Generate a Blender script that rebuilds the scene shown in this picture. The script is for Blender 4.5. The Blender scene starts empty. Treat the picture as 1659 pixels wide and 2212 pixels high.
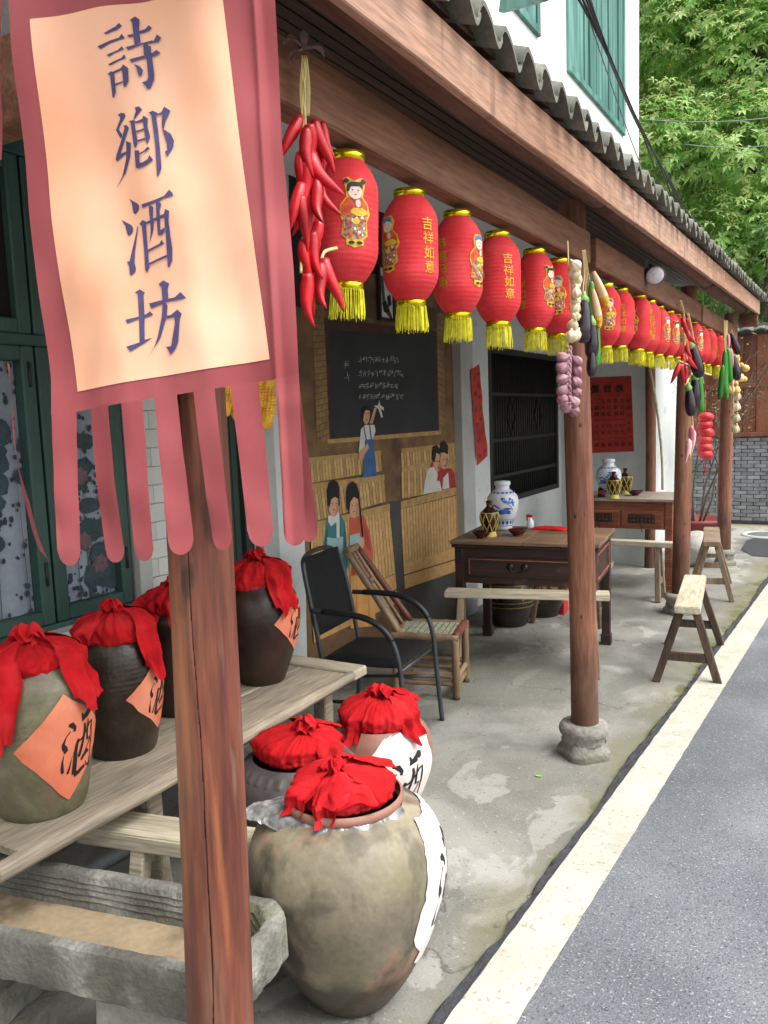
import bpy, bmesh, math, random
from mathutils import Vector, Matrix, noise
random.seed(7)
SC = bpy.context.scene
COL = SC.collection
PI = math.pi

# ---------------------------------------------------------------- camera
CAMX = Vector((0.86385796, 0.50246571, -0.0357441))
CAMY = Vector((-0.02769613, 0.11822723, 0.99260025))
CAMZ = Vector((0.50297352, -0.85647565, 0.11604789))
EYE = Vector((0, 0, 1.55))
cd = bpy.data.cameras.new('camera')
cam = bpy.data.objects.new('camera', cd)
cam.matrix_world = Matrix(((CAMX.x, CAMY.x, CAMZ.x, EYE.x), (CAMX.y, CAMY.y, CAMZ.y, EYE.y), (CAMX.z, CAMY.z, CAMZ.z, EYE.z), (0, 0, 0, 1)))
cd.sensor_fit = 'VERTICAL'; cd.sensor_height = 24; cd.lens = 24 * 1728 / 2212
cd.clip_start = 0.05; cd.clip_end = 400
COL.objects.link(cam); SC.camera = cam

# ---------------------------------------------------------------- daylight, overcast
wd = bpy.data.worlds.new('World'); SC.world = wd; wd.use_nodes = True
wn = wd.node_tree.nodes; wl = wd.node_tree.links
for n_ in list(wn): wn.remove(n_)
sky = wn.new('ShaderNodeTexSky'); sky.sky_type = 'NISHITA'; sky.sun_disc = False
sky.sun_elevation = math.radians(58); sky.sun_rotation = math.radians(75)
sky.air_density = 1.0; sky.dust_density = 4.0; sky.ozone_density = 1.0
hs = wn.new('ShaderNodeHueSaturation'); hs.inputs['Saturation'].default_value = 0.16
bg = wn.new('ShaderNodeBackground'); bg.inputs['Strength'].default_value = 0.15
wo = wn.new('ShaderNodeOutputWorld')
wl.new(sky.outputs[0], hs.inputs['Color']); wl.new(hs.outputs[0], bg.inputs[0]); wl.new(bg.outputs[0], wo.inputs[0])
sd = bpy.data.lights.new('sun', 'SUN'); sd.energy = 1.0; sd.angle = math.radians(28); sd.color = (1.0, 0.97, 0.92)
sun = bpy.data.objects.new('sun', sd); COL.objects.link(sun)
_az, _el = math.radians(75), math.radians(58)
sdir = Vector((math.sin(_az) * math.cos(_el), math.cos(_az) * math.cos(_el) * -1, math.sin(_el)))
sdir = Vector((0.5, -0.16, 0.85)).normalized()
sun.rotation_euler = sdir.to_track_quat('Z', 'Y').to_euler(); sun.location = (3, -3, 8)
SC.view_settings.view_transform = 'Standard'; SC.view_settings.look = 'None'
SC.view_settings.exposure = 1.36; SC.view_settings.gamma = 1; SC.view_settings.use_curve_mapping = False
SC.cycles.max_bounces = 10; SC.cycles.diffuse_bounces = 8

# ---------------------------------------------------------------- measuring helper: a sighting taken from the tripod to a known plane
KS = 1 / 1.4756
def ray(px, py): return CAMX * ((px - 829.5) / 1728) + CAMY * (-(py - 1106) / 1728) - CAMZ
def P(px, py, x=None, y=None, z=None, d=None):
    r = ray(px, py)
    if x is not None: t = (x - EYE.x) / r.x
    elif y is not None: t = (y - EYE.y) / r.y
    elif z is not None: t = (z - EYE.z) / r.z
    else: t = d
    return EYE + r * t
def rnd(a, b): return random.uniform(a, b)
def fbm(v, o=4): return noise.fractal(Vector(v), 1.0, 2.0, o)

# ---------------------------------------------------------------- mesh container
class G:
    def __init__(s): s.v = []; s.f = []; s.mi = []; s.sm = []; s.cur = 0
    def add(s, vs, fs, smooth=False):
        b = len(s.v); s.v += [Vector(p) for p in vs]
        for f in fs: s.f.append([i + b for i in f]); s.mi.append(s.cur); s.sm.append(smooth)
        return s
    def hexa(s, p):
        return s.add(p, [(0, 3, 2, 1), (4, 5, 6, 7), (0, 1, 5, 4), (1, 2, 6, 5), (2, 3, 7, 6), (3, 0, 4, 7)])
    def box(s, x0, x1, y0, y1, z0, z1):
        return s.hexa([(x0, y0, z0), (x1, y0, z0), (x1, y1, z0), (x0, y1, z0), (x0, y0, z1), (x1, y0, z1), (x1, y1, z1), (x0, y1, z1)])
    def beam(s, a, b, w, h, up=(0, 0, 1)):
        a = Vector(a); b = Vector(b); d = (b - a).normalized(); u = Vector(up); sd = d.cross(u).normalized(); u = sd.cross(d).normalized()
        q = []
        for p in (a, b):
            q += [p - sd * w / 2 - u * h / 2, p + sd * w / 2 - u * h / 2, p + sd * w / 2 + u * h / 2, p - sd * w / 2 + u * h / 2]
        return s.add(q, [(0, 3, 2, 1), (4, 5, 6, 7), (0, 1, 5, 4), (1, 2, 6, 5), (2, 3, 7, 6), (3, 0, 4, 7)][::1])
    def tube(s, path, r, n=8, cap=True, smooth=True, wob=0.0):
        path = [Vector(p) for p in path]; m = len(path); rr = r if isinstance(r, (list, tuple)) else [r] * m
        vs = []; prev = None
        for i, p in enumerate(path):
            t = (path[min(i + 1, m - 1)] - path[max(i - 1, 0)]).normalized()
            if prev is None:
                u = t.orthogonal().normalized()
            else:
                u = (prev - t * prev.dot(t)).normalized()
            prev = u; w = t.cross(u)
            for k in range(n):
                a = 2 * PI * k / n
                vs.append(p + (u * math.cos(a) + w * math.sin(a)) * rr[i] * (1 + (wob * noise.noise(p * 30 + Vector((k, 0, 0))) if wob else 0)))
        fs = [(i * n + k, i * n + (k + 1) % n, (i + 1) * n + (k + 1) % n, (i + 1) * n + k) for i in range(m - 1) for k in range(n)]
        s.add(vs, fs, smooth)
        if cap:
            b = len(s.v) - len(vs)
            s.f.append([b + k for k in range(n)][::-1]); s.mi.append(s.cur); s.sm.append(False)
            s.f.append([b + (m - 1) * n + k for k in range(n)]); s.mi.append(s.cur); s.sm.append(False)
        return s
    def lathe(s, prof, n=32, c=(0, 0, 0), fn=None, smooth=True):
        c = Vector(c); vs = []
        for (r, z) in prof:
            for k in range(n):
                a = 2 * PI * k / n; R = r if fn is None else fn(r, z, a)
                vs.append(c + Vector((R * math.cos(a), R * math.sin(a), z)))
        m = len(prof)
        fs = [(i * n + k, i * n + (k + 1) % n, (i + 1) * n + (k + 1) % n, (i + 1) * n + k) for i in range(m - 1) for k in range(n)]
        return s.add(vs, fs, smooth)
    def grid(s, fn, nu, nv, smooth=True):
        vs = [fn(i / nu, j / nv) for j in range(nv + 1) for i in range(nu + 1)]
        fs = [(j * (nu + 1) + i, j * (nu + 1) + i + 1, (j + 1) * (nu + 1) + i + 1, (j + 1) * (nu + 1) + i) for j in range(nv) for i in range(nu)]
        return s.add(vs, fs, smooth)
    def ngon(s, pts): return s.add(pts, [list(range(len(pts)))])
    def merge(s, o, M=None):
        b = len(s.v); s.v += [(M @ p if M else p.copy()) for p in o.v]
        for f, m, q in zip(o.f, o.mi, o.sm): s.f.append([i + b for i in f]); s.mi.append(m); s.sm.append(q)
        return s

def mk(name, g, mat, parent=None, bev=0.0, loc=None, solid=0.0, sub=0, segs=1):
    """link a container as ONE mesh object; vertices are given in the parent's local space unless loc is set"""
    me = bpy.data.meshes.new(name)
    me.from_pydata([tuple(p) for p in g.v], [], g.f)
    me.polygons.foreach_set('material_index', g.mi)
    me.polygons.foreach_set('use_smooth', g.sm)
    for m in (mat if isinstance(mat, (list, tuple)) else [mat]): me.materials.append(m)
    if bev or solid:
        bm = bmesh.new(); bm.from_mesh(me)
        if bev:
            bmesh.ops.recalc_face_normals(bm, faces=bm.faces)
            es = [e for e in bm.edges if len(e.link_faces) == 2 and e.calc_face_angle(0) > 0.5]
            bmesh.ops.bevel(bm, geom=es, offset=bev, segments=segs, affect='EDGES', clamp_overlap=True)
        if solid:
            bmesh.ops.solidify(bm, geom=bm.faces[:], thickness=solid)
        bm.to_mesh(me); bm.free()
    me.validate(); me.update()
    o = bpy.data.objects.new(name, me); COL.objects.link(o)
    if parent is not None: o.parent = parent
    if loc is not None: o.location = loc
    return o
def tag(o, label=None, cat=None, group=None, kind=None):
    if label: o['label'] = label
    if cat: o['category'] = cat
    if group: o['group'] = group
    if kind: o['kind'] = kind
    return o
def thing(name, label, cat, loc=(0, 0, 0), rz=0.0, group=None, rot=None):
    o = bpy.data.objects.new(name, None); o.empty_display_size = 0.05; COL.objects.link(o)
    o.location = loc; o.rotation_euler = rot or (0, 0, rz)
    return tag(o, label, cat, group)
def loc(g, o):
    """shift world-space vertices into the space of an unrotated thing"""
    for i, p in enumerate(g.v): g.v[i] = p - o.location
    return g
def dup(root, location=None, rz=None, label=None, group=None, sc=None):
    r = root.copy(); COL.objects.link(r)
    for ch in root.children:
        c = ch.copy(); COL.objects.link(c); c.parent = r
        for q in ch.children:
            d = q.copy(); COL.objects.link(d); d.parent = c
    if location is not None: r.location = location
    if rz is not None: r.rotation_euler = (0, 0, rz)
    if label: r['label'] = label
    if group: r['group'] = group
    if sc: r.scale = (sc, sc, sc)
    return r
def share(o, name, parent, location=(0, 0, 0), rot=(0, 0, 0), sc=(1, 1, 1), mat=None):
    c = bpy.data.objects.new(name, o.data); COL.objects.link(c); c.parent = parent
    c.location = location; c.rotation_euler = rot; c.scale = sc
    return c

# ---------------------------------------------------------------- materials
def lin(c):
    if isinstance(c, str):
        c = [int(c[i:i + 2], 16) / 255 for i in (0, 2, 4)]
        c = [(x / 12.92 if x <= 0.04045 else ((x + 0.055) / 1.055) ** 2.4) for x in c]
    return (c[0], c[1], c[2], 1)
def mat(name, stops, scale=6.0, stretch=(1, 1, 1), rough=0.7, metal=0.0, bump=0.0, bscale=60.0, grain=0.15, coords='Object', spec=0.5, detail=6, dist=0.0, rvar=0.0, sss=0.0, trans=0.0, coat=0.0, bstretch=None):
    m = bpy.data.materials.new(name); m.use_nodes = True; nt = m.node_tree; N = nt.nodes; L = nt.links
    b = N['Principled BSDF']
    b.inputs['Roughness'].default_value = rough; b.inputs['Metallic'].default_value = metal; b.inputs['Specular IOR Level'].default_value = spec
    if coat: b.inputs['Coat Weight'].default_value = coat; b.inputs['Coat Roughness'].default_value = 0.12
    if not isinstance(stops, list): stops = [stops]
    tc = N.new('ShaderNodeTexCoord'); oi = N.new('ShaderNodeObjectInfo'); va = N.new('ShaderNodeVectorMath'); va.operation = 'MULTIPLY_ADD'
    va.inputs[1].default_value = (17.0, 9.0, 13.0)
    L.new(oi.outputs['Random'], va.inputs[0]); L.new(tc.outputs[coords], va.inputs[2])
    mp = N.new('ShaderNodeMapping'); mp.inputs['Scale'].default_value = stretch; L.new(va.outputs[0], mp.inputs[0])
    n1 = N.new('ShaderNodeTexNoise'); n1.inputs['Scale'].default_value = scale; n1.inputs['Detail'].default_value = detail; n1.inputs['Distortion'].default_value = dist
    L.new(mp.outputs[0], n1.inputs['Vector'])
    r = N.new('ShaderNodeValToRGB'); e = r.color_ramp.elements
    k = len(stops)
    pos = [0.5] if k == 1 else [0.32 + 0.36 * i / (k - 1) for i in range(k)]
    cols = []
    for i, s_ in enumerate(stops):
        if isinstance(s_, tuple) and len(s_) == 2: pos[i] = s_[0]; s_ = s_[1]
        cols.append(lin(s_))
    while len(e) > 1: e.remove(e[0])
    e[0].position = pos[0]; e[0].color = cols[0]
    for i in range(1, k): q = e.new(pos[i]); q.color = cols[i]
    L.new(n1.outputs['Fac'], r.inputs[0])
    out = r.outputs[0]
    n2 = N.new('ShaderNodeTexNoise'); n2.inputs['Scale'].default_value = bscale; n2.inputs['Detail'].default_value = 4
    if bstretch:
        mp2 = N.new('ShaderNodeMapping'); mp2.inputs['Scale'].default_value = bstretch; L.new(va.outputs[0], mp2.inputs[0]); L.new(mp2.outputs[0], n2.inputs['Vector'])
    else: L.new(mp.outputs[0], n2.inputs['Vector'])
    if grain:
        mr = N.new('ShaderNodeMapRange'); mr.inputs['To Min'].default_value = 1 - grain; mr.inputs['To Max'].default_value = 1 + grain
        mr.inputs['From Min'].default_value = 0.3; mr.inputs['From Max'].default_value = 0.7
        L.new(n2.outputs['Fac'], mr.inputs['Value'])
        mx = N.new('ShaderNodeVectorMath'); mx.operation = 'SCALE'; L.new(out, mx.inputs[0]); L.new(mr.outputs[0], mx.inputs['Scale']); out = mx.outputs[0]
    if rvar:
        mr2 = N.new('ShaderNodeMapRange'); mr2.inputs['To Min'].default_value = 1 - rvar; mr2.inputs['To Max'].default_value = 1 + rvar
        L.new(oi.outputs['Random'], mr2.inputs['Value'])
        mx = N.new('ShaderNodeVectorMath'); mx.operation = 'SCALE'; L.new(out, mx.inputs[0]); L.new(mr2.outputs[0], mx.inputs['Scale']); out = mx.outputs[0]
    L.new(out, b.inputs['Base Color'])
    if bump:
        bp = N.new('ShaderNodeBump'); bp.inputs['Strength'].default_value = min(1, bump); bp.inputs['Distance'].default_value = 0.004 * max(1, bump)
        L.new(n2.outputs['Fac'], bp.inputs['Height']); L.new(bp.outputs[0], b.inputs['Normal'])
    if trans:
        b.inputs['Transmission Weight'].default_value = trans
    m['out'] = 0
    return m
def wood(name, a, b, c=None, axis='z', f=9.0, rough=0.65, bump=0.35, rvar=0.0, spec=0.35, grain=0.30):
    st = {'x': (0.08, 1, 1), 'y': (1, 0.08, 1), 'z': (1, 1, 0.08)}[axis]
    return mat(name, [a, b] + ([c] if c else []), scale=f * 2.2, stretch=st, rough=rough, bump=bump, bscale=110, grain=grain, dist=0.6, rvar=rvar, spec=spec)
def over(m, color, scale=3.0, lo=0.5, hi=0.6, stretch=(1, 1, 1), grad=None, amount=1.0, seed=0.0, dist=0.0, detail=5):
    """lays a stain of another colour over a material where a noise (times an optional gradient) is high"""
    nt = m.node_tree; N = nt.nodes; L = nt.links; b = N['Principled BSDF']
    cur = b.inputs['Base Color'].links[0].from_socket
    tc = N.new('ShaderNodeTexCoord'); mp = N.new('ShaderNodeMapping'); mp.inputs['Scale'].default_value = stretch; mp.inputs['Location'].default_value = (seed, seed * 1.7, seed * 0.6)
    L.new(tc.outputs['Object'], mp.inputs[0])
    n = N.new('ShaderNodeTexNoise'); n.inputs['Scale'].default_value = scale; n.inputs['Detail'].default_value = detail; n.inputs['Distortion'].default_value = dist
    L.new(mp.outputs[0], n.inputs['Vector']); f = n.outputs['Fac']
    if grad:
        (ax, off, a, c) = grad
        dt = N.new('ShaderNodeVectorMath'); dt.operation = 'DOT_PRODUCT'; dt.inputs[1].default_value = ax; L.new(tc.outputs['Object'], dt.inputs[0])
        mr = N.new('ShaderNodeMapRange'); mr.inputs['From Min'].default_value = a; mr.inputs['From Max'].default_value = c
        ad = N.new('ShaderNodeMath'); ad.operation = 'ADD'; ad.inputs[1].default_value = off; L.new(dt.outputs['Value'], ad.inputs[0]); L.new(ad.outputs[0], mr.inputs['Value'])
        mu = N.new('ShaderNodeMath'); mu.operation = 'MULTIPLY'; L.new(f, mu.inputs[0]); L.new(mr.outputs[0], mu.inputs[1]); f = mu.outputs[0]
    r = N.new('ShaderNodeMapRange'); r.inputs['From Min'].default_value = lo; r.inputs['From Max'].default_value = hi; r.inputs['To Max'].default_value = amount; L.new(f, r.inputs['Value'])
    mx = N.new('ShaderNodeMix'); mx.data_type = 'RGBA'; L.new(r.outputs[0], mx.inputs[0]); L.new(cur, mx.inputs[6]); mx.inputs[7].default_value = lin(color)
    L.new(mx.outputs[2], b.inputs['Base Color'])
    return m

M = {}
M['concrete'] = mat('concrete', ['6f6e67', '7d7c75', '88877f'], scale=3.5, rough=0.72, bump=0.5, bscale=120, grain=0.12, dist=0.3, detail=9)
over(M['concrete'], 'a3a29b', 1.7, 0.53, 0.60, (1, 0.8, 1), seed=3.1, dist=0.5, amount=0.4, detail=12)
over(M['concrete'], 'b0afa9', 4.0, 0.585, 0.61, (1, 0.6, 1), seed=13.1, dist=0.4, amount=0.4, detail=12)
over(M['concrete'], '57574e', 1.5, 0.53, 0.60, (1, 0.7, 1), seed=9.4, dist=0.4, amount=0.6, detail=12)
over(M['concrete'], '4c4c45', 60, 0.64, 0.68, amount=0.5, seed=1.4, detail=3)
over(M['concrete'], 'b5b4ad', 75, 0.66, 0.70, amount=0.5, seed=7.7, detail=3)
over(M['concrete'], '6b6a4c', 3.0, 0.36, 0.54, (1, 0.7, 1), grad=((1, -0.028, 0), 0.92, -0.5, 0.0), amount=0.6, seed=5.5, detail=10)
over(M['concrete'], '5d5f2c', 9.0, 0.42, 0.54, (1, 1, 1), grad=((1, -0.028, 0), 0.92, -0.12, 0.02), amount=0.85, seed=2.5, detail=9)
def cracks(m, scale, w, color, seed=0.0, stretch=(1, 1, 1), amount=0.8):
    nt = m.node_tree; N = nt.nodes; L = nt.links; b = N['Principled BSDF']; cur = b.inputs['Base Color'].links[0].from_socket
    tc = N.new('ShaderNodeTexCoord'); mp = N.new('ShaderNodeMapping'); mp.inputs['Location'].default_value = (seed, seed, 0); mp.inputs['Scale'].default_value = stretch; L.new(tc.outputs['Object'], mp.inputs[0])
    n = N.new('ShaderNodeTexNoise'); n.inputs['Scale'].default_value = scale; n.inputs['Detail'].default_value = 9; L.new(mp.outputs[0], n.inputs['Vector'])
    a = N.new('ShaderNodeMath'); a.operation = 'SUBTRACT'; a.inputs[1].default_value = 0.5; L.new(n.outputs['Fac'], a.inputs[0])
    c = N.new('ShaderNodeMath'); c.operation = 'ABSOLUTE'; L.new(a.outputs[0], c.inputs[0])
    r = N.new('ShaderNodeMapRange'); r.inputs['From Min'].default_value = 0; r.inputs['From Max'].default_value = w; r.inputs['To Min'].default_value = amount; r.inputs['To Max'].default_value = 0; L.new(c.outputs[0], r.inputs['Value'])
    mx = N.new('ShaderNodeMix'); mx.data_type = 'RGBA'; L.new(r.outputs[0], mx.inputs[0]); L.new(cur, mx.inputs[6]); mx.inputs[7].default_value = lin(color); L.new(mx.outputs[2], b.inputs['Base Color'])
cracks(M['concrete'], 0.55, 0.0025, '45443d', 4.3)
M['earth'] = mat('earth', ['8d8674', 'a49d8a', '77704e'], scale=1.2, rough=0.9, bump=0.4)
M['asphalt'] = mat('asphalt', ['606368', '6b6e73', '777a7e'], scale=2.2, rough=0.62, bump=0.9, bscale=170, grain=0.32, spec=0.4)
over(M['asphalt'], '505357', 1.3, 0.52, 0.66, (1, 0.5, 1), amount=0.6, seed=4.0, detail=8)
over(M['asphalt'], 'a2a4a6', 110, 0.63, 0.67, amount=0.75, detail=2)
over(M['asphalt'], '2f3134', 130, 0.62, 0.66, amount=0.7, detail=2, seed=5.0)
M['asphalt_raw'] = mat('asphalt_raw', ['2b2c2f', '37383c'], scale=20, rough=0.8, bump=1.0, bscale=150, grain=0.4)
M['paint_line'] = mat('road_paint', ['aeab9d', 'bab8ab'], scale=4, rough=0.6, bump=0.5, bscale=160, grain=0.06)
over(M['paint_line'], '9c988a', 9, 0.55, 0.62, amount=0.5, seed=1.2, detail=12)
over(M['paint_line'], '77756c', 60, 0.62, 0.66, amount=0.6, seed=3.2, detail=4)
M['white_wall'] = mat('white_wall', ['d9dbd9', 'e4e6e5'], scale=1.5, rough=0.85, bump=0.15, bscale=40, grain=0.02)
M['inner_wall'] = mat('inner_wall', ['b9bfbd', 'cbd0ce', 'd2d6d4'], scale=1.2, rough=0.85, bump=0.2, bscale=30, grain=0.03)
over(M['inner_wall'], '8d8f8a', 2.0, 0.40, 0.62, grad=((0, 0, -1), 0.0, -0.75, 0.0), amount=0.6, seed=4.0)
over(M['inner_wall'], '8f8c84', 5.0, 0.64, 0.70, amount=0.4, seed=8.0)
M['grey_pier'] = mat('grey_pier', ['9a9c99', 'a9aba8', 'b4b6b3'], scale=2.5, rough=0.85, bump=0.2, grain=0.05)
M['tile_white'] = mat('wall_tile', ['c9cbc4', 'd6d8d1'], scale=3, rough=0.35, grain=0.02, rvar=0.06)
M['grout'] = mat('grout', ['8e8f8a', '9b9c96'], scale=5, rough=0.9)
M['post'] = wood('post_wood', '663f2f', '7f5440', '8c654f', 'z', 5.0)
over(M['post'], '4a3026', 9, 0.60, 0.68, (1, 1, 0.25), amount=0.75, seed=2.0)
over(M['post'], '8f8078', 7, 0.62, 0.70, (1, 1, 0.12), amount=0.6, seed=6.0)
over(M['post'], '33241d', 9, 0.22, 0.42, (1, 1, 0.3), grad=((0, 0, -1), 0.85, 0.15, 0.85), amount=0.7, seed=7.0)
M['front_post'] = wood('front_post_wood', '552a1f', '6e3b2a', '704c3d', 'z', 6.0, rough=0.5, spec=0.5)
over(M['front_post'], '8f8078', 10, 0.60, 0.68, (1, 1, 0.14), amount=0.6, seed=6.0)
over(M['front_post'], '3a2019', 11, 0.61, 0.68, (1, 1, 0.4), amount=0.85, seed=2.0)
over(M['front_post'], '6c6a2c', 6, 0.50, 0.62, (1, 1, 0.3), grad=((0, 0, -1), 0.9, 0.15, 0.9), amount=0.6, seed=3.3)
over(M['front_post'], 'a8683e', 13, 0.56, 0.66, (1, 1, 0.07), amount=0.7, seed=31.0)
over(M['front_post'], '4d2a20', 22, 0.58, 0.66, (1, 1, 0.05), amount=0.7, seed=37.0)
over(M['post'], '4d3327', 24, 0.60, 0.68, (1, 1, 0.05), amount=0.6, seed=17.0)
over(M['post'], 'a06e50', 14, 0.58, 0.68, (1, 1, 0.07), amount=0.5, seed=19.0)
M['knot'] = mat('knot_wood', ['3a2219', '4a2c20'], scale=40, rough=0.8)
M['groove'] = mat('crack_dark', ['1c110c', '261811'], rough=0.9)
M['beam'] = wood('beam_wood', '643f2c', '76503b', '805c48', 'y', 4.0)
over(M['beam'], '4c3328', 3.5, 0.58, 0.70, (1, 0.5, 1), amount=0.6)
M['purlin'] = wood('purlin_wood', '5a3a2d', '6d4636', '7a5443', 'y', 4.0)
over(M['purlin'], '392822', 4, 0.55, 0.68, (1, 0.4, 1), amount=0.6)
M['fascia'] = wood('fascia_wood', '906a54', 'a27d67', 'ae8d79', 'y', 3.0)
over(M['fascia'], '6b4a3b', 5.0, 0.54, 0.68, (1, 3.0, 0.35), amount=0.65)
over(M['fascia'], '3e332c', 7.0, 0.36, 0.56, (1, 2.5, 0.3), grad=((0, 0, 1), -2.33, 0.02, 0.13), amount=0.8, seed=4.4)
M['batten'] = wood('batten_wood', '2f211b', '3d2b22', '4a352a', 'y', 6.0)
M['roof_tile'] = mat('roof_tile', ['55564d', '6a6a60', '807f74'], scale=9, rough=0.85, bump=0.6, bscale=80, grain=0.15, rvar=0.18)
over(M['roof_tile'], '7d7b45', 12, 0.54, 0.66, amount=0.6, seed=1.0)
M['stone'] = mat('stone', ['6d6a63', '827f77', '928f87'], scale=9, rough=0.9, bump=1.6, bscale=55, grain=0.2)
over(M['stone'], '55583a', 6, 0.36, 0.56, grad=((0, 0, -1), 0.2, 0.06, 0.2), amount=0.55)
M['green'] = mat('green_paint', ['263f39', '304d45', '3b5a50'], scale=4, rough=0.6, bump=0.25, grain=0.08, stretch=(1, 1, 0.3))
M['green_dark'] = mat('dark_green_paint', ['22332d', '2b4038'], scale=4, rough=0.6, grain=0.06)
M['shutter'] = mat('shutter_green', ['2c5b52', '3f7268', '5f9085'], scale=9, rough=0.6, bump=0.3, grain=0.08, stretch=(1, 1, 0.12), rvar=0.12)
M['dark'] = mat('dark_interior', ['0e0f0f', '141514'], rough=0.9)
M['iron'] = mat('dark_iron', ['1a1b1b', '262524'], scale=20, rough=0.6, metal=0.0)
M['wood_grey'] = wood('grey_wood', '8f8778', 'a59b88', 'b3a994', 'x', 5.0, rough=0.8)
M['wood_greyY'] = wood('grey_boards', '7a7062', '908574', 'a29681', 'y', 5.0, rough=0.8)
over(M['wood_greyY'], '5c5040', 4, 0.58, 0.70, (1, 0.4, 1), amount=0.55)
over(M['wood_grey'], '5c5040', 5, 0.60, 0.70, (0.4, 1, 1), amount=0.5)
M['brown_planks'] = wood('brown_planks', '6a3d2a', '7d4c37', '8b5b45', 'z', 3.0, rvar=0.12)
M['brick'] = mat('grey_brick', ['6f7375', '83878a', '94989a'], scale=6, rough=0.9, bump=0.6, bscale=70, grain=0.1, rvar=0.22)
M['mortar'] = mat('mortar', ['55585a', '686b6c'], scale=8, rough=0.95)

# ---------------------------------------------------------------- ground, road
g = G(); g.add([(-60, -30, -0.03), (60, -30, -0.03), (60, 120, -0.03), (-60, 120, -0.03)], [(0, 1, 2, 3)])
tag(mk('ground', g, M['earth']), kind='structure')
g = G(); g.grid(lambda u, v: Vector((-2.7 + u * 3.4, -3 + v * 14.0, 0.0)), 10, 40)
tag(mk('porch_floor', g, M['concrete']), kind='structure')
def linel(y): return -0.85 + 0.0448 * (y - 1.69)
def kerbx(y): return linel(y) - 0.036 - 0.0015 * y + 0.007 * math.sin(y * 3.1) + 0.014 * noise.noise(Vector((y * 2.2, 0, 4))) + 0.012 * noise.noise(Vector((y * 9, 1, 0)))
def liner(y): return -0.69 + 0.0442 * (y - 1.78)
ys = [-4 + 0.03 * i for i in range(int(14 / 0.03))]
g = G(); ya = [-4 + 0.5 * i for i in range(int(60 / 0.5))]
vs = []; fs = []
for y in ya: vs += [(linel(y) - 0.004, y, 0.02), (linel(y) + 9, y, 0.02)]
for i in range(len(ya) - 1): fs.append((2 * i, 2 * i + 1, 2 * i + 3, 2 * i + 2))
g.add(vs, fs); tag(mk('road', g, M['asphalt']), kind='structure')
g = G(); vs = []; fs = []; nx = 9
for y in ys:
    a = kerbx(y); b = linel(y) + 0.003
    for k in range(nx):
        t = k / (nx - 1); x = a + (b - a) * t
        h = 0.0215 - 0.003 * t + (0.009 * noise.noise(Vector((x * 55, y * 55, 0))) + 0.007 * noise.noise(Vector((x * 22, y * 22, 5)))) * (1 - t * t)
        if k == 0: h = -0.01
        elif k == 1: x = a + 0.004; h = 0.013 + 0.008 * noise.noise(Vector((x * 30, y * 40, 3)))
        vs.append((x, y, h))
for j in range(len(ys) - 1):
    for k in range(nx - 1): q = j * nx + k; fs.append((q, q + 1, q + nx + 1, q + nx))
g.add(vs, fs); tag(mk('road_edge', g, M['asphalt_raw']), kind='structure')
g = G(); vs = []; fs = []
yl = [-4 + 0.02 * i for i in range(700)] + [10 + i for i in range(40)]
for y in yl:
    vs += [(linel(y) + 0.004 * noise.noise(Vector((y * 12, 2, 0))), y, 0.0245), (liner(y) + 0.003 * noise.noise(Vector((y * 14, 7, 0))), y, 0.0245)]
for i in range(len(yl) - 1): fs.append((2 * i, 2 * i + 1, 2 * i + 3, 2 * i + 2))
g.add(vs, fs); tag(mk('road_marking', g, M['paint_line']), kind='structure')
# asphalt patch and round cover beyond the far post
pp = [P(a, b, z=0.006) for a, b in ((1600, 1187), (1612, 1168), (1632, 1160), (1662, 1155), (1720, 1150), (1730, 1205), (1662, 1203), (1625, 1200))]
g = G(); g.ngon([Vector((p.x, p.y, 0.006)) for p in pp][::-1]); tag(mk('asphalt_patch', g, M['asphalt_raw']), kind='structure')
c = P(1655, 1155, z=0.01)
t = thing('manhole_cover', 'pale round manhole cover beside the dark asphalt patch beyond the last post', 'manhole cover', (c.x, c.y, 0))
g = G(); g.lathe([(0.0, 0.014), (0.2, 0.014), (0.21, 0.01), (0.215, -0.01)], 32); mk('lid', g, M['mortar'], t)
g = G(); g.lathe([(0.22, 0.0), (0.22, 0.02), (0.27, 0.02), (0.28, -0.01)], 32); mk('rim', g, M['grey_pier'], t)
# fallen leaves
M['leaf_yellow'] = mat('fallen_leaf', ['b9a11f', '8d9a1e'], scale=20, rough=0.6)
M['leaf_green'] = mat('fresh_leaf', ['6fae1d', '86c030'], scale=20, rough=0.6)
for i, (a, b, s, m, lab) in enumerate(((1163, 1676, 0.016, 'leaf_green', 'small bright green leaf lying on the concrete left of the first plinth'), (1600, 1243, 0.03, 'leaf_yellow', 'yellow leaf on the concrete by the road edge, farther of the two'), (1627, 1152, 0.03, 'leaf_yellow', 'yellow leaf lying beside the manhole cover'), (1612, 1218, 0.026, 'leaf_yellow', 'yellow leaf on the concrete near the dark asphalt patch'))):
    p = P(a, b, z=0.004); g = G()
    g.grid(lambda u, v: Vector(((u - 0.5) * 2 * s, (v - 0.5) * s * math.sin(PI * min(max(u, 0.02), 0.98)) * 1.1, 0.004 + 0.25 * s * (u - 0.5) ** 2 + 0.1 * s * abs(v - 0.5))), 6, 2)
    o = mk('fallen_leaf', g, M[m], loc=(p.x, p.y, 0)); o.rotation_euler = (0, 0, 1.1 * i); tag(o, lab, 'leaf')

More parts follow.
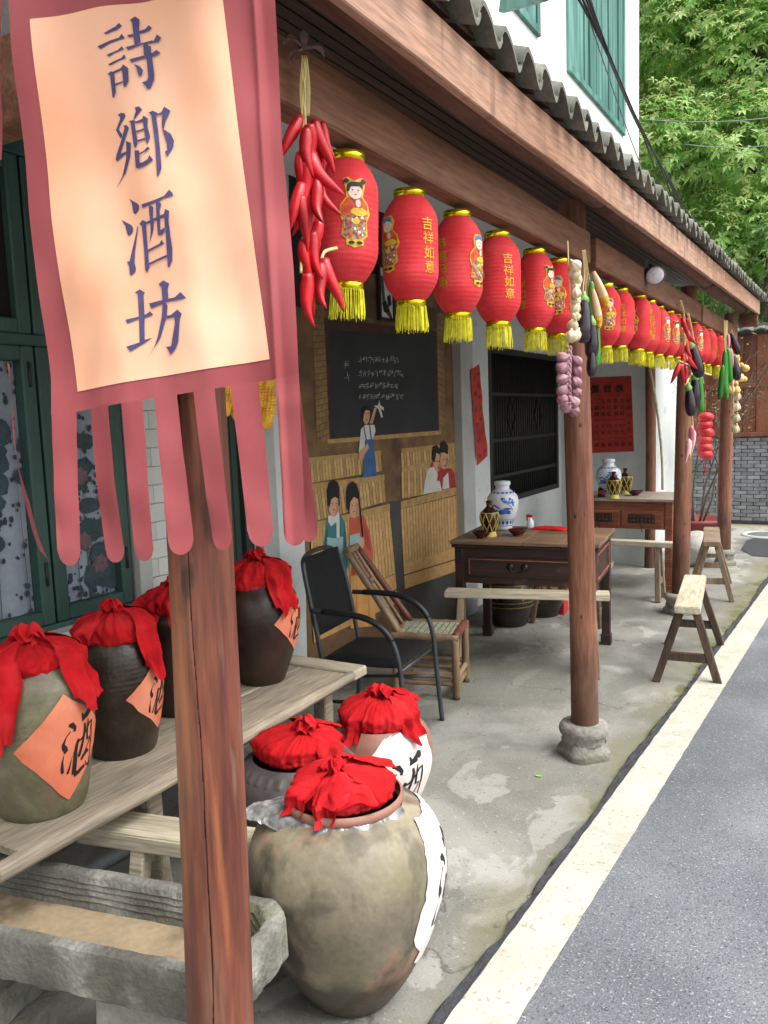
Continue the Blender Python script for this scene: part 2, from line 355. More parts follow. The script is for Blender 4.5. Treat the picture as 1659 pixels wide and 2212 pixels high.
# ---------------------------------------------------------------- the house
XW = -2.6
house = thing('shop_house', 'white plastered shop house with porch front, green windows and upper storey', 'house', (XW, 3, 0))
def hpart(name, g, m, par=house, **k): return mk(name, loc(g, house), m, par, **k)
yw0 = P(290, 1300, x=XW).y; yt = 2.87; yd1 = P(548, 1000, x=XW).y; yp1 = P(588, 1100, x=XW).y
g = G()
g.box(-2.8, XW, -4, yw0 + 0.02, 0, 0.80)
g.box(-2.8, XW, -4, yd1, 2.55, 3.1)
g.box(-2.8, XW - 0.012, yw0 + 0.02, yt, 0, 2.55)
g.box(-2.8, XW, yd1, 6.2, 0, 3.1); g.box(-2.8, XW, 6.2, 7.98, 0, 0.78); g.box(-2.8, XW, 6.2, 7.98, 2.11, 3.1); g.box(-2.8, XW, 7.98, 8.1, 0, 3.1)
hpart('wall', g, M['inner_wall'])
g = G(); g.box(-2.75, -1.75, 8.1, 10.2, 0, 2.72); hpart('side_room_wall', g, M['inner_wall'])
g = G(); g.box(-6, -1.9, -6, 8.46, 2.9, 9.0); hpart('upper_wall', g, M['white_wall'])
g = G(); g.box(-3.2, -1.895, -4, 8.09, 2.84, 2.9); hpart('ceiling_slab', g, M['inner_wall'])
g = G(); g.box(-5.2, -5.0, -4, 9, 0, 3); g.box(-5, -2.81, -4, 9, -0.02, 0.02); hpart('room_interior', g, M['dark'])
# pier beside the mural and pier beside the door
ya_, yb_ = P(996, 900, x=XW + 0.06).y, P(1024, 900, x=XW + 0.06).y
g = G(); g.box(XW - 0.02, XW + 0.07, ya_, ya_ + 0.22, 0, 2.84); hpart('pier', g, M['grey_pier'], bev=0.006)
g = G(); g.box(XW - 0.02, XW + 0.04, yd1, yp1, 0, 2.84); hpart('pier', g, M['grey_pier'], bev=0.006)
g = G(); g.box(XW - 0.02, XW + 0.035, yw0 + 0.015, yw0 + 0.085, 0.72, 2.52); hpart('pier', g, M['grey_pier'], bev=0.004)
# white glazed tiles between window and door, running on below the window
g0 = G(); g0.box(0, 0.011, 0.0015, 0.1185, 0.0015, 0.0785)
tp = mk('tile', g0, M['tile_white'], house, bev=0.0015); tp.location = (-0.012, 0, 0)
first = True; n_t = 0
for r in range(31):
    z = 0.02 + r * 0.08
    y = yw0 + 0.09 - (0.06 if r % 2 else 0)
    while y < yt - 0.03:
        yy = max(y, yw0 + 0.088); 
        if yy > y + 0.06: y += 0.12; continue
        q = tp if first else share(tp, 'tile', house); first = False
        q.location = (-0.012 + rnd(0, 0.0015), yy - 3, z); q.scale = (1, (min(y + 0.12, yt) - yy) / 0.12, 1); y += 0.12; n_t += 1
g = G(); g.box(XW - 0.02, XW + 0.09, -3, yw0 + 0.085, 0.745, 0.80); hpart('window_sill', g, M['tile_white'], bev=0.006)
g = G(); g.box(XW + 0.001, XW + 0.03, -3, yd1 - 0.3, 0.0, 0.14); hpart('skirting', g, M['grey_pier'], bev=0.004)

# green casement windows with printed curtains
M['glass'] = mat('window_glass', ['10181a', '141c1e'], rough=0.08, spec=0.6)
M['curtain'] = mat('curtain_cloth', ['7c868f', '8e98a3'], scale=6, rough=0.8, grain=0.05)
M['print_dark'] = mat('print_slate', ['252d36', '343e48'], scale=15, rough=0.8)
M['print_leaf'] = mat('print_teal', ['2c3a40', '394c50'], scale=15, rough=0.8)
M['print_pink'] = mat('print_rose', ['5e474e', '725860'], scale=15, rough=0.8)
def blob(pts): return pts
def ell(cx, cy, rx, ry, n=12, a0=0.0, jit=0.0):
    return [(cx + rx * math.cos(2 * PI * k / n + a0) * (1 + jit * rnd(-1, 1)), cy + ry * math.sin(2 * PI * k / n + a0) * (1 + jit * rnd(-1, 1))) for k in range(n)]
def casement(y0, y1, z0, z1, parent, curtain=True, seed=1):
    w = 0.055
    g = G(); x0, x1 = XW - 0.05, XW + 0.005
    g.box(x0, x1, y0, y0 + w, z0, z1); g.box(x0, x1, y1 - w, y1, z0, z1); g.box(x0, x1, y0 + w, y1 - w, z0, z0 + w); g.box(x0, x1, y0 + w, y1 - w, z1 - w, z1)
    hpart('casement', g, M['green'], parent, bev=0.006)
    g = G(); g.box(XW - 0.034, XW - 0.03, y0 + w, y1 - w, z0 + w, z1 - w)
    if not curtain:
        hpart('pane', g, M['dark'], parent); return
    g = G(); ny = 40
    def cf(u, v):
        y = y0 + w + (y1 - y0 - 2 * w) * u
        return Vector((XW - 0.045 + 0.004 * math.sin(y * 60), y, z0 + w + (z1 - z0 - 2 * w) * v))
    g.grid(cf, ny, 2); hpart('curtain', g, M['curtain'], parent)
    rs = random.Random(seed); layers = [G(), G(), G()]
    def put(k, pts, off):
        q = [Vector((XW - 0.038 + off, min(max(y, y0 + w), y1 - w), min(max(z, z0 + w), z1 - w))) for y, z in pts]; layers[k].ngon(q)
    cnt = 0
    for i in range(420):
        y = rs.uniform(y0, y1); z = rs.uniform(z0, z1); s = rs.uniform(0.005, 0.014); put(0, ell(y, z, s * 0.7, s, 7), 0.0004 + cnt * 1e-6); cnt += 1
    for i in range(17):
        y = rs.uniform(y0, y1); z = rs.uniform(z0 + 0.1, z1 - 0.05)
        pts = [(y - 0.002, z0), (y + 0.002, z0), (y + rs.uniform(-0.03, 0.03), z)]; put(1, pts, 0.0008 + i * 2e-5)
        for kk in range(3): put(1, ell(y + rs.uniform(-0.05, 0.05), z - rs.uniform(0.0, 0.25), rs.uniform(0.025, 0.06), rs.uniform(0.02, 0.05), 11, 0, 0.15), 0.0012 + (i * 3 + kk) * 2e-5)
    for i in range(7):
        y = rs.uniform(y0 + 0.05, y1 - 0.05); z = rs.uniform(z0 + 0.1, z1 - 0.1)
        pts = []
        for k in range(14): a = 2 * PI * k / 14; rr = 0.042 if k % 2 else 0.031; pts.append((y + rr * math.cos(a), z + rr * math.sin(a)))
        put(2, pts, 0.0022 + i * 3e-5)
    for L_, m_, nm in zip(layers, ('print_dark', 'print_leaf', 'print_pink'), ('printed_dots', 'printed_lotus_leaves', 'printed_flowers')): hpart(nm, L_, M[m_], parent)['kind'] = 'stuff'
zs0, zmid, ztop = 0.80, 1.88, 2.55
ym = P(103, 1100, x=XW).y
M['pane_dark'] = M['dark']
bays = [(ym - 1.62, ym - 0.84), (ym - 0.80, ym - 0.005), (ym + 0.005, yw0)]
for i, (a, b) in enumerate(bays):
    w_ = bpy.data.objects.new('window', None); COL.objects.link(w_); w_.parent = house
    casement(a, b, zs0 + 0.02, zmid - 0.02, w_, True, 11 + i)
    casement(a, b, zmid + 0.02, ztop - 0.02, w_, False)
    yh = b - 0.028
    for z in (zs0 + 0.17, zmid - 0.17): g = G(); g.tube([(XW + 0.008, yh, z), (XW + 0.008, yh, z + 0.09)], 0.006, 6); hpart('hinge', g, M['iron'], w_)
wf = G(); wf.box(XW - 0.06, XW + 0.012, bays[0][0] - 0.05, yw0, zs0, zs0 + 0.02); wf.box(XW - 0.06, XW + 0.012, bays[0][0], yw0, zmid - 0.02, zmid + 0.02); wf.box(XW - 0.06, XW + 0.012, bays[0][0], yw0, ztop - 0.02, ztop + 0.04)
wf.box(XW - 0.06, XW + 0.012, ym - 0.845, ym - 0.795, zs0 + 0.02, zmid - 0.02); hpart('window_frame', wf, M['green'], bev=0.004)
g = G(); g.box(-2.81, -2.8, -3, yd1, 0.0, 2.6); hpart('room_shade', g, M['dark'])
# dark green door
dr = bpy.data.objects.new('door', None); COL.objects.link(dr); dr.parent = house
g = G(); g.box(XW - 0.09, XW - 0.02, yt, yt + 0.07, 0, 2.55); g.box(XW - 0.09, XW - 0.02, yd1 - 0.06, yd1, 0, 2.55); g.box(XW - 0.09, XW - 0.02, yt + 0.07, yd1 - 0.06, 2.45, 2.55)
hpart('door_frame', g, M['green_dark'], dr, bev=0.005)
nb = 3
for k in range(nb):
    a = yt + 0.07 + (yd1 - yt - 0.13) * k / nb; b = yt + 0.07 + (yd1 - yt - 0.13) * (k + 1) / nb
    g = G(); g.box(XW - 0.075, XW - 0.05, a + 0.003, b - 0.003, 0.02, 2.45); hpart('door_board', g, M['green_dark'], dr, bev=0.003)

# barred window
bw = bpy.data.objects.new('barred_window', None); COL.objects.link(bw); bw.parent = house
y0, y1, z0, z1 = 6.2, 7.98, 0.78, 2.11
g = G(); x0, x1 = XW - 0.08, XW + 0.012
g.box(x0, x1, y0, y0 + 0.05, z0, z1); g.box(x0, x1, y1 - 0.05, y1, z0, z1); g.box(x0, x1, y0 + 0.05, y1 - 0.05, z0, z0 + 0.05); g.box(x0, x1, y0 + 0.05, y1 - 0.05, z1 - 0.05, z1)
hpart('frame', g, M['iron'], bw, bev=0.004)
nbar = 30
g0 = G(); g0.tube([(0, 0, z0 + 0.05), (0, 0, z1 - 0.05)], 0.0085, 6)
b0 = mk('bar', g0, M['iron'], bw)
for i in range(nbar):
    q = b0 if i == 0 else share(b0, 'bar', bw)
    q.location = (-0.02, y0 + 0.08 + (y1 - y0 - 0.16) * i / (nbar - 1) - 3, 0)
for z in (1.02, 1.33, 1.72):
    g = G(); g.box(XW - 0.012, XW - 0.002, y0 + 0.05, y1 - 0.05, z - 0.014, z + 0.014); hpart('cross_bar', g, M['iron'], bw)
for yc in (6.72, 7.42):
    g = G(); zc = 1.53
    pts = [(yc - 0.1, zc), (yc, zc - 0.16), (yc + 0.1, zc), (yc, zc + 0.16)]
    for k in range(4):
        a, b = pts[k], pts[(k + 1) % 4]; g.beam((XW - 0.008, a[0], a[1]), (XW - 0.008, b[0], b[1]), 0.012, 0.02, (1, 0, 0))
    hpart('diamond_ornament', g, M['iron'], bw)
g = G(); g.box(XW - 0.11, XW - 0.1, y0, y1, z0, z1); hpart('dark_room_sheet', g, M['dark'], bw)  # near-black sheet stands in for the unlit room behind the bars

# upper storey windows
def upper_window(ya, yb, z0, z1, n):
    w_ = bpy.data.objects.new('upper_window', None); COL.objects.link(w_); w_.parent = house
    x = -1.9
    g = G(); fw = 0.06
    for (a, b, c, d) in ((ya, ya + fw, z0, z1), (yb - fw, yb, z0, z1), (ya + fw, yb - fw, z0, z0 + fw)): g.box(x - 0.01, x + 0.025, a, b, c, d)
    hpart('window_frame', g, M['shutter'], w_, bev=0.005)
    step = (yb - ya - 2 * fw) / n
    for k in range(n):
        g = G(); a = ya + fw + k * step; dx = rnd(-0.002, 0.005) + (0.008 if k % 4 == 0 else 0); g.box(x - 0.002, x + 0.010 + dx, a + 0.003, a + step - 0.003, z0 + fw, z1); hpart('plank', g, M['shutter'], w_, bev=0.002)
    for k in (1, 2):
        yy = ya + (yb - ya) * k / 3
        g = G(); g.box(x - 0.01, x + 0.028, yy - 0.022, yy + 0.022, z0 + fw, z1); hpart('mullion', g, M['shutter'], w_, bev=0.004)
    g = G(); g.box(x - 0.01, x + 0.03, ya + fw, yb - fw, z1 - 0.75, z1 - 0.69); hpart('transom', g, M['shutter'], w_, bev=0.004)
    return w_
upper_window(6.13, 7.83, 4.05, 6.1, 18)
w2 = upper_window(3.9, 5.5, 4.05, 6.1, 16)
g = G(); a = P(1090, 14, x=-1.75); b = P(1175, -12, x=-1.55)
g.beam(P(1085, 14, x=-1.7), P(1180, -14, x=-1.35), 0.04, 0.06); hpart('open_shutter_rail', g, M['shutter'], w2, bev=0.005)

# ---------------------------------------------------------------- porch: posts on plinths, beams, roof
def log_mesh(path_fn, h, r0, r1, n=40, rows=40, seed=0, groove=None):
    g = G(); vs = []
    for j in range(rows + 1):
        t = j / rows; z = h * t; c = path_fn(t)
        for k in range(n):
            a = 2 * PI * k / n
            r = r0 + (r1 - r0) * t
            r *= 1 + 0.03 * noise.noise(Vector((math.cos(a) * 1.2 + seed, math.sin(a) * 1.2, z * 1.6))) + 0.012 * noise.noise(Vector((math.cos(a) * 5, math.sin(a) * 5 + seed, z * 3)))
            if groove:
                ga = groove(t); d = (a - ga + PI) % (2 * PI) - PI
                r -= 0.006 * math.exp(-(d / 0.016) ** 2) * (0.35 + 0.65 * min(1, max(0, 1.3 - 1.2 * t)))
            vs.append((c[0] + r * math.cos(a), c[1] + r * math.sin(a), z))
    fs = [(j * n + k, j * n + (k + 1) % n, (j + 1) * n + (k + 1) % n, (j + 1) * n + k) for j in range(rows) for k in range(n)]
    g.add(vs, fs, True)
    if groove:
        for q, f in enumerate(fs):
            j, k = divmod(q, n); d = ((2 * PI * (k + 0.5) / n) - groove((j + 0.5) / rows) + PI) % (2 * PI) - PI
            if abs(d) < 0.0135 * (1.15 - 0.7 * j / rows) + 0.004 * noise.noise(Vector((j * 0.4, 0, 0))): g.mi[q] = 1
    g.ngon([Vector(v) for v in vs[:n]][::-1]); g.ngon([Vector(v) for v in vs[-n:]])
    return g
posts = [(-1.037, 1.048, 0.0, 0.0645, (0.043, 0.029)), (-1.014, 3.444, 0.155, 0.060, (-0.02, -0.03)), (-1.10, 6.26, 0.155, 0.063, (0.05, 0.02)), (-1.065, 8.39, 0.155, 0.066, (0.03, 0.0))]
plabs = ['front red-brown log post with a long black split, standing behind the tailed banner', 'log post with pale and purple garlic braids, standing on the nearest carved plinth', 'log post hung with chillies and dark eggplants, behind the end-on bench', 'farthest log post, hung with cucumbers and yellow gourds']
ZB0, ZB1 = 2.16, 2.33
for i, (x, y, z, r, (dx, dy)) in enumerate(posts):
    h = 2.42 - z
    t = thing('wooden_post', plabs[i], 'post', (x, y, z), group='log posts along the porch')
    if i == 0:
        ga0 = math.atan2(-y, -x) - 0.20
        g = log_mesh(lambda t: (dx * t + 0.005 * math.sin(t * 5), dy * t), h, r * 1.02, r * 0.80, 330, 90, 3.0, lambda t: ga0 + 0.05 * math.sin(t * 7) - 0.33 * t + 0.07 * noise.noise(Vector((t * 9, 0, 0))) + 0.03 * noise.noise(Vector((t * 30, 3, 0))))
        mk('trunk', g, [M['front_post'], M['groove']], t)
        for (a, zz, s) in ((-0.35, 0.83, 0.004), (0.3, 0.78, 0.003), (-0.2, 0.52, 0.006), (0.45, 0.62, 0.003), (0.15, 1.15, 0.004), (-0.5, 1.02, 0.005)):
            aa = math.atan2(-y, -x) - a; gk = G(); gk.lathe([(0.0, 0.001), (s * 0.5, 0.0016), (s, 0.0012), (s * 1.3, -0.002)], 12)
            k = mk('knot', gk, M['knot'], t); rk = r * (1.02 - 0.22 * zz / h) - 0.0012; k.location = (dx * zz / h + rk * math.cos(aa), dy * zz / h + rk * math.sin(aa), zz); k.rotation_euler = Vector((math.cos(aa), math.sin(aa), 0)).to_track_quat('Z', 'Y').to_euler(); k.scale = (1, 1.6, 1)
    else:
        g = log_mesh(lambda t: (dx * t + 0.006 * math.sin(t * 4 + i), dy * t), h, r, r * 0.93, 40, 50, i * 5.0)
        mk('trunk', g, M['post'], t)
        for k in range(7):
            aa = math.atan2(-y, -x) + rnd(-1.0, 1.0); s = rnd(0.002, 0.005); zz = rnd(0.1, h * 0.75); gk = G(); gk.lathe([(0.0, 0.001), (s * 0.5, 0.0016), (s, 0.0012), (s * 1.3, -0.002)], 10)
            q = mk('knot', gk, M['knot'], t); q.location = (dx * zz / h + r * 0.985 * math.cos(aa), dy * zz / h + r * 0.985 * math.sin(aa), zz); q.rotation_euler = Vector((math.cos(aa), math.sin(aa), 0)).to_track_quat('Z', 'Y').to_euler(); q.scale = (1, 2.0, 1)
# stone plinths: square foot with cut corners, waist, bulging drum
def plinth(x, y, label, r=0.118):
    t = thing('stone_plinth', label, 'plinth', (x, y, 0), rz=rnd(-0.1, 0.1), group='stone plinths under the posts')
    def rough(g, a=0.004):
        for p in g.v:
            n = noise.noise_vector(p * 28 + Vector((x * 9, y * 7, 0))); p += n * a * 0.5
        return g
    g = G(); n = 40; rings = [(1.0, 0.0), (1.0, 0.025), (0.98, 0.036), (0.86, 0.046), (0.84, 0.075)]
    vs = []
    for s, z in rings:
        for k in range(n):
            a = 2 * PI * k / n; c_, s_ = math.cos(a), math.sin(a); m = max(abs(c_), abs(s_), (abs(c_) + abs(s_)) / 1.22); vs.append((r * s * c_ / m, r * s * s_ / m, z))
    g.add(vs, [(j * n + k, j * n + (k + 1) % n, (j + 1) * n + (k + 1) % n, (j + 1) * n + k) for j in range(len(rings) - 1) for k in range(n)], True)
    mk('foot_block', rough(g), M['stone'], t)
    g = G(); g.lathe([(0.095, 0.07), (0.098, 0.098), (0.107, 0.108), (0.111, 0.122), (0.109, 0.138), (0.101, 0.150), (0.09, 0.156), (0.0, 0.156)], 48)
    mk('drum', rough(g, 0.003), M['stone'], t)
    return t
plinth(-1.014, 3.444, 'carved stone plinth under the nearest post that stands on a plinth')
plinth(-1.10, 6.26, 'stone plinth under the third post, partly behind the end-on bench')
plinth(-1.065, 8.39, 'stone plinth under the farthest post')
plinth(-1.06, 1.12, 'flat stone base showing at the foot of the front red-brown post', 0.085).scale = (1, 1, 0.3)

# tie beams
for i, (a, b) in enumerate(((-1.0, 3.42), (3.52, 6.26), (6.36, 8.38))):
    y0_, y1_ = a, b
    if i == 0: y0_ = 1.17
    t = thing('tie_beam', ['brown tie beam over the first six lanterns, from the banner to the garlic post', 'brown tie beam over the middle run of lanterns, with the spotlight in front', 'brown tie beam over the farthest run of lanterns'][i], 'beam', (-1.0, y0_, 2.16), group='tie beams between the posts')
    g = G(); n = 14
    for k in range(n):
        pass
    L_ = y1_ - y0_
    g.grid(lambda u, v: Vector((0.035 if 0 <= v else 0, u * L_, 0)), 1, 1) if False else None
    vs = []
    for k in range(n + 1):
        y = L_ * k / n; w = 0.004 * noise.noise(Vector((y * 1.5, i * 3, 0)))
        vs += [(-0.035 + w, y, 0 + w), (0.035 + w, y, 0.0 + w), (0.035 + w * 0.5, y, 0.128 + w), (-0.035 + w, y, 0.128 + w)]
    fs = [(4 * k + j, 4 * k + (j + 1) % 4, 4 * k + 4 + (j + 1) % 4, 4 * k + 4 + j) for k in range(n) for j in range(4)] + [(3, 2, 1, 0), (4 * n, 4 * n + 1, 4 * n + 2, 4 * n + 3)]
    g.add(vs, fs); mk('timber', g, M['beam'], t, bev=0.005)

g = G(); g.beam((0, 0, 0.085), (XW + 1.16, 0, 0.085), 0.07, 0.17)
t = thing('cross_beam', 'brown cross beam from the front post back to the house wall', 'beam', (-1.165, 1.12, 2.16)); mk('timber', g, M['beam'], t, bev=0.005)
# porch roof
roof = thing('porch_roof', 'grey wave-tiled porch roof with brown fascia boards, log purlins and dark battens', 'roof', (-0.8, 4, 2.4))
def rpart(name, g, m, **k): return mk(name, loc(g, roof), m, roof, **k)
def eave(y): return 2.29 + max(0, y - 2.0) * 0.0185
SL = math.tan(math.radians(19))
jn = [(0.75, 3.47), (3.475, 6.2), (6.205, 8.62)]
for k, (a, b) in enumerate(jn):
    g = G(); vs = []; n = 12
    for q in range(n + 1):
        y = a + (b - a) * q / n; e = eave(y); w = 0.003 * noise.noise(Vector((y * 1.3, k, 0)))
        vs += [(-0.825 + w, y, e), (-0.8 + w, y, e + w), (-0.8 + w, y, e + 0.125), (-0.825 + w, y, e + 0.125)]
    fs = [(4 * q + j, 4 * q + (j + 1) % 4, 4 * q + 4 + (j + 1) % 4, 4 * q + 4 + j) for q in range(n) for j in range(4)] + [(3, 2, 1, 0), (4 * n, 4 * n + 1, 4 * n + 2, 4 * n + 3)]
    g.add(vs, fs); rpart('fascia_board', g, M['fascia'], bev=0.003)
for k, (a, b) in enumerate(((1.02, 3.5), (3.42, 6.34), (6.26, 8.5))):
    g = G(); n = 16
    g.tube([(-0.94 + 0.01 * math.sin(q * 0.5 + k), a + (b - a) * q / n, 2.432 + 0.006 * math.sin(q * 0.7 + k) + max(0, a + (b - a) * q / n - 2) * 0.006) for q in range(n + 1)], [0.068 - 0.012 * q / n for q in range(n + 1)], 20, wob=0.04)
    rpart('purlin', g, M['purlin'])
# battens seen from below, rafters above them, deck
nb_ = 15
for k in range(nb_):
    x = -0.86 - k * 0.072; g = G(); ya_, yb_ = 0.95, 8.55
    zz = lambda y: eave(y) + 0.105 + (-0.8 - x) * SL
    g.hexa([(x - 0.021, ya_, zz(ya_) - 0.012), (x + 0.021, ya_, zz(ya_) - 0.018), (x + 0.021, yb_, zz(yb_) - 0.018), (x - 0.021, yb_, zz(yb_) - 0.012), (x - 0.021, ya_, zz(ya_) + 0.012), (x + 0.021, ya_, zz(ya_) + 0.006), (x + 0.021, yb_, zz(yb_) + 0.006), (x - 0.021, yb_, zz(yb_) + 0.012)])
    rpart('batten', g, M['batten'])
g = G(); x0, x1 = -1.95, -0.81
zz = lambda x, y: eave(y) + 0.135 + (-0.8 - x) * SL
g.hexa([(x0, 0.95, zz(x0, 0.95)), (x1, 0.95, zz(x1, 0.95)), (x1, 8.6, zz(x1, 8.6)), (x0, 8.6, zz(x0, 8.6)), (x0, 0.95, zz(x0, 0.95) + 0.012), (x1, 0.95, zz(x1, 0.95) + 0.012), (x1, 8.6, zz(x1, 8.6) + 0.012), (x0, 8.6, zz(x0, 8.6) + 0.012)])
rpart('roof_deck', g, M['batten'])
# wave tiles: one column per wave, five courses up the slope
PT = 0.14
def wave(u): return 0.030 * math.sin(2 * PI * u - 0.4) + 0.006 * math.sin(4 * PI * u)
g0 = G(); nu = 14
top = [Vector((0, (k / nu) * (PT + 0.01), wave(k / nu))) for k in range(nu + 1)]
Lt = 0.285; th = 0.013
vs = []
for (x, dz) in ((0.0, 0.0), (-Lt, Lt * SL + 0.0)):
    for p in top: vs.append((x, p.y, p.z + dz + th))
    for p in top: vs.append((x, p.y, p.z + dz))
m1 = nu + 1; fs = []
for k in range(nu):
    fs.append((k, k + 1, 2 * m1 + k + 1, 2 * m1 + k)); fs.append((m1 + k + 1, m1 + k, 3 * m1 + k, 3 * m1 + k + 1))
    fs.append((k + 1, k, m1 + k, m1 + k + 1)); fs.append((2 * m1 + k, 2 * m1 + k + 1, 3 * m1 + k + 1, 3 * m1 + k))
fs.append((0, 2 * m1, 3 * m1, m1)); fs.append((nu, m1 + nu, 3 * m1 + nu, 2 * m1 + nu))
g0.add(vs, fs, True)
t0 = mk('roof_tile', g0, M['roof_tile'], roof); t0.data.set_sharp_from_angle(angle=0.8)
ft = True
for k in range(57):
    y = 0.8 + k * PT
    for c_ in range(5):
        q = t0 if ft else share(t0, 'roof_tile', roof); ft = False
        x = -0.755 - c_ * 0.235 + rnd(-0.008, 0.008)
        q.location = (x + 0.8, y - 4 + rnd(-0.003, 0.003), eave(y) + 0.175 + (-0.8 - x) * SL + c_ * 0.004 + rnd(-0.003, 0.003) - 2.4)
        q.rotation_euler = (rnd(-0.03, 0.03), rnd(-0.02, 0.02), rnd(-0.015, 0.015))
g = G(); g.box(-0.97, -0.81, 8.5, 8.6, 2.30, 2.42); rpart('end_block', g, M['purlin'], bev=0.004)

# log standing at the corner of the side room, with a bent bamboo strip in front
c = P(1402, 1225, z=0)
t = thing('wooden_post', 'thin dark-footed log standing against the side room corner, beside the price list', 'post', (-1.69, 8.0, 0)); g = log_mesh(lambda t: (0.01 * math.sin(4 * t), 0), 2.7, 0.05, 0.045, 24, 24, 9.0); mk('trunk', g, M['post'], t)
g = G(); pts = [P(a, b, x=-1.45) for a, b in ((1404, 798), (1414, 850), (1422, 905), (1428, 960), (1431, 1010), (1431, 1058))]
M['bamboo_pale'] = wood('bamboo_pale', '9a917a', 'b5ab92', 'c0b69c', 'z', 6.0)
t = thing('bamboo_strip', 'pale curved bamboo strip hanging in front of the thin log', 'strip', pts[0]); g.tube(pts, 0.011, 8); mk('strip', loc(g, t), M['bamboo_pale'], t)

# spotlight on the middle beam
c = P(1412, 590, x=-0.93)
M['lamp_grey'] = mat('lamp_grey', ['5d555a', '6f676c'], scale=20, rough=0.5)
M['lamp_lens'] = mat('lamp_lens', ['c9c5cc', 'd6d2d8'], scale=20, rough=0.3)
t = thing('spotlight', 'small unlit spotlight with pale lens fixed to the middle tie beam', 'lamp', c)
ax = (P(1425, 606, x=-0.86) - P(1402, 575, x=-0.95)).normalized(); q_ = ax.to_track_quat('Z', 'Y')
s = 0.9
g = G(); g.lathe([(0.0, -0.10), (0.022, -0.10), (0.024, -0.04), (0.02, -0.035), (0.03, -0.03), (0.052, 0.02), (0.058, 0.05), (0.054, 0.05), (0.045, 0.03)], 28); o = mk('housing', g, M['lamp_grey'], t); o.rotation_euler = q_.to_euler(); o.scale = (s, s, s)
g = G(); g.lathe([(0.053, 0.04), (0.045, 0.052), (0.03, 0.06), (0.0, 0.064)], 28); o = mk('lens', g, M['lamp_lens'], t); o.rotation_euler = q_.to_euler(); o.scale = (s, s, s)
g = G(); g.beam((-0.035, 0, 0.04), (0, 0, -0.01), 0.02, 0.006, (0, 1, 0)); g.box(-0.042, -0.034, -0.02, 0.02, 0.0, 0.07); mk('bracket', g, M['lamp_grey'], t)

# ---------------------------------------------------------------- behind the porch: plank and brick wall
YB = 11.6
wall = thing('garden_wall', 'grey brick wall with brown planking above and a dark coping, closing the far end of the porch', 'wall', (-1, YB, 0))
g = G(); g.box(-4.0, -0.2, YB + 0.02, YB + 0.2, -0.02, 2.6); mk('core', loc(g, wall), M['mortar'], wall)
zb = 1.12; br0 = None; nbk = 0
g0 = G(); g0.box(0, 0.148, -0.012, 0.02, 0, 0.046); 
for r in range(22):
    z = 0.02 + r * 0.0505
    if z > zb: break
    x = -2.05 - (0.08 if r % 2 else 0)
    while x < -0.75 and nbk < 290:
        if br0 is None: br0 = mk('brick', g0, M['brick'], wall, bev=0.004); q = br0
        else: q = share(br0, 'brick', wall)
        q.location = (x + 1, rnd(-0.006, 0.004), z + rnd(-0.002, 0.002)); q.rotation_euler = (rnd(-0.02, 0.02), rnd(-0.015, 0.015), rnd(-0.015, 0.015)); x += 0.157; nbk += 1
g = G(); g.box(-4, -0.2, YB - 0.05, YB + 0.02, 1.14, 1.2); mk('rail', loc(g, wall), M['brown_planks'], wall, bev=0.005)
g = G(); g.box(-4, -0.2, YB - 0.045, YB + 0.02, 1.78, 1.84); mk('rail', loc(g, wall), M['brown_planks'], wall, bev=0.005)
x = -2.6
while x < -0.5:
    w = rnd(0.15, 0.2); g = G(); g.box(x, x + w - 0.006, YB - 0.022 + rnd(-0.004, 0.004), YB + 0.019, 1.2, 2.46); mk('plank', loc(g, wall), M['brown_planks'], wall, bev=0.003); x += w
g = G()
for k in range(16):
    xx = -3.0 + k * 0.17; g.grid(lambda u, v: Vector((xx + u * 0.17, YB - 0.22 + v * 0.5, 2.50 + 0.10 * v + 0.03 * abs(math.sin(PI * u)))), 6, 1)
mk('coping', loc(g, wall), M['roof_tile'], wall, solid=0.02); wall.children[-1]['kind'] = 'stuff'

# ---------------------------------------------------------------- lettering and flat print helpers
def sliced(polys, cell):
    """triangulates outlines and cuts them on a grid so that they can follow a curved surface; returns (verts2d, faces, poly index)"""
    bm = bmesh.new(); li = bm.verts.layers.int.new('k')
    for k, p in enumerate(polys):
        vv = []
        for q in p: v = bm.verts.new((q[0], q[1], 0)); v[li] = k; vv.append(v)
        if len(vv) >= 3: bm.faces.new(vv)
    bm.normal_update()
    bmesh.ops.triangulate(bm, faces=bm.faces[:])
    if cell and bm.verts:
        lo = [min(v.co[i] for v in bm.verts) for i in (0, 1)]; hi = [max(v.co[i] for v in bm.verts) for i in (0, 1)]
        for i in (0, 1):
            x = lo[i] + cell
            while x < hi[i]:
                co = [0, 0, 0]; co[i] = x; no = [0, 0, 0]; no[i] = 1
                bmesh.ops.bisect_plane(bm, geom=bm.verts[:] + bm.edges[:] + bm.faces[:], plane_co=co, plane_no=no, dist=1e-7); x += cell
    bm.verts.index_update()
    vs = [(v.co.x, v.co.y, v[li]) for v in bm.verts]; fs = [[v.index for v in f.verts] for f in bm.faces]
    bm.free(); return vs, fs
_tc = {}
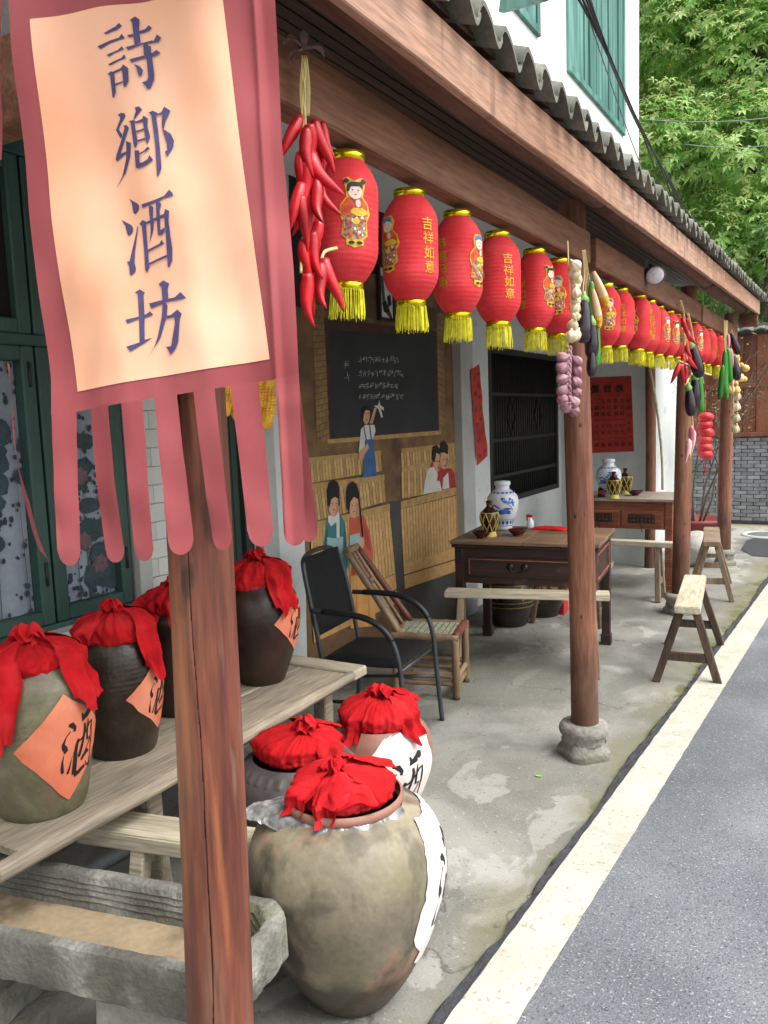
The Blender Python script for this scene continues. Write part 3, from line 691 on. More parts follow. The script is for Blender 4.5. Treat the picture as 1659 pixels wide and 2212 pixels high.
def text_polys(body, bold=0.0):
    """outlines of one line of lettering, as triangles, about 1 unit high, centred"""
    if (body, bold) in _tc: return _tc[(body, bold)]
    cu = bpy.data.curves.new('t', 'FONT'); cu.body = body; cu.size = 1.0; cu.offset = bold; cu.resolution_u = 2
    o = bpy.data.objects.new('t', cu); COL.objects.link(o); bpy.context.view_layer.update()
    me = bpy.data.meshes.new_from_object(o.evaluated_get(bpy.context.evaluated_depsgraph_get()))
    tr = []
    if me.vertices:
        xs = [v.co.x for v in me.vertices]; ys = [v.co.y for v in me.vertices]; cx = (min(xs) + max(xs)) / 2; cy = (min(ys) + max(ys)) / 2
        for p in me.polygons: tr.append([(me.vertices[i].co.x - cx, me.vertices[i].co.y - cy) for i in p.vertices])
    bpy.data.objects.remove(o); bpy.data.curves.remove(cu); bpy.data.meshes.remove(me)
    _tc[(body, bold)] = tr; return tr
def strokes(lines, closed=False):
    """brush strokes [(x, y, width) ...] to outline polygons"""
    out = []
    for ln in lines:
        L = [Vector((a, b)) for a, b, c in ln]; W = [c for a, b, c in ln]; l = []; r = []
        for i, p in enumerate(L):
            t = (L[min(i + 1, len(L) - 1)] - L[max(i - 1, 0)]); t = t.normalized() if t.length else Vector((1, 0)); nn = Vector((-t.y, t.x)) * W[i] / 2
            l.append(p + nn); r.append(p - nn)
        for i in range(len(L) - 1): out.append([tuple(l[i]), tuple(l[i + 1]), tuple(r[i + 1]), tuple(r[i])])
    return out

# ---------------------------------------------------------------- tavern banner
M['cloth_red'] = mat('banner_red_cloth', ['8a3c40', '95464a', 'a05154'], scale=4, rough=0.85, grain=0.02, bscale=300)
M['cloth_peach'] = mat('banner_peach_cloth', ['e6a480', 'ebb292', 'eebfa4'], scale=3, rough=0.85, grain=0.015, bscale=300)
M['ink_blue'] = mat('banner_ink', ['3f3a63', '4a4570'], scale=8, rough=0.8)
FWD = Vector((-0.507, 0.862, 0)); BPT = EYE + FWD * 1.32
def disp(px, py):
    return 0.008 * math.sin(px * 0.010 + py * 0.0022) + 0.005 * math.sin(px * 0.021 - py * 0.006 + 1.0) + 0.0035 * math.sin(py * 0.009 + px * 0.004) + 0.010 * noise.noise(Vector((px * 0.0035, py * 0.0028, 3))) + 0.004 * noise.noise(Vector((px * 0.012, py * 0.005, 8))) * min(1, max(0, (py - 200) / 600))
def fold(sx, sy):
    d = sx - (813 + 70 * sy / 1211); return 0.010 * math.exp(-(d / 11) ** 2) - 0.006 * (1 / (1 + math.exp(-d / 6))) * (1 if sy < 1230 else max(0, 1 - (sy - 1230) / 60))
def PB(sx, sy, off=0.0):
    """a point of the cloth, from the cloth's own (s, t) drawing grid"""
    r = ray(sx * KS, sy * KS); t = (BPT - EYE).dot(FWD) / r.dot(FWD)
    p = EYE + r * t
    return p - FWD * (disp(sx, sy) + off + fold(sx, sy))
def pl(tab, y):
    if y <= tab[0][1]: return tab[0][0]
    for (x0, y0), (x1, y1) in zip(tab, tab[1:]):
        if y <= y1: return x0 + (x1 - x0) * (y - y0) / (y1 - y0)
    return tab[-1][0]
LE = [(22, -90), (47, 82), (82, 494), (117, 886), (149, 1204), (156, 1320)]
RE = [(866, -90), (877, 0), (895, 443), (933, 850), (952, 1192)]
def gapy(x): return 1312 + (x - 230) * (1208 - 1312) / (877 - 230)
ban = thing('tavern_banner', 'red and peach cloth tavern banner with eight tails and four dark blue characters', 'banner', PB(430, -60))
def bpart(name, g, m, par=ban): return mk(name, loc(g, ban), m, par)
def sheet(u, v, off=0.0):
    a = (LE[0][0], -90); yl = -90 + (gapy(156) + 90) * v; yr = -90 + (gapy(952) + 90) * v
    x0 = pl(LE, yl); x1 = pl(RE, yr)
    return PB(x0 + (x1 - x0) * u, yl + (yr - yl) * u, off)
g = G(); g.grid(sheet, 150, 110); bpart('cloth', g, M['cloth_red'])
tails = [((247, 365), 744, 725, (300, 420), 1330, (375, 1500)), ((445, 548), 715, 697, (520, 620), 1330, (580, 1495)), ((620, 725), 690, 676, (685, 785), 1310, (735, 1478)), ((782, 893), 664, 645, (845, 966), 1290, (905, 1455)), ((975, 1083), 628, 605, (1060, 1160), 1270, (1118, 1435)), ((1158, 1295), 597, 585, (1245, 1376), 1240, (1330, 1408)), ((1388, 1505), 567, 545, (1428, 1537), 1240, (1495, 1408))]
def tail(T, name='tail', off=0.0, m='cloth_red', n=26):
    (a0, a1), ya, yb, (b0, b1), yc, tip = T; yc = tip[1] - 0.62 * (b1 - b0)
    g = G()
    def fn(u, v):
        yt_ = (ya + (yb - ya) * u) - 6; ye = yc + (tip[1] - yc) * max(0.0, 1 - abs(2 * u - 1) ** 2.2) ** 0.6
        y = yt_ + (ye - yt_) * v
        f = min(1, max(0, (y - min(ya, yb)) / (yc - min(ya, yb))))
        xl = a0 + (b0 - a0) * f; xr = a1 + (b1 - a1) * f
        if y > yc: q = (y - yc) / (tip[1] - yc); xl += (tip[0] - 0.5 * (xl + xr)) * 0.25 * q; xr += (tip[0] - 0.5 * (xl + xr)) * 0.25 * q
        x = xl + (xr - xl) * u
        curl = 0.009 * f * f * math.sin(a0 * 0.02 + v * 2.6) + 0.002 * f * math.sin(u * 2.6 + a0) + 0.0015 * math.sin(v * 15 + a0 * 0.1) * f
        return PB(x / 1.58, y / 1.58 + 850, off + curl)
    g.grid(fn, 12, n); bpart(name, g, M[m])
for T in tails: tail(T)
# back layer showing at the right and far left
tail(((1430, 1496), 560, 545, (1500, 1597), 1180, (1545, 1395)), 'tail', -0.02)
g = G(); Lb = [((-40, 2), 160), ((-30, 10), 500), ((-25, 5), 780), ((-14, 6), 1180)]
g.grid(lambda u, v: PB(-45 + (52 - 12 * v) * u, -60 + 560 * v, -0.03 + 0.02 * u), 6, 20); bpart('back_cloth', g, M['cloth_red'])
g = G(); pts = [(-6, 2, 1150), (4, 10, 1260), (14, 22, 1370), (24, 45, 1480), (45, 80, 1600), (68, 100, 1700), (88, 118, 1765), (120, 126, 1800)]
def tw(u, v):
    k = v * (len(pts) - 1); i = min(int(k), len(pts) - 2); f = k - i; a = pts[i]; b = pts[i + 1]
    x0 = a[0] + (b[0] - a[0]) * f; x1 = a[1] + (b[1] - a[1]) * f; y = a[2] + (b[2] - a[2]) * f
    return PB(x0 + (x1 - x0) * u, y + 8 * u, -0.03 + 0.02 * u * math.sin(v * 3))
g.grid(tw, 6, 30); bpart('tail', g, M['cloth_red'])
LP = [(98, -90), (111, 79), (190, 886), (234, 1247)]; RP = [(700, -90), (712, 0), (823, 886), (858, 1144)]
def panel(u, v):
    yl = 79 + (1247 - 79) * v; yr = -62 + (1144 + 62) * v
    return PB(pl(LP, yl) * (1 - u) + pl(RP, yr) * u, (yl * (1 - u) + yr * u), 0.0012)
g = G(); g.grid(panel, 60, 90); bpart('panel', g, M['cloth_peach'])
chars = [
 ((280, 20), [[(280,460),(310,485),(500,395),(565,330),(520,280),(460,350)],[(165,670),(215,715),(380,620),(610,525),(560,455),(520,520),(370,580)],[(312,805),(350,835),(440,780),(598,710),(560,662),(500,725)],[(330,955),(365,975),(560,880),(625,855),(610,800),(585,805),(560,850)],[(320,1110),(380,1065),(430,1100),(445,1300),(455,1400),(415,1500),(395,1490),(375,1300),(360,1140)],[(400,1080),(540,1025),(565,1050),(430,1105)],[(585,960),(665,1020),(670,1240),(620,1335),(590,1325),(565,1050),(540,1025)],[(440,1275),(580,1232),(580,1255),(450,1305)],[(690,215),(765,145),(835,190),(832,380),(860,580),(765,625),(740,400),(725,250)],[(645,475),(740,445),(750,480),(685,510)],[(832,385),(930,345),(985,275),(1040,325),(985,375),(835,435)],[(628,675),(760,628),(1045,530),(1065,550),(1120,430),(1195,490),(1150,560),(900,600),(665,722)],[(900,590),(960,585),(985,625),(1025,640),(1030,740),(1045,810),(1085,1100),(1085,1200),(1030,1340),(980,1360),(950,1300),(890,1250),(970,1215),(990,1150),(960,850),(915,780)],[(685,875),(915,795),(950,830),(720,925)],[(1030,745),(1055,745),(1115,692),(1185,745),(1150,770),(1045,810)],[(757,950),(850,980),(905,1045),(890,1130),(855,1155),(830,1130),(800,1010)]]),
 ((320, 310), [[(272,270),(330,242),(390,255),(405,300),(330,410),(280,505),(345,600),(310,655),(230,515),(310,345),(310,315)],[(365,455),(415,440),(462,490),(380,700),(300,905),(410,870),(410,900),(240,1020),(212,995),(225,920),(320,690),(385,490)],[(405,700),(492,745),(480,950),(400,1200),(215,1475),(330,1270),(400,1000),(410,870)],[(562,165),(630,145),(685,195),(550,365),(540,355),(585,215)],[(460,385),(540,370),(590,400),(560,430),(610,720),(605,770),(575,835),(545,800),(490,410)],[(575,400),(690,350),(705,298),(782,345),(775,480),(825,660),(780,780),(750,720),(700,400),(580,425)],[(585,550),(715,512),(720,540),(590,580)],[(605,705),(740,668),(745,700),(620,735)],[(557,868),(640,880),(650,1085),(700,1085),(790,1035),(818,965),(888,1055),(750,1140),(640,1175),(580,1160)],[(640,925),(720,890),(785,818),(825,855),(790,885),(640,950)],[(795,245),(860,215),(920,240),(945,262),(915,300),(960,580),(1020,1080),(1030,1200),(985,1335),(960,1320),(920,850),(840,290)],[(940,265),(1000,235),(1045,140),(1150,210),(1075,380),(1045,525),(1160,600),(1220,720),(1210,830),(1120,995),(1070,915),(1115,880),(1100,750),(1030,560),(1012,450),(1015,265),(920,300)]]),
 ((350, 590), [[(285,200),(460,305),(485,350),(470,410),(405,470),(370,440),(335,260)],[(152,545),(330,640),(365,700),(355,760),(300,820),(265,800),(225,650)],[(440,668),(455,680),(405,1120),(405,1290),(430,1380),(420,1440),(350,1495),(325,1460),(315,1350),(272,1255),(315,1250),(360,1040),(425,760)],[(527,325),(740,280),(930,210),(1010,108),(1065,160),(1085,215),(930,250),(840,300),(660,350),(545,385)],[(665,350),(695,355),(745,390),(735,560),(750,620),(740,760),(665,970),(690,800),(690,640),(670,480)],[(790,315),(840,305),(885,345),(855,440),(865,760),(880,765),(935,730),(945,780),(900,845),(850,855),(820,840),(800,560)],[(482,640),(545,578),(620,620),(605,680),(630,1000),(655,1280),(665,1360),(625,1455),(590,1400),(575,1150),(530,680)],[(600,625),(930,510),(950,430),(1020,465),(1010,640),(1065,1080),(1060,1270),(1010,1375),(985,1370),(960,850),(935,560),(610,660)],[(635,1075),(850,990),(885,925),(930,995),(640,1115)],[(655,1295),(980,1170),(985,1210),(665,1330)]]),
 ((380, 870), [[(262,325),(340,270),(430,325),(408,370),(430,700),(440,1110),(360,1170),(340,760),(310,350)],[(115,780),(335,725),(345,765),(155,840)],[(430,700),(475,675),(520,635),(580,700),(430,750)],[(145,1225),(355,1155),(440,1110),(575,1075),(400,1190),(210,1305)],[(665,195),(750,135),(850,190),(820,270),(835,430),(835,460),(735,465),(720,250)],[(500,510),(725,460),(940,415),(1035,328),(1135,435),(790,495),(740,520),(545,590)],[(738,515),(790,505),(820,550),(810,720),(780,820),(700,1080),(640,1180),(480,1425),(600,1230),(660,1050),(725,730)],[(810,715),(880,705),(985,615),(1062,690),(1030,770),(1000,1150),(960,1250),(870,1360),(840,1300),(790,1230),(880,1215),(945,850),(940,740),(805,770)]])]
for (ox, oy), polys in chars:
    vs, fs = sliced(polys, 110); g = G()
    g.add([PB(x / 5.184 + ox, y / 5.184 + oy, 0.0024 + k * 0.00012) for x, y, k in vs], fs, True); bpart('character', g, M['ink_blue'])

# ---------------------------------------------------------------- lanterns
M['lantern_red'] = mat('lantern_red', ['c8282f', 'd2363c', 'da474b'], scale=9, rough=0.75, bump=0.1, bscale=200, grain=0.04, spec=0.25, rvar=0.07)
M['gold_foil'] = mat('gold_foil', ['9c8a12', 'd8c21c', 'f2e23a'], scale=22, stretch=(1, 1, 0.1), rough=0.22, metal=0.85, grain=0.1)
M['tassel'] = mat('tassel_yellow', ['c2bb0a', 'd6cf12', 'e4de28'], scale=60, rough=0.6, grain=0.1)
M['gold_print'] = mat('gold_print', ['b98a16', 'd1a51f'], scale=20, rough=0.4, metal=0.3)
M['thread'] = mat('thread', ['4a4846'], rough=0.6)
M['skin_print'] = mat('print_skin', ['e6c3b6', 'eed0c4'], scale=9, rough=0.6)
M['black_print'] = mat('print_black', ['16161c'], rough=0.6)
M['red_print'] = mat('print_red_robe', ['b83418', 'd0571f'], scale=60, rough=0.6)
M['blue_print'] = mat('print_blue', ['33457e', '8a3a3e', 'b8963a', '4a62a0'], scale=130, rough=0.6)
M['yellow_print'] = mat('print_yellow', ['c9a01c', 'dcb92c', 'a87d14'], scale=60, rough=0.6)
M['white_print'] = mat('print_white', ['dcd8d4'], rough=0.6)
M['hat_print'] = mat('print_hat', ['3b6c9a', '4a80b0'], scale=30, rough=0.6)
LR, LH = 0.0735, 0.265
def lprof(z):
    """radius of the shade at height z (0 at the bottom)"""
    t = z / LH; r0 = 0.038
    a = min(t, 1 - t); s = min(1, a / 0.27)
    r = r0 + (LR - r0) * math.sin(s * PI / 2) ** 0.85
    return r
NR = 22
def lrib(z): t = z / LH; return lprof(z) + 0.0007 * (abs(math.sin(PI * NR * t)) - 0.6)
def lantern_shade():
    g = G(); n = 96
    zs = [LH * i / 110 for i in range(111)]
    g.lathe([(lrib(z), z) for z in zs], 64, fn=lambda r, z, a: r * (1 + 0.004 * math.cos(8 * a)))
    return g
def ring(z0, r, h):
    g = G(); g.lathe([(r - 0.004, z0 - 0.001), (r, z0), (r + 0.0006, z0 + h / 2), (r, z0 + h), (r - 0.004, z0 + h + 0.0006), (r - 0.004, z0)], 40); return g
def on_shade(vs, th, zc, off, s):
    out = []
    for x, y, k in vs:
        z = zc + y * s; a = th + x * s / LR; r = lprof(z) + 0.0012 + off + k * 0.00003
        out.append(Vector((r * math.cos(a), r * math.sin(a), z)))
    return out
GOOD = ['吉', '祥', '如', '意']; RICH = ['恭', '喜', '發', '財']
def lettering(word, th, bold=0.008):
    g = G()
    for i, ch in enumerate(word):
        vs, fs = sliced(text_polys(ch, bold), 0.2)
        g.add(on_shade([(x * 1.05, y, 0) for x, y, k in vs], th + 0.03 * (i - 1.5), LH * 0.5 + 0.054 - i * 0.036, 0.0006, 0.034), fs)
    return g
def figure(th, girl):
    """little child printed in several colours: list of (name, container, material); unit = lantern drawing"""
    L = []
    def lay(name, polys, m, off, cell=0.18):
        vs, fs = sliced(polys, cell); g = G(); g.add(on_shade(vs, th, LH * 0.5 + 0.004, off, 0.052), fs); L.append((name, g, m))
    R = random.Random(3)
    out = [(-0.42, 1.15), (-0.28, 1.42), (0.28, 1.42), (0.46, 1.12), (0.36, 0.72), (0.62, 0.45), (0.74, 0.05), (0.56, -0.3), (0.62, -0.85), (0.40, -1.0), (0.42, -1.24), (0.0, -1.36), (-0.36, -1.24), (-0.38, -0.98), (-0.58, -0.85), (-0.52, -0.3), (-0.66, 0.0), (-0.62, 0.4), (-0.36, 0.7)]
    if girl: out[1:3] = [(-0.5, 1.42), (-0.3, 1.5), (0.0, 1.36), (0.3, 1.5), (0.52, 1.42)]
    lay('gold_outline', [out], 'yellow_print', 0.0004)
    lay('robe', [[(-0.34, 0.66), (0.34, 0.66), (0.58, 0.4), (0.62, -0.05), (-0.58, -0.05), (-0.58, 0.36)]], 'red_print', 0.0009)
    lay('skirt', [[(-0.5, -0.05), (0.55, -0.05), (0.52, -0.84), (0.3, -1.0), (-0.3, -1.0), (-0.52, -0.82)]], 'blue_print', 0.0009)
    dots = [ell(R.uniform(-0.45, 0.45), R.uniform(-0.9, -0.1), R.uniform(0.03, 0.08), R.uniform(0.03, 0.09), 7) for _ in range(16)]
    lay('flower_dots', dots[:8], 'red_print', 0.0014); lay('white_dots', dots[8:], 'white_print', 0.0016)
    lay('golden_ingot', [ell(0.18, 0.1, 0.4, 0.17, 14, 0, 0.12), ell(0.05, -0.28, 0.16, 0.14, 9)], 'yellow_print', 0.0019)
    lay('collar', [[(-0.12, 0.68), (0.02, 0.42), (0.1, 0.3), (0.2, 0.36), (0.3, 0.68), (0.2, 0.66), (0.1, 0.48), (0.0, 0.62)]], 'blue_print', 0.0019)
    lay('face', [ell(0.02, 0.94, 0.31, 0.33, 18), ell(0.14, 0.44, 0.12, 0.16, 9)], 'skin_print', 0.0023)
    if girl:
        lay('hair', [[(-0.34, 0.9), (-0.33, 1.18), (-0.2, 1.3), (0.2, 1.31), (0.34, 1.16), (0.33, 1.0), (0.2, 1.13), (-0.18, 1.1), (-0.24, 0.92)], ell(-0.36, 1.34, 0.12, 0.1, 10), ell(0.38, 1.34, 0.12, 0.1, 10)], 'black_print', 0.0027)
    else:
        lay('hat', [[(-0.34, 1.06), (-0.24, 1.3), (0.0, 1.38), (0.24, 1.3), (0.34, 1.06), (0.0, 1.16)]], 'hat_print', 0.0027)
    lay('features', [ell(-0.1, 0.97, 0.035, 0.025, 7), ell(0.14, 0.97, 0.035, 0.025, 7), ell(0.02, 0.79, 0.05, 0.018, 7), ell(-0.14, -1.16, 0.14, 0.07, 9), ell(0.2, -1.16, 0.14, 0.07, 9)], 'black_print', 0.0031)
    return L
def tassel():
    g = G(); R = random.Random(5); n = 84
    for k in range(n):
        a = 2 * PI * k / n + R.uniform(-0.03, 0.03); r = 0.0385 + R.uniform(-0.002, 0.001); L_ = 0.062 + R.uniform(-0.008, 0.008); fl = R.uniform(-0.001, 0.006)
        p = [Vector((r * math.cos(a), r * math.sin(a), -0.016)), Vector(((r + fl * 0.6) * math.cos(a + 0.02), (r + fl * 0.6) * math.sin(a + 0.02), -0.016 - L_ * 0.5)), Vector(((r + fl) * math.cos(a + R.uniform(-0.06, 0.06)), (r + fl) * math.sin(a), -0.016 - L_))]
        g.tube(p, 0.0009, 4, cap=False)
    return g
lan0 = {}
def lantern_base():
    t = thing('red_lantern', 'x', 'lantern')
    mk('shade', lantern_shade(), M['lantern_red'], t)
    mk('top_ring', ring(LH - 0.001, 0.041, 0.019), M['gold_foil'], t)
    mk('bottom_ring', ring(-0.018, 0.0385, 0.019), M['gold_foil'], t)
    o = mk('tassel', tassel(), M['tassel'], t); o['kind'] = 'stuff'
    g = G(); g.tube([(0, 0, LH + 0.015), (0.0, 0, LH + 0.24)], 0.0006, 4, cap=False); mk('hanging_wire', g, M['thread'], t)
    g = G(); g.lettering = None
    for th, w in ((0, GOOD), (PI, RICH)): mk('lettering', lettering(w, th), M['gold_print'], t)
    for th, gl in ((PI / 2, True), (-PI / 2, False)):
        f = None
        for nm, gg, m in figure(th, gl):
            if f is None: f = mk('printed_child', gg, M[m], t)
            else: mk(nm, gg, M[m], f)['kind'] = 'stuff'
    return t
lan = lantern_base()
lx = -1.02
tops = [(739, 345), (881, 418), (984, 470), (1073, 512), (1154, 545), (1204, 568)] + [((1700 + a / 2.218) * KS, (800 + b / 2.218) * KS) for a, b in ((497, 250), (608, 275), (735, 330), (800, 365), (875, 400), (950, 430), (1010, 452), (1130, 510), (1180, 535), (1225, 555), (1290, 580))]
# what each lantern shows towards the street: heading of its girl print relative to the line to the camera (degrees, + = to the right)
heads = [14, 130, 235, 118, 50, 176, 196, 100, -25, 110, 235, 48, 42, 50, 95, -85, -80]
desc = ['printed girl facing front, first in row, behind the chillies', 'gold characters right and boy left, second in row', 'dull characters left and boy right, third in row', 'gold good-luck characters near its middle, fourth in the row', 'girl printed at its right edge, fifth in the row', 'boy in a blue hat facing front, beside the garlic braid',
        'boy half covered by the corn cobs', 'gold good-luck characters, just right of the corn cobs', 'characters at its right edge, third after the corn', 'gold good-luck characters partly overlapped, fourth after the corn', 'print at its left edge, fifth after the corn', 'girl printed right of its middle, sixth after the corn', 'girl print beside the chillies of the third post', 'child at its right edge, just past the third post', 'gold characters, second past the third post', 'gold characters, third past the third post', 'gold characters at its right edge, last in the row']
for i, (a, b) in enumerate(tops):
    p = P(a, b, x=lx); loc_ = Vector((lx, p.y, p.z - LH - 0.008))
    to = math.atan2(-loc_.y, -loc_.x)
    rz = to + math.radians(heads[i]) - PI / 2
    if i == 0: q = lan; q.location = loc_; q.rotation_euler = (0, 0, rz)
    else: q = dup(lan, loc_, rz)
    q.rotation_euler[0] = rnd(-0.045, 0.045); q.rotation_euler[1] = rnd(-0.045, 0.045); q.scale = (rnd(0.97, 1.03),) * 2 + (rnd(0.98, 1.02),)
    q['label'] = 'red paper lantern with ' + desc[i]; q['group'] = 'red lanterns hanging under the tie beams'
p = P(1552, 728, x=lx); q = dup(lan, (lx, p.y, p.z - LH - 0.01), rnd(0, 6)); q['label'] = 'last red lantern, mostly hidden beside the farthest post'; q['group'] = 'red lanterns hanging under the tie beams'

# ---------------------------------------------------------------- classroom mural on the wall (flat paint, laid on in coats)
def flatmat(name, a, b=None, rough=0.8, scale=10, grain=0.06):
    M[name] = mat(name, [a, b or a], scale=scale, rough=rough, grain=grain); return M[name]
flatmat('m_ground', '4a3826', '7c5f3c', scale=6); over(M['m_ground'], '7a5c38', 4, 0.55, 0.7, amount=0.6)
flatmat('m_dark', '191512', '261f19', scale=3); flatmat('m_brick', '6f5737', '8e7348', scale=9); flatmat('m_joint', '4a3a26', '55452d')
flatmat('m_board', '202325', '2b2e30', scale=3); flatmat('m_frame', '3b211a', '4b2b20'); flatmat('m_rail', '97774a', 'b2925c', scale=16, grain=0.12); flatmat('m_slat', 'ac8a58', 'c4a36c', scale=22, grain=0.12); flatmat('m_slat2', '97794c', 'ae8c58', scale=22, grain=0.12); flatmat('m_lowslat', 'b98e58', 'cca26a', scale=20, grain=0.1)
flatmat('m_skin', 'b98a6c', 'c9997c'); flatmat('m_hair', '15110f'); flatmat('m_white', 'b9bab2', 'c8c8c0'); flatmat('m_blue', '2f4f76', '3d6390'); flatmat('m_teal', '2a6a6b', '367c7b'); flatmat('m_red', 'a94b36', 'b85a40'); flatmat('m_crim', '8d2327', 'a02c2e'); flatmat('m_book', '86a3a4', '96b2b1'); flatmat('m_chalk', '9da09e', 'b1b4b2', scale=40); flatmat('m_orange', 'c08a4a', 'cb9a5c'); flatmat('m_grey', '3c3b38', '4d4b47', scale=6)
mural = thing('mural', 'painted classroom mural with blackboard, wooden desks and children on the porch wall', 'mural', (XW, 4.6, 0))
def mp(cx, cy, lay): p = P((900 + cx / 2.212) * KS, (900 + cy / 2.212) * KS, x=XW); return Vector((XW + 0.0015 + lay * 0.0009, p.y, p.z))
def mpoly(name, polys, m, lay, par=mural):
    if 1 < len(polys) <= 5 and par is mural and m not in ('m_joint', 'm_grey'):
        for k, p in enumerate(polys): o = mpoly(name, [p], m, lay + k * 0.015)
        return o
    g = G()
    for k, p in enumerate(polys):
        vs, fs = sliced([p], 0); g.add([mp(x, y, lay + k * 0.015) for x, y, _ in vs], fs)
    return mk(name, loc(g, mural), M[m], par)
def bil(q, u, v):
    (a, b, c, d) = q
    return ((a[0] * (1 - u) + b[0] * u) * (1 - v) + (d[0] * (1 - u) + c[0] * u) * v, (a[1] * (1 - u) + b[1] * u) * (1 - v) + (d[1] * (1 - u) + c[1] * u) * v)
def slats(q, n, lay, m=('m_slat', 'm_slat2')):
    A = [[], []]
    for k in range(n):
        u0, u1 = k / n, (k + 0.86) / n; A[k % 2 if random.random() < 0.8 else 0].append([bil(q, u0, 0), bil(q, u1, 0), bil(q, u1, 1), bil(q, u0, 1)])
    base = [[bil(q, 0, 0), bil(q, 1, 0), bil(q, 1, 1), bil(q, 0, 1)]]
    o = mpoly('painted_desk', base, 'm_joint', lay)
    for a, mm in zip(A, m):
        if a: mpoly('painted_slats', a, mm, lay + 0.5, o)['kind'] = 'stuff'
    return o
mpoly('painted_ground', [[(40, -775), (300, -830), (590, -800), (1240, -480), (1252, 560), (1290, 1790), (1300, 2700), (180, 2900), (150, 1400)]], 'm_ground', 0)
mpoly('painted_dark_top', [[(42, -770), (300, -825), (590, -795), (1238, -480), (1245, -40), (1000, -40), (420, -70), (200, 0), (140, 180), (60, 160)]], 'm_dark', 1)  # near-black area across the upper part of the mural
def brickcol(q, rows, cols, lay):
    A = []
    for r in range(rows):
        sh = 0.5 / cols if r % 2 else 0
        for c_ in range(cols + 1):
            u0 = max(0, c_ / cols - sh); u1 = min(1, (c_ + 1) / cols - sh - 0.03)
            if u1 > u0 + 0.05: A.append([bil(q, u0, (r + 0.05) / rows), bil(q, u1, (r + 0.05) / rows), bil(q, u1, (r + 0.95) / rows), bil(q, u0, (r + 0.95) / rows)])
    o = mpoly('painted_brick_column', [[bil(q, 0, 0), bil(q, 1, 0), bil(q, 1, 1), bil(q, 0, 1)]], 'm_joint', lay); mpoly('painted_bricks', A, 'm_brick', lay + 0.5, o)['kind'] = 'stuff'
brickcol([(205, 150), (290, 160), (330, 1110), (240, 1150)], 22, 2, 2)
brickcol([(205, -40), (1090, 190), (1095, 330), (210, 180)], 3, 13, 2.2)
brickcol([(1085, 210), (1135, 220), (1148, 1080), (1098, 1050)], 20, 1, 2.4)
mpoly('painted_board_frame', [[(288, 250), (1085, 345), (1102, 1052), (330, 1105)]], 'm_frame', 4)
mpoly('painted_blackboard', [[(318, 335), (1074, 378), (1090, 1040), (345, 1086)]], 'm_board', 5)
A = []
R_ = random.Random(4)
def scribble(x, y, s):
    out = []
    for k in range(R_.randint(5, 8)):
        a, b = x + R_.uniform(-0.4, 0.4) * s * 0.7, y + R_.uniform(-0.5, 0.5) * s
        if R_.random() < 0.5: out.append([(a - s * R_.uniform(0.15, 0.35), b + 1, 2.2), (a + s * R_.uniform(0.15, 0.3), b - 2, 2.2)])
        else: out.append([(a, b - s * R_.uniform(0.15, 0.4), 2.4), (a + R_.uniform(-4, 2), b + s * R_.uniform(0.15, 0.45), 2.0)])
    return strokes(out)
for row, (y, n, x1) in enumerate(((545, 11, 815), (640, 11, 840), (728, 10, 800), (805, 12, 835))):
    for k in range(n): A += scribble(542 + (x1 - 550) * k / (n - 1), y + (R_.uniform(-3, 3)), 34)
A += scribble(443, 570, 50) + scribble(450, 660, 50)
mpoly('painted_chalk_writing', A, 'm_chalk', 6)['kind'] = 'stuff'
mpoly('painted_ledge', [[(310, 1108), (1112, 1044), (1114, 1072), (312, 1138)]], 'm_rail', 6)
# desks, far to near
def rail(a, b, th, lay): return mpoly('painted_rail', [[a, b, (b[0] + 2, b[1] + th), (a[0] + 2, a[1] + th)]], 'm_rail', lay)
slats([(150, 1270), (690, 1210), (700, 1330), (160, 1420)], 26, 4); rail((150, 1240), (688, 1186), 30, 5.5)
slats([(832, 1200), (1226, 1160), (1242, 1240), (836, 1300)], 20, 4); rail((832, 1172), (1226, 1130), 32, 5.5)
slats([(834, 1335), (1252, 1275), (1272, 1440), (836, 1525)], 20, 6); rail((832, 1300), (1250, 1240), 36, 7.5)
slats([(170, 1460), (712, 1390), (726, 1545), (200, 1690)], 24, 7); rail((165, 1424), (710, 1354), 42, 8.5)
# middle child with toy plane
mpoly('painted_child_shirt', [[(545, 1035), (575, 1005), (640, 1005), (648, 1050), (628, 1110), (572, 1115), (572, 1195), (528, 1205)], [(605, 1000), (622, 985), (655, 890), (640, 885), (618, 950)]], 'm_white', 9)
mpoly('painted_overalls', [[(575, 1108), (632, 1105), (656, 1365), (553, 1378), (575, 1170)], [(560, 1018), (568, 1016), (585, 1110), (577, 1110)], [(600, 1005), (608, 1005), (622, 1106), (612, 1106)]], 'm_blue', 10)
mpoly('painted_face', [ell(580, 935, 26, 66, 18), [(528, 1200), (590, 1135), (600, 1165), (545, 1260), (530, 1250)], [(605, 985), (625, 1000), (655, 885), (645, 880)]], 'm_skin', 11)
mpoly('painted_hair', [[(552, 960), (550, 900), (570, 868), (600, 872), (606, 905), (575, 900), (562, 930), (560, 965)]], 'm_hair', 12)
mpoly('painted_toy_plane', [[(632, 870), (662, 868), (672, 832), (680, 868), (702, 880), (704, 905), (682, 890), (698, 952), (686, 955), (664, 892)]], 'm_white', 12)
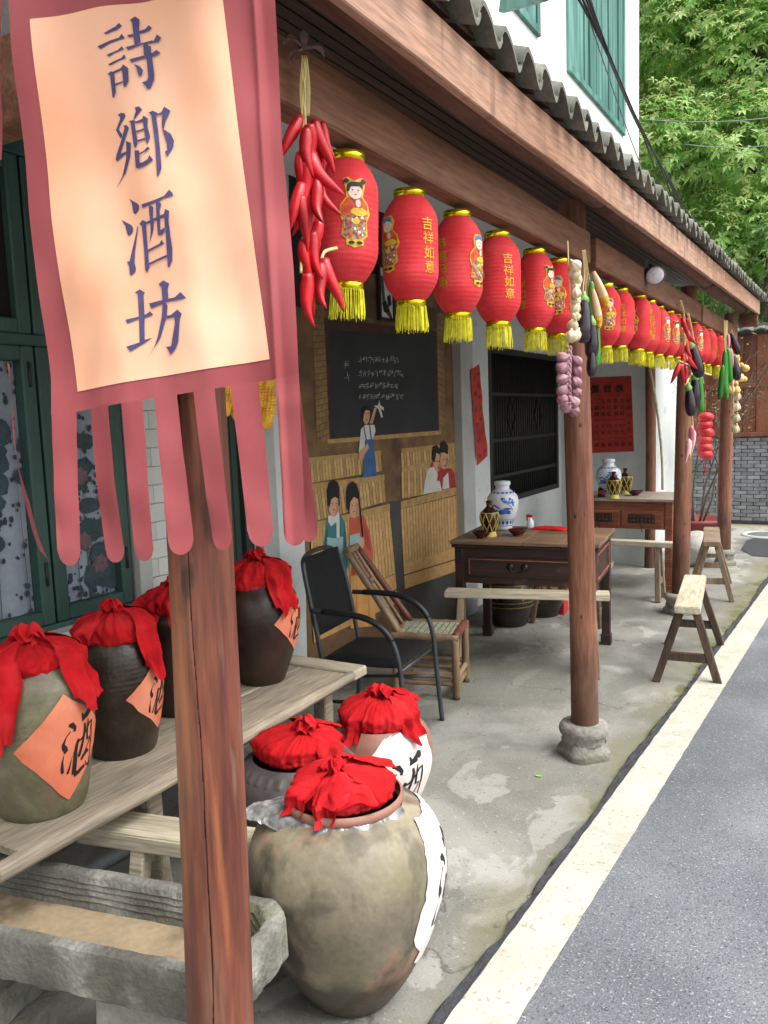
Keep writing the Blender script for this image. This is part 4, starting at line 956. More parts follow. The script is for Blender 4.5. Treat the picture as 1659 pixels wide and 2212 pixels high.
# right pair
mpoly('painted_red_coat', [[(1100, 1310), (1180, 1310), (1205, 1350), (1216, 1445), (1112, 1465), (1100, 1400)], [(1040, 1270), (1055, 1262), (1050, 1310), (1030, 1330)]], 'm_crim', 9)
mpoly('painted_white_shirt', [[(1022, 1310), (1060, 1300), (1095, 1370), (1116, 1470), (983, 1494), (1000, 1380)], [(1125, 1380), (1160, 1340), (1168, 1450), (1120, 1460)]], 'm_white', 10)
mpoly('painted_face', [ell(1082, 1270, 24, 66, 16), ell(1133, 1255, 28, 66, 16)], 'm_skin', 11)
mpoly('painted_hair', [[(1044, 1250), (1050, 1160), (1080, 1145), (1102, 1180), (1100, 1215), (1075, 1200), (1065, 1270)], [(1100, 1200), (1105, 1140), (1130, 1115), (1158, 1150), (1158, 1215), (1130, 1200)]], 'm_hair', 12)
mpoly('painted_red_scarf', [[(1090, 1330), (1150, 1310), (1140, 1350), (1100, 1400), (1080, 1400)]], 'm_crim', 12)
# near right desk
slats([(826, 1600), (1276, 1490), (1286, 1850), (846, 1985)], 22, 9, ('m_lowslat', 'm_slat')); rail((824, 1545), (1275, 1430), 52, 10.5)
mpoly('painted_boards', [[(846, 1985), (1288, 1850), (1290, 1925), (850, 2060)], [(850, 2070), (1290, 1935), (1292, 2010), (856, 2160)]], 'm_lowslat', 9)
mpoly('painted_shadow_floor', [[(850, 2170), (1292, 2015), (1300, 2700), (760, 2800)], [(748, 1545), (822, 1540), (850, 2170), (800, 2200)]], 'm_grey', 9)
# near left desk
slats([(190, 1745), (750, 1610), (790, 2050), (200, 2300)], 26, 9, ('m_lowslat', 'm_slat')); rail((180, 1700), (748, 1560), 50, 10.5)
mpoly('painted_boards', [[(195, 2300), (792, 2055), (800, 2160), (205, 2420)], [(205, 2430), (800, 2170), (800, 2260), (215, 2540)]], 'm_lowslat', 9)
# left pair
mpoly('painted_teal_coat', [[(300, 1665), (400, 1640), (430, 1690), (458, 2010), (400, 2060), (268, 1950)]], 'm_teal', 12)
mpoly('painted_scarf', [[(308, 1650), (388, 1620), (392, 1800), (370, 1800), (368, 1690), (330, 1720), (312, 1690)]], 'm_white', 13)
mpoly('painted_red_dress', [[(460, 1660), (560, 1640), (600, 1745), (628, 1890), (622, 2120), (560, 2060), (470, 2070), (480, 1930), (458, 1800)]], 'm_red', 12)
mpoly('painted_trousers', [[(470, 2070), (560, 2055), (622, 2110), (650, 2420), (468, 2440)]], 'm_orange', 12)
flatmat('m_teal2', '1e5254', '265e60'); flatmat('m_red2', '87372a', '96412f'); flatmat('m_skin2', 'a2735a', 'ad7f66'); flatmat('m_orange2', 'a87436', 'b48144')
mpoly('painted_coat_folds', [[(275, 1940), (300, 1700), (312, 1760), (300, 1960)], [(428, 1700), (450, 1990), (436, 2010), (416, 1780)], [(395, 1700), (405, 1790), (385, 1790)]], 'm_teal2', 12.6)
mpoly('painted_dress_folds', [[(560, 1700), (590, 1760), (612, 1900), (570, 1850)], [(480, 1960), (500, 2060), (484, 2066)], [(560, 1960), (600, 2080), (570, 2060)]], 'm_red2', 12.6)
mpoly('painted_trouser_folds', [[(510, 2070), (520, 2430), (500, 2430)], [(590, 2090), (612, 2420), (596, 2420)]], 'm_orange2', 12.6)
mpoly('painted_face', [ell(348, 1565, 37, 88, 20), ell(492, 1578, 38, 84, 20), ell(305, 1915, 14, 34, 10), ell(405, 1905, 14, 34, 10), ell(545, 1835, 20, 44, 10)], 'm_skin', 14)
mpoly('painted_hair', [[(306, 1560), (303, 1460), (314, 1412), (345, 1390), (373, 1405), (387, 1445), (390, 1575), (382, 1580), (378, 1525), (355, 1512), (330, 1530), (316, 1590)], [(440, 1590), (437, 1480), (450, 1425), (480, 1402), (509, 1420), (526, 1475), (534, 1560), (558, 1780), (548, 1805), (534, 1660), (520, 1530), (490, 1512), (464, 1550), (458, 1620)]], 'm_hair', 15)
mpoly('painted_book', [[(300, 1795), (358, 1805), (412, 1790), (412, 1940), (358, 1950), (300, 1930)], [(458, 1785), (530, 1765), (540, 1935), (466, 1960)]], 'm_book', 16)
mpoly('painted_cheek', [[(372, 1530), (384, 1560), (376, 1620), (358, 1650), (366, 1590)], [(516, 1540), (528, 1580), (520, 1630), (500, 1660), (508, 1590)], [(1096, 1240), (1105, 1275), (1096, 1320), (1086, 1330)], [(1150, 1220), (1160, 1255), (1150, 1300), (1140, 1315)]], 'm_skin2', 14.5)
fe = []
for (cx, cy, w) in ((348, 1560, 14), (490, 1570, 14), (580, 925, 10), (1084, 1262, 8), (1133, 1248, 10)): fe += [ell(cx - w, cy, 5, 4, 6), ell(cx + w, cy, 5, 4, 6), ell(cx, cy + 44, 7, 4, 6)]
mpoly('painted_features', fe, 'm_frame', 17)['kind'] = 'stuff'
# framed picture above the blackboard
M['frame_dark'] = mat('frame_dark', ['221714', '2f1f1a'], scale=20, rough=0.5)
pc = [mp(x, y, 0) for x, y in ((648, -130), (768, -110), (770, 285), (652, 265))]
pic = thing('framed_picture', 'narrow framed picture of a dark shoe above the painted blackboard', 'picture', (XW, pc[0].y, pc[0].z))
def onw(y, z, dx): return Vector((XW + 0.02 + dx, y, z))
ya_, yb_ = pc[0].y, pc[2].y; zt, zb_ = pc[0].z, pc[3].z
g = G(); f = 0.018
for (a, b, c_, d) in ((ya_, ya_ + f, zb_, zt), (yb_ - f, yb_, zb_, zt), (ya_ + f, yb_ - f, zb_, zb_ + f), (ya_ + f, yb_ - f, zt - f, zt)): g.box(XW + 0.016, XW + 0.034, a, b, c_, d)
mk('frame', loc(g, pic), M['frame_dark'], pic, bev=0.002)
g = G(); g.box(XW + 0.016, XW + 0.022, ya_ + f, yb_ - f, zb_ + f, zt - f); mk('sheet', loc(g, pic), M['m_white'], pic)
def pq(pts, m, nm, k): g = G(); g.add([Vector((XW + 0.0235 + k * 0.0005, ya_ + (yb_ - ya_) * u, zt + (zb_ - zt) * v)) for u, v in pts], [list(range(len(pts)))]); mk(nm, loc(g, pic), M[m], pic)
flatmat('m_green', '2f4a3c', '3a5a49')
pq([(0.12, 0.2), (0.34, 0.2), (0.42, 0.62), (0.25, 0.68)], 'm_green', 'printed_leg', 0); pq([(0.2, 0.68), (0.45, 0.62), (0.7, 0.8), (0.88, 0.95), (0.8, 0.97), (0.45, 0.86), (0.3, 0.84)], 'm_hair', 'printed_shoe', 1); pq([(0.5, 0.82), (0.66, 0.86), (0.74, 0.94), (0.6, 0.9)], 'm_crim', 'printed_sole', 2); pq([(0.55, 0.55), (0.75, 0.5), (0.82, 0.68), (0.6, 0.74)], 'm_hair', 'printed_buckle', 3)

# ---------------------------------------------------------------- paper hangings
M['paper_red'] = mat('red_paper', ['a8342a', 'b53c30', '9c2f28'], scale=5, rough=0.85, bump=0.3, bscale=25, grain=0.06)
M['ink'] = mat('black_ink', ['121214', '1c1a1b'], scale=30, rough=0.6)
pts = [P(a, b, x=XW + 0.075) for a, b in ((1015, 800), (1034, 786), (1052, 985), (1029, 1007))]
t = thing('couplet_scroll', 'narrow red paper couplet pasted on the pier beside the barred window', 'scroll', (XW + 0.075, pts[0].y, pts[3].z))
def sc(u, v): a = pts[0].lerp(pts[1], u); b = pts[3].lerp(pts[2], u); p = a.lerp(b, v); p.x += 0.004 + 0.006 * math.sin(v * 9) * u * v + 0.002 * math.sin(v * 23); return p
g = G(); g.grid(sc, 6, 30); mk('paper', loc(g, t), M['paper_red'], t)
A = []
for col, n in ((0.33, 6), (0.72, 8)):
    for k in range(n):
        y = 0.1 + 0.82 * k / (n - 1)
        for q in range(5):
            a = R_.uniform(-0.1, 0.1); b = R_.uniform(-0.02, 0.02)
            A += strokes([[(col + a - R_.uniform(0.03, 0.1), y + b, 0.007), (col + a + R_.uniform(0.03, 0.1), y + b - 0.004, 0.007)]]) if R_.random() < 0.55 else strokes([[(col + a, y + b - 0.018, 0.05), (col + a, y + b + 0.018, 0.04)]])
g = G()
for k, p in enumerate(A): vs = [sc(x, y) + Vector((0.0008 + k * 1e-6, 0, 0)) for x, y in p]; g.add(vs, [(0, 1, 2, 3)])
mk('brush_writing', loc(g, t), M['ink'], t)['kind'] = 'stuff'
# price list on the side room wall
YP = 8.1
c4 = [P(a, b, y=YP) for a, b in ((1266, 816), (1364, 812), (1370, 975), (1266, 979))]
t = thing('price_list', 'red paper wine price list with black brush columns on the side room wall', 'poster', (c4[0].x, YP, c4[3].z))
def pp_(u, v, off=0.0):
    p = c4[0].lerp(c4[1], u).lerp(c4[3].lerp(c4[2], u), v); p.y = YP - 0.006 - off - 0.004 * abs(math.sin(u * 7 + 1)) * v - 0.002 * math.sin(v * 11); return p
g = G(); g.grid(pp_, 20, 24); mk('paper', loc(g, t), M['paper_red'], t)
PW, PH = (c4[1] - c4[0]).length, (c4[3] - c4[0]).length
def ptext(ch, u, v, s, bold):
    vs, fs = sliced(text_polys(ch, bold), 0)
    return [pp_(u + x * s / PW, v - y * s / PH, 0.0012) for x, y, k in vs], fs
g = G()
for ch, u in zip('價目表', (0.2, 0.48, 0.74)): g.add(*ptext(ch, u, 0.155, 0.085, 0.03))
mk('heading', loc(g, t), M['ink'], t)
for k, colm in enumerate(['谷酒一6元一兩', '女兒紅一10元一兩', '高粱酒一5元一兩', '枸杞紅一10元一兩', '玉米酒一5元一兩', '二鍋頭一3元一兩', '米酒一2元一兩']):
    g = G(); cells = []; i = 0
    colm = colm.replace('10', '十') if False else colm
    toks = []; 
    for ch in colm:
        if toks and toks[-1] == '1' and ch == '0': toks[-1] = '10'
        else: toks.append(ch)
    for q, ch in enumerate(toks): g.add(*ptext('丨' if (ch == '一' and q == len(toks) - 4) else ch, 0.92 - k * 0.137, 0.32 + 0.58 * q / (len(toks) - 1), 0.048, 0.012))
    mk('price_column', loc(g, t), M['ink'], t)

# ---------------------------------------------------------------- wine jars
M['cloth_jar'] = mat('jar_red_cloth', ['a0141a', 'b8191f', 'c42a2e'], scale=9, rough=0.9, bump=0.5, bscale=420, grain=0.12, spec=0.15)
over(M['cloth_jar'], '7a1a16', 9, 0.64, 0.72, amount=0.5, seed=2.0)
M['glaze_olive'] = mat('glaze_olive', ['4d4a36', '656049', '77715a'], scale=7, rough=0.42, bump=0.4, bscale=60, grain=0.12, dist=0.8)
over(M['glaze_olive'], '6a5a48', 9, 0.54, 0.68, amount=0.7, seed=3.0); over(M['glaze_olive'], '3d4a22', 8, 0.54, 0.68, amount=0.5, seed=9.0)
M['glaze_brown'] = mat('glaze_brown', ['1f1812', '2c231a', '383025'], scale=8, rough=0.33, bump=0.4, bscale=60, grain=0.15)
M['glaze_dark'] = mat('glaze_dark', ['211713', '2e1f1a', '3b2a22'], scale=6, rough=0.38, bump=0.3, bscale=50, grain=0.15)
over(M['glaze_dark'], '55302a', 5, 0.60, 0.70, amount=0.6, seed=5.0)
M['clay_big'] = mat('clay_tan', ['6a6252', '837a65', '948b76'], scale=3.2, rough=0.55, bump=0.3, bscale=60, grain=0.12, dist=0.6)
over(M['clay_big'], '6a6a40', 2.6, 0.54, 0.68, amount=0.6, seed=1.0); over(M['clay_big'], 'a06c5c', 5.0, 0.57, 0.62, (1, 1, 0.5), amount=0.4, seed=21.5, detail=3); over(M['clay_big'], '2a2520', 6.0, 0.54, 0.64, (1, 1, 0.7), amount=0.7, seed=12.3, detail=10, dist=0.5); over(M['clay_big'], '1f1b17', 10.0, 0.56, 0.63, (1, 1, 0.35), amount=0.4, seed=44.0, detail=10)
over(M['clay_big'], '2a241d', 9.0, 0.22, 0.44, grad=((0, 0, -1), 0.36, 0.0, 0.3), amount=0.8, seed=2.3, detail=9)
M['clay_grey'] = mat('clay_grey', ['3f3b3b', '524d4d', '5d5857'], scale=4, rough=0.5, bump=0.3, bscale=60, grain=0.1)
over(M['clay_grey'], '5a463e', 4, 0.34, 0.52, grad=((0, 0, -1), 0.42, 0.0, 0.12), amount=0.8)
M['clay_pink'] = mat('clay_pink', ['7d5448', '8d6355', '96705f'], scale=4, rough=0.6, bump=0.3, bscale=60, grain=0.08)
M['paper_orange'] = mat('orange_paper', ['c8694a', 'd67a5a', 'da8a6c'], scale=6, rough=0.85, bump=0.5, bscale=18, grain=0.03)
M['paper_white'] = mat('white_paper', ['cfc9c4', 'dad6d2', 'd8cbc4'], scale=4, rough=0.85, bump=0.5, bscale=18, grain=0.03)
M['plastic'] = mat('plastic_sheet', ['5c5b59', '787775', '949391'], scale=30, rough=0.22, grain=0.15, spec=0.8)
WINE = [[(480, 430, 60), (560, 440, 130), (640, 540, 90), (620, 620, 60)], [(520, 580, 30), (400, 700, 25), (345, 840, 70), (380, 940, 130), (400, 1000, 110), (365, 1060, 20)],
        [(355, 1080, 8), (320, 1250, 40), (320, 1420, 80), (330, 1520, 60)], [(440, 1570, 60), (490, 1420, 40), (540, 1240, 14), (605, 1100, 8)],
        [(855, 270, 40), (870, 400, 150), (1000, 350, 150), (1130, 260, 160), (1180, 250, 60)], [(735, 830, 60), (680, 960, 90), (650, 1100, 90), (625, 1300, 110), (610, 1500, 120), (600, 1640, 110)],
        [(600, 1660, 120), (720, 1640, 100), (840, 1580, 90), (930, 1570, 80)], [(730, 900, 50), (830, 870, 50), (900, 810, 50), (1020, 690, 40), (1100, 590, 50), (1200, 560, 60), (1205, 700, 60), (1175, 950, 55), (1130, 1200, 40), (1095, 1430, 30), (1090, 1530, 50), (1040, 1600, 70), (980, 1560, 40), (935, 1450, 10)],
        [(920, 530, 60), (940, 640, 80), (920, 760, 75), (860, 960, 70), (790, 1130, 75), (720, 1260, 80)], [(1055, 480, 30), (1030, 650, 50), (1010, 800, 65), (1005, 950, 60), (1100, 920, 60), (1085, 1000, 35), (1010, 1120, 28), (900, 1240, 20)], [(800, 1370, 70), (880, 1290, 90), (1040, 1210, 90)]]
WINE = [[((x - 790) / 1400, (950 - y) / 1400, w / 1400) for x, y, w in s_] for s_ in WINE]
class Surf:
    """a turned surface addressed by heading and by distance along its profile from the bottom"""
    def __init__(s, prof):
        s.p = prof; s.l = [0]
        for (a, b), (c, d) in zip(prof, prof[1:]): s.l.append(s.l[-1] + math.hypot(c - a, d - b))
    def rz(s, t):
        for i in range(len(s.l) - 1):
            if t <= s.l[i + 1] or i == len(s.l) - 2:
                f = (t - s.l[i]) / (s.l[i + 1] - s.l[i]); (a, b), (c, d) = s.p[i], s.p[i + 1]
                n = Vector((d - b, a - c)).normalized(); return a + (c - a) * f, b + (d - b) * f, n
    def at(s, th, t, off=0.0):
        r, z, n = s.rz(t); r += n.x * off; z += n.y * off; return Vector((r * math.cos(th), r * math.sin(th), z))
    def arc(s, z):
        for i in range(len(s.p) - 1):
            if s.p[i][1] <= z <= s.p[i + 1][1]: return s.l[i] + (z - s.p[i][1]) / max(1e-9, s.p[i + 1][1] - s.p[i][1]) * (s.l[i + 1] - s.l[i])
        return s.l[-1]
def smooth_prof(pts, n=6):
    out = []
    for i in range(len(pts) - 1):
        p0 = pts[max(i - 1, 0)]; p1 = pts[i]; p2 = pts[i + 1]; p3 = pts[min(i + 2, len(pts) - 1)]
        for k in range(n):
            t = k / n; out.append(tuple(0.5 * (2 * b + (c - a) * t + (2 * a - 5 * b + 4 * c - d) * t * t + (3 * b - a - 3 * c + d) * t ** 3) for a, b, c, d in zip(p0, p1, p2, p3)))
    out.append(pts[-1]); return out
def cover(parent, rc, z0, h, th, seed, drapes, knot=(0.0, 0.0, 1.0), surf=None, npl=17):
    """red cloth tied over a jar mouth: pleated cushion, knot and hanging corners"""
    R = random.Random(seed); g = G(); n = 180; m = 36; vs = []
    kx, ky = knot[0], knot[1]
    for j in range(m + 1):
        v = j / m
        if v < 0.5: a = v / 0.5 * PI / 2; r = rc * (0.84 + 0.16 * math.sin(a)); z = z0 + h * 0.42 * (1 - math.cos(a)) * 1.0
        else: a = (v - 0.5) / 0.5; r = rc * math.cos(a * PI / 2) ** 0.75; z = z0 + h * (0.42 + 0.46 * math.sin(a * PI / 2))
        for k in range(n):
            t_ = 2 * PI * k / n
            tw_ = t_ + 0.5 * (v - 0.5) * noise.noise(Vector((seed, 3, 1)))
            pl_ = 0.5 + 0.5 * abs(noise.noise(Vector((math.cos(tw_) * npl / 7, math.sin(tw_) * npl / 7, seed)))) * 2 - 0.5 * abs(noise.noise(Vector((math.cos(tw_) * npl / 3, math.sin(tw_) * npl / 3, seed + v)))) * 1.5
            pl_ = max(0, min(1, pl_))
            am = 0.10 * (0.35 + 0.65 * min(1, v * 1.6)) * (1 if v < 0.97 else 0.2)
            lump = 0.10 * noise.noise(Vector((math.cos(t_) * 1.3 + seed, math.sin(t_) * 1.3, z * 6)))
            fine = 0.05 * noise.noise(Vector((math.cos(t_) * 9 + seed, math.sin(t_) * 9, v * 5)))
            q = r * (1 - am * (1 - pl_) + lump + fine); f = max(0, (v - 0.5) / 0.5)
            vs.append((q * math.cos(t_) + kx * f, q * math.sin(t_) + ky * f, z - 0.010 * (1 - pl_) * f + 0.008 * lump * 10 * 0.2))
    fs = [(j * n + k, j * n + (k + 1) % n, (j + 1) * n + (k + 1) % n, (j + 1) * n + k) for j in range(m) for k in range(n)]
    wr = []
    for p in vs:
        p = Vector(p); c_ = Vector((kx, ky, p.z)); o_ = (p - Vector((0, 0, z0))).normalized()
        rid = 1 - abs(noise.noise(Vector((p.x * 13, p.y * 13, p.z * 26 + seed)))) * 2.2; r2 = 1 - abs(noise.noise(Vector((p.x * 34 + 7, p.y * 34, p.z * 60 + seed)))) * 2.2
        wr.append(p + o_ * (0.0045 * max(0, rid) + 0.002 * max(0, r2)))
    g.add(wr, fs, True); cv = mk('cloth_cover', g, M['cloth_jar'], parent)
    zt = z0 + h * 0.88; ks = knot[2]
    g = G()
    for q in range(9):
        a0 = q * 0.7 + R.uniform(0, 0.6); L_ = R.uniform(0.5, 1.0) * rc * 0.5 * ks; wd = R.uniform(0.35, 0.6) * rc * ks
        dz = R.uniform(0.15, 0.5) * rc * 0.55
        def lf(u, v):
            x = (v - 0.15) * L_; w = (u - 0.5) * wd * (0.35 + 0.9 * v)
            p = Vector((kx + x * math.cos(a0) - w * math.sin(a0), ky + x * math.sin(a0) + w * math.cos(a0), zt + 0.004 * q + dz * math.sin(min(1.5, v * 2.0) * 1.3) * 0.7 - 0.03 * v * v))
            return p + noise.noise_vector(p * 34 + Vector((seed, q, 0))) * 0.010 + Vector((0, 0, 0.012 * math.sin(u * 9 + q) * v))
        g.grid(lf, 12, 12)
    nn = 26
    if False: g.lathe([(0.0, 0)] + [(rc * 0.26 * ks * math.sin(PI * (i + 1) / 12), rc * 0.2 * ks * (1 - math.cos(PI * (i + 1) / 12))) for i in range(11)], nn, (kx, ky, zt - 0.008), fn=lambda r, z, a: r * (1 + 0.25 * noise.noise(Vector((math.cos(a) * 3 + seed, math.sin(a) * 3, z * 40)))))
    mk('knot', g, M['cloth_jar'], cv)['kind'] = 'stuff'
    for q, (td, hw, L_, tp) in enumerate(drapes):
        path = [(rc * 0.25, zt + 0.012), (rc * 0.75, z0 + h * 0.78), (rc * 1.04, z0 + h * 0.5), (rc * 1.03, z0 + h * 0.1)]
        if surf:
            pr = [(r + 0.012, z) for r, z in surf.p[::-1] if z < z0 - 0.005 and r > rc * 0.85]
            path += pr
        S_ = Surf(path); tot = min(L_, S_.l[-1])
        def dr_(u, v):
            t_ = tot * v * (1 - 0.22 * tp * abs(2 * u - 1) ** 1.3 * v - 0.05 * math.sin(u * 11 + q))
            r, z, n_ = S_.rz(min(t_, S_.l[-1] - 1e-4))
            wv = hw * (0.35 + 0.65 * min(1, v * 2.2)) * (1 - tp * max(0, v - 0.35))
            a = td + (u - 0.5) * 2 * wv
            fold = 0.012 * math.sin(u * 8 + 2 * v + seed) * min(1, v * 2) + 0.006 * math.sin(u * 19 + seed * 2) * v
            fold += 0.012 * noise.noise(Vector((u * 4, v * 5, seed + q))) + 0.010 + 0.007 * (0.5 - abs(noise.noise(Vector((u * 7, v * 9, seed)))))
            return Vector(((r + fold) * math.cos(a), (r + fold) * math.sin(a), z))
        g = G(); g.grid(dr_, 26, 30); mk('hanging_corner', g, M['cloth_jar'], cv)
    return cv
def paper(parent, surf, th, sc, half, m, seed, word=0.16, outline=None, dx=0.0, ragged=0.0, cell=0.02):
    R = random.Random(seed); ol = outline or [(0, 1), (-1, 0.05), (0.05, -1.0), (1, -0.02)]
    pts = []
    for i in range(len(ol)):
        a = ol[i]; b = ol[(i + 1) % len(ol)]
        for k in range(6):
            f = k / 6; j = ragged * (R.uniform(-1, 1) if k else 0.3)
            pts.append(((a[0] + (b[0] - a[0]) * f + j) * half, (a[1] + (b[1] - a[1]) * f + j * 0.7) * half))
    def put(x, y, off):
        s_ = sc + y; r, z, n = surf.rz(max(0.01, min(s_, surf.l[-1] - 0.001)))
        e = max(abs(x), abs(y)) / half; crink = 0.0035 * abs(noise.noise(Vector((x * 22 + seed, y * 26, 1)))) + 0.006 * max(0, e - 0.75) * noise.noise(Vector((x * 9, y * 9, seed))) ** 2 * 6
        return surf.at(th + x / r, max(0.01, min(s_, surf.l[-1] - 0.001)), 0.0022 + crink + off)
    vs, fs = sliced([pts], cell); g = G(); g.add([put(x, y, 0) for x, y, k in vs], fs, True)
    pa = mk('paper_label', g, M[m], parent)
    if word:
        vs, fs = sliced(strokes([[(x * word + dx, y * word, w * word) for x, y, w in s_] for s_ in WINE]), 0.03); g = G(); g.add([put(x, y, 0.0008 + 0.000012 * k) for x, y, k in vs], fs); mk('brush_character', g, M['ink'], pa)
    return pa
def jar(label, c, prof, m, ribs=None, n=72):
    prof = smooth_prof(prof); t = thing('wine_jar', label, 'jar', c); g = G(); S_ = Surf(prof)
    fine = []
    N_ = 90
    for i in range(N_ + 1):
        r, z, _ = S_.rz(S_.l[-1] * i / N_ * 0.9999)
        fine.append((r, z))
    fn = ribs or (lambda r, z, a: r * (1 + 0.006 * noise.noise(Vector((math.cos(a), math.sin(a), z * 5)))))
    g.lathe([(0, fine[0][1])] + fine, n, fn=lambda r, z, a: fn(r, z, a) if r > 0.01 else r); mk('body', g, m, t)
    return t, S_
def camdir(c): return math.atan2(-c[1], -c[0])
# --- jars on the plank platform (top at 0.50)
ZP = 0.5
cA = (-1.95, 1.36, ZP); cB = (-2.05, 1.74, ZP); cC = (-2.14, 2.1, ZP); cD = (-2.07, 2.49, ZP)
imp = lambda r, z, a: r * (1 + 0.004 * noise.noise(Vector((math.cos(a) * 2, math.sin(a) * 2, z * 4))) + (0.006 * (0.5 + 0.5 * math.sin(z * 420)) * (0.6 + 0.4 * math.sin(a * 150)) if z > 0.27 else 0) + (0.008 if (abs(z - 0.255) < 0.004 or abs(z - 0.24) < 0.003 or abs(z - 0.225) < 0.003) else 0))
t, S_ = jar('olive green glazed wine jar with drooping red cloth and orange paper, leftmost on the platform', cA, [(0.112, 0.0), (0.122, 0.03), (0.137, 0.12), (0.150, 0.22), (0.157, 0.30), (0.150, 0.36), (0.125, 0.40), (0.115, 0.415)], M['glaze_olive'], imp, 200)
d = camdir(cA); cover(t, 0.135, 0.40, 0.085, 0, 3, [(d - 0.62, 0.5, 0.36, 0.75), (d + 0.95, 0.5, 0.27, 0.5), (d + 2.6, 0.8, 0.2, 0.4)], (0.0, 0.0, 0.9), S_)
paper(t, S_, d + 0.56, S_.arc(0.20), 0.155, 'paper_orange', 4, 0.17, [(-0.1, 0.98), (-0.95, 0.1), (-0.05, -1.0), (0.95, 0.1)], 0.03, 0.02)
t, S_ = jar('dark brown ribbed wine jar with red cloth cap, second on the platform', cB, [(0.103, 0.0), (0.112, 0.03), (0.128, 0.13), (0.139, 0.22), (0.141, 0.29), (0.130, 0.35), (0.108, 0.385), (0.1, 0.40)], M['glaze_brown'], imp, 200)
d = camdir(cB); cover(t, 0.125, 0.375, 0.1, 0, 8, [(d + 0.85, 0.45, 0.28, 0.6), (d - 0.95, 0.5, 0.16, 0.5), (d + 2.5, 0.8, 0.2, 0.4)], (0.0, 0.0, 0.8), S_)
paper(t, S_, d + 1.05, S_.arc(0.20), 0.13, 'paper_orange', 5, 0.14, None, 0.0, 0.02)
t, S_ = jar('dark wine jar mostly hidden behind the front post, third on the platform', cC, [(0.10, 0.0), (0.112, 0.03), (0.130, 0.13), (0.142, 0.22), (0.143, 0.29), (0.130, 0.35), (0.108, 0.385), (0.1, 0.40)], M['glaze_dark'], None)
d = camdir(cC); cover(t, 0.125, 0.38, 0.1, 0, 12, [(d - 0.9, 0.45, 0.25, 0.6), (d + 0.1, 0.4, 0.24, 0.6), (d + 2.3, 0.8, 0.2, 0.4)], (0.0, 0.0, 0.8), S_)
t, S_ = jar('dark red-brown round wine jar with red cloth, last on the platform by the pale wall', cD, [(0.088, 0.0), (0.098, 0.02), (0.128, 0.10), (0.156, 0.20), (0.165, 0.28), (0.155, 0.35), (0.125, 0.40), (0.115, 0.42)], M['glaze_dark'], None)
d = camdir(cD); cover(t, 0.135, 0.395, 0.12, 0, 17, [(d + 0.62, 0.42, 0.29, 0.6), (d - 0.9, 0.5, 0.2, 0.5), (d + 2.6, 0.8, 0.2, 0.4)], (0.0, 0.0, 0.9), S_)
paper(t, S_, d + 1.12, S_.arc(0.26), 0.13, 'paper_orange', 6, 0.15, None, 0.0, 0.02)
# --- jars standing on the floor
cE = (-1.14, 1.68, 0); cF = P(642, 1618, z=0.455); cF = (cF.x, cF.y, 0); cG = P(818, 1548, z=0.41); cG = (cG.x, cG.y, 0)
t, S_ = jar('large tan and soot-stained wine jar on the floor beside the front post', cE, [(0.105, 0.0), (0.125, 0.02), (0.178, 0.10), (0.228, 0.21), (0.255, 0.31), (0.264, 0.385), (0.252, 0.45), (0.218, 0.505), (0.175, 0.535), (0.155, 0.545)], M['clay_big'], None, 110)
d = camdir(cE)
g = G(); g.lathe([(0.145, 0.54), (0.152, 0.545), (0.158, 0.555), (0.157, 0.567), (0.15, 0.572)], 64); mk('rim', g, M['clay_pink'], t)
cover(t, 0.136, 0.562, 0.08, 0, 23, [(d + 0.02, 0.55, 0.12, 0.2), (d - 0.35, 0.3, 0.17, 0.6), (d - 1.0, 0.42, 0.17, 0.5), (d + 2.5, 0.8, 0.13, 0.4)], (-0.02, -0.02, 0.62), S_, 25)
def sheet_(u, v):
    a = d - 2.0 + u * 3.1; r = 0.146 + 0.034 * v + (0.085 * math.exp(-((u - 0.16) / 0.11) ** 2)) * v; z = 0.546 - 0.018 * v - 0.018 * v * v + 0.02 * v * math.exp(-((u - 0.16) / 0.11) ** 2)
    p = Vector((r * math.cos(a), r * math.sin(a), z)); w = noise.noise_vector(p * 26); return p + Vector((w.x * 0.008, w.y * 0.008, 0.006 + 0.014 * abs(noise.noise(p * 40)))) 
g = G(); g.grid(sheet_, 110, 10, False); mk('plastic_sheet', g, M['plastic'], t)
paper(t, S_, d + 1.44, S_.arc(0.345), 0.20, 'paper_white', 7, 0.22, [(-0.35, 1.0), (-0.75, 0.45), (-0.95, -0.25), (-0.55, -1.0), (0.6, -0.9), (1.0, 0.1), (0.5, 0.95)], -0.03, 0.05)
rF = lambda r, z, a: r + (0.006 * max(0, math.cos(a * 30)) if 0.405 < z < 0.425 else 0)
t, S_ = jar('grey-brown wine jar with a dotted shoulder ring, between the front post and the pink jar', cF, [(0.10, 0.0), (0.125, 0.03), (0.19, 0.15), (0.222, 0.27), (0.222, 0.34), (0.205, 0.39), (0.172, 0.425), (0.15, 0.44)], M['clay_grey'], rF, 160)
d = camdir(cF); cover(t, 0.148, 0.44, 0.10, 0, 31, [(d + 0.75, 0.36, 0.27, 0.45), (d + 2.6, 0.8, 0.15, 0.4)], (0.035, 0.0, 0.75), S_, 37)
paper(t, S_, d + 1.0, S_.arc(0.33), 0.16, 'paper_white', 8, 0.16, None, 0.0, 0.04)
t, S_ = jar('pinkish clay wine jar with a white paper brushed with a black character, below the armchair', cG, [(0.09, 0.0), (0.11, 0.03), (0.165, 0.13), (0.198, 0.23), (0.203, 0.30), (0.188, 0.355), (0.165, 0.385), (0.15, 0.40)], M['clay_pink'], None)
d = camdir(cG); cover(t, 0.155, 0.395, 0.115, 0, 41, [(d - 0.62, 0.3, 0.24, 0.5), (d + 0.8, 0.36, 0.24, 0.5), (d + 2.4, 0.8, 0.15, 0.4)], (0.01, 0.0, 0.85), S_, 21)
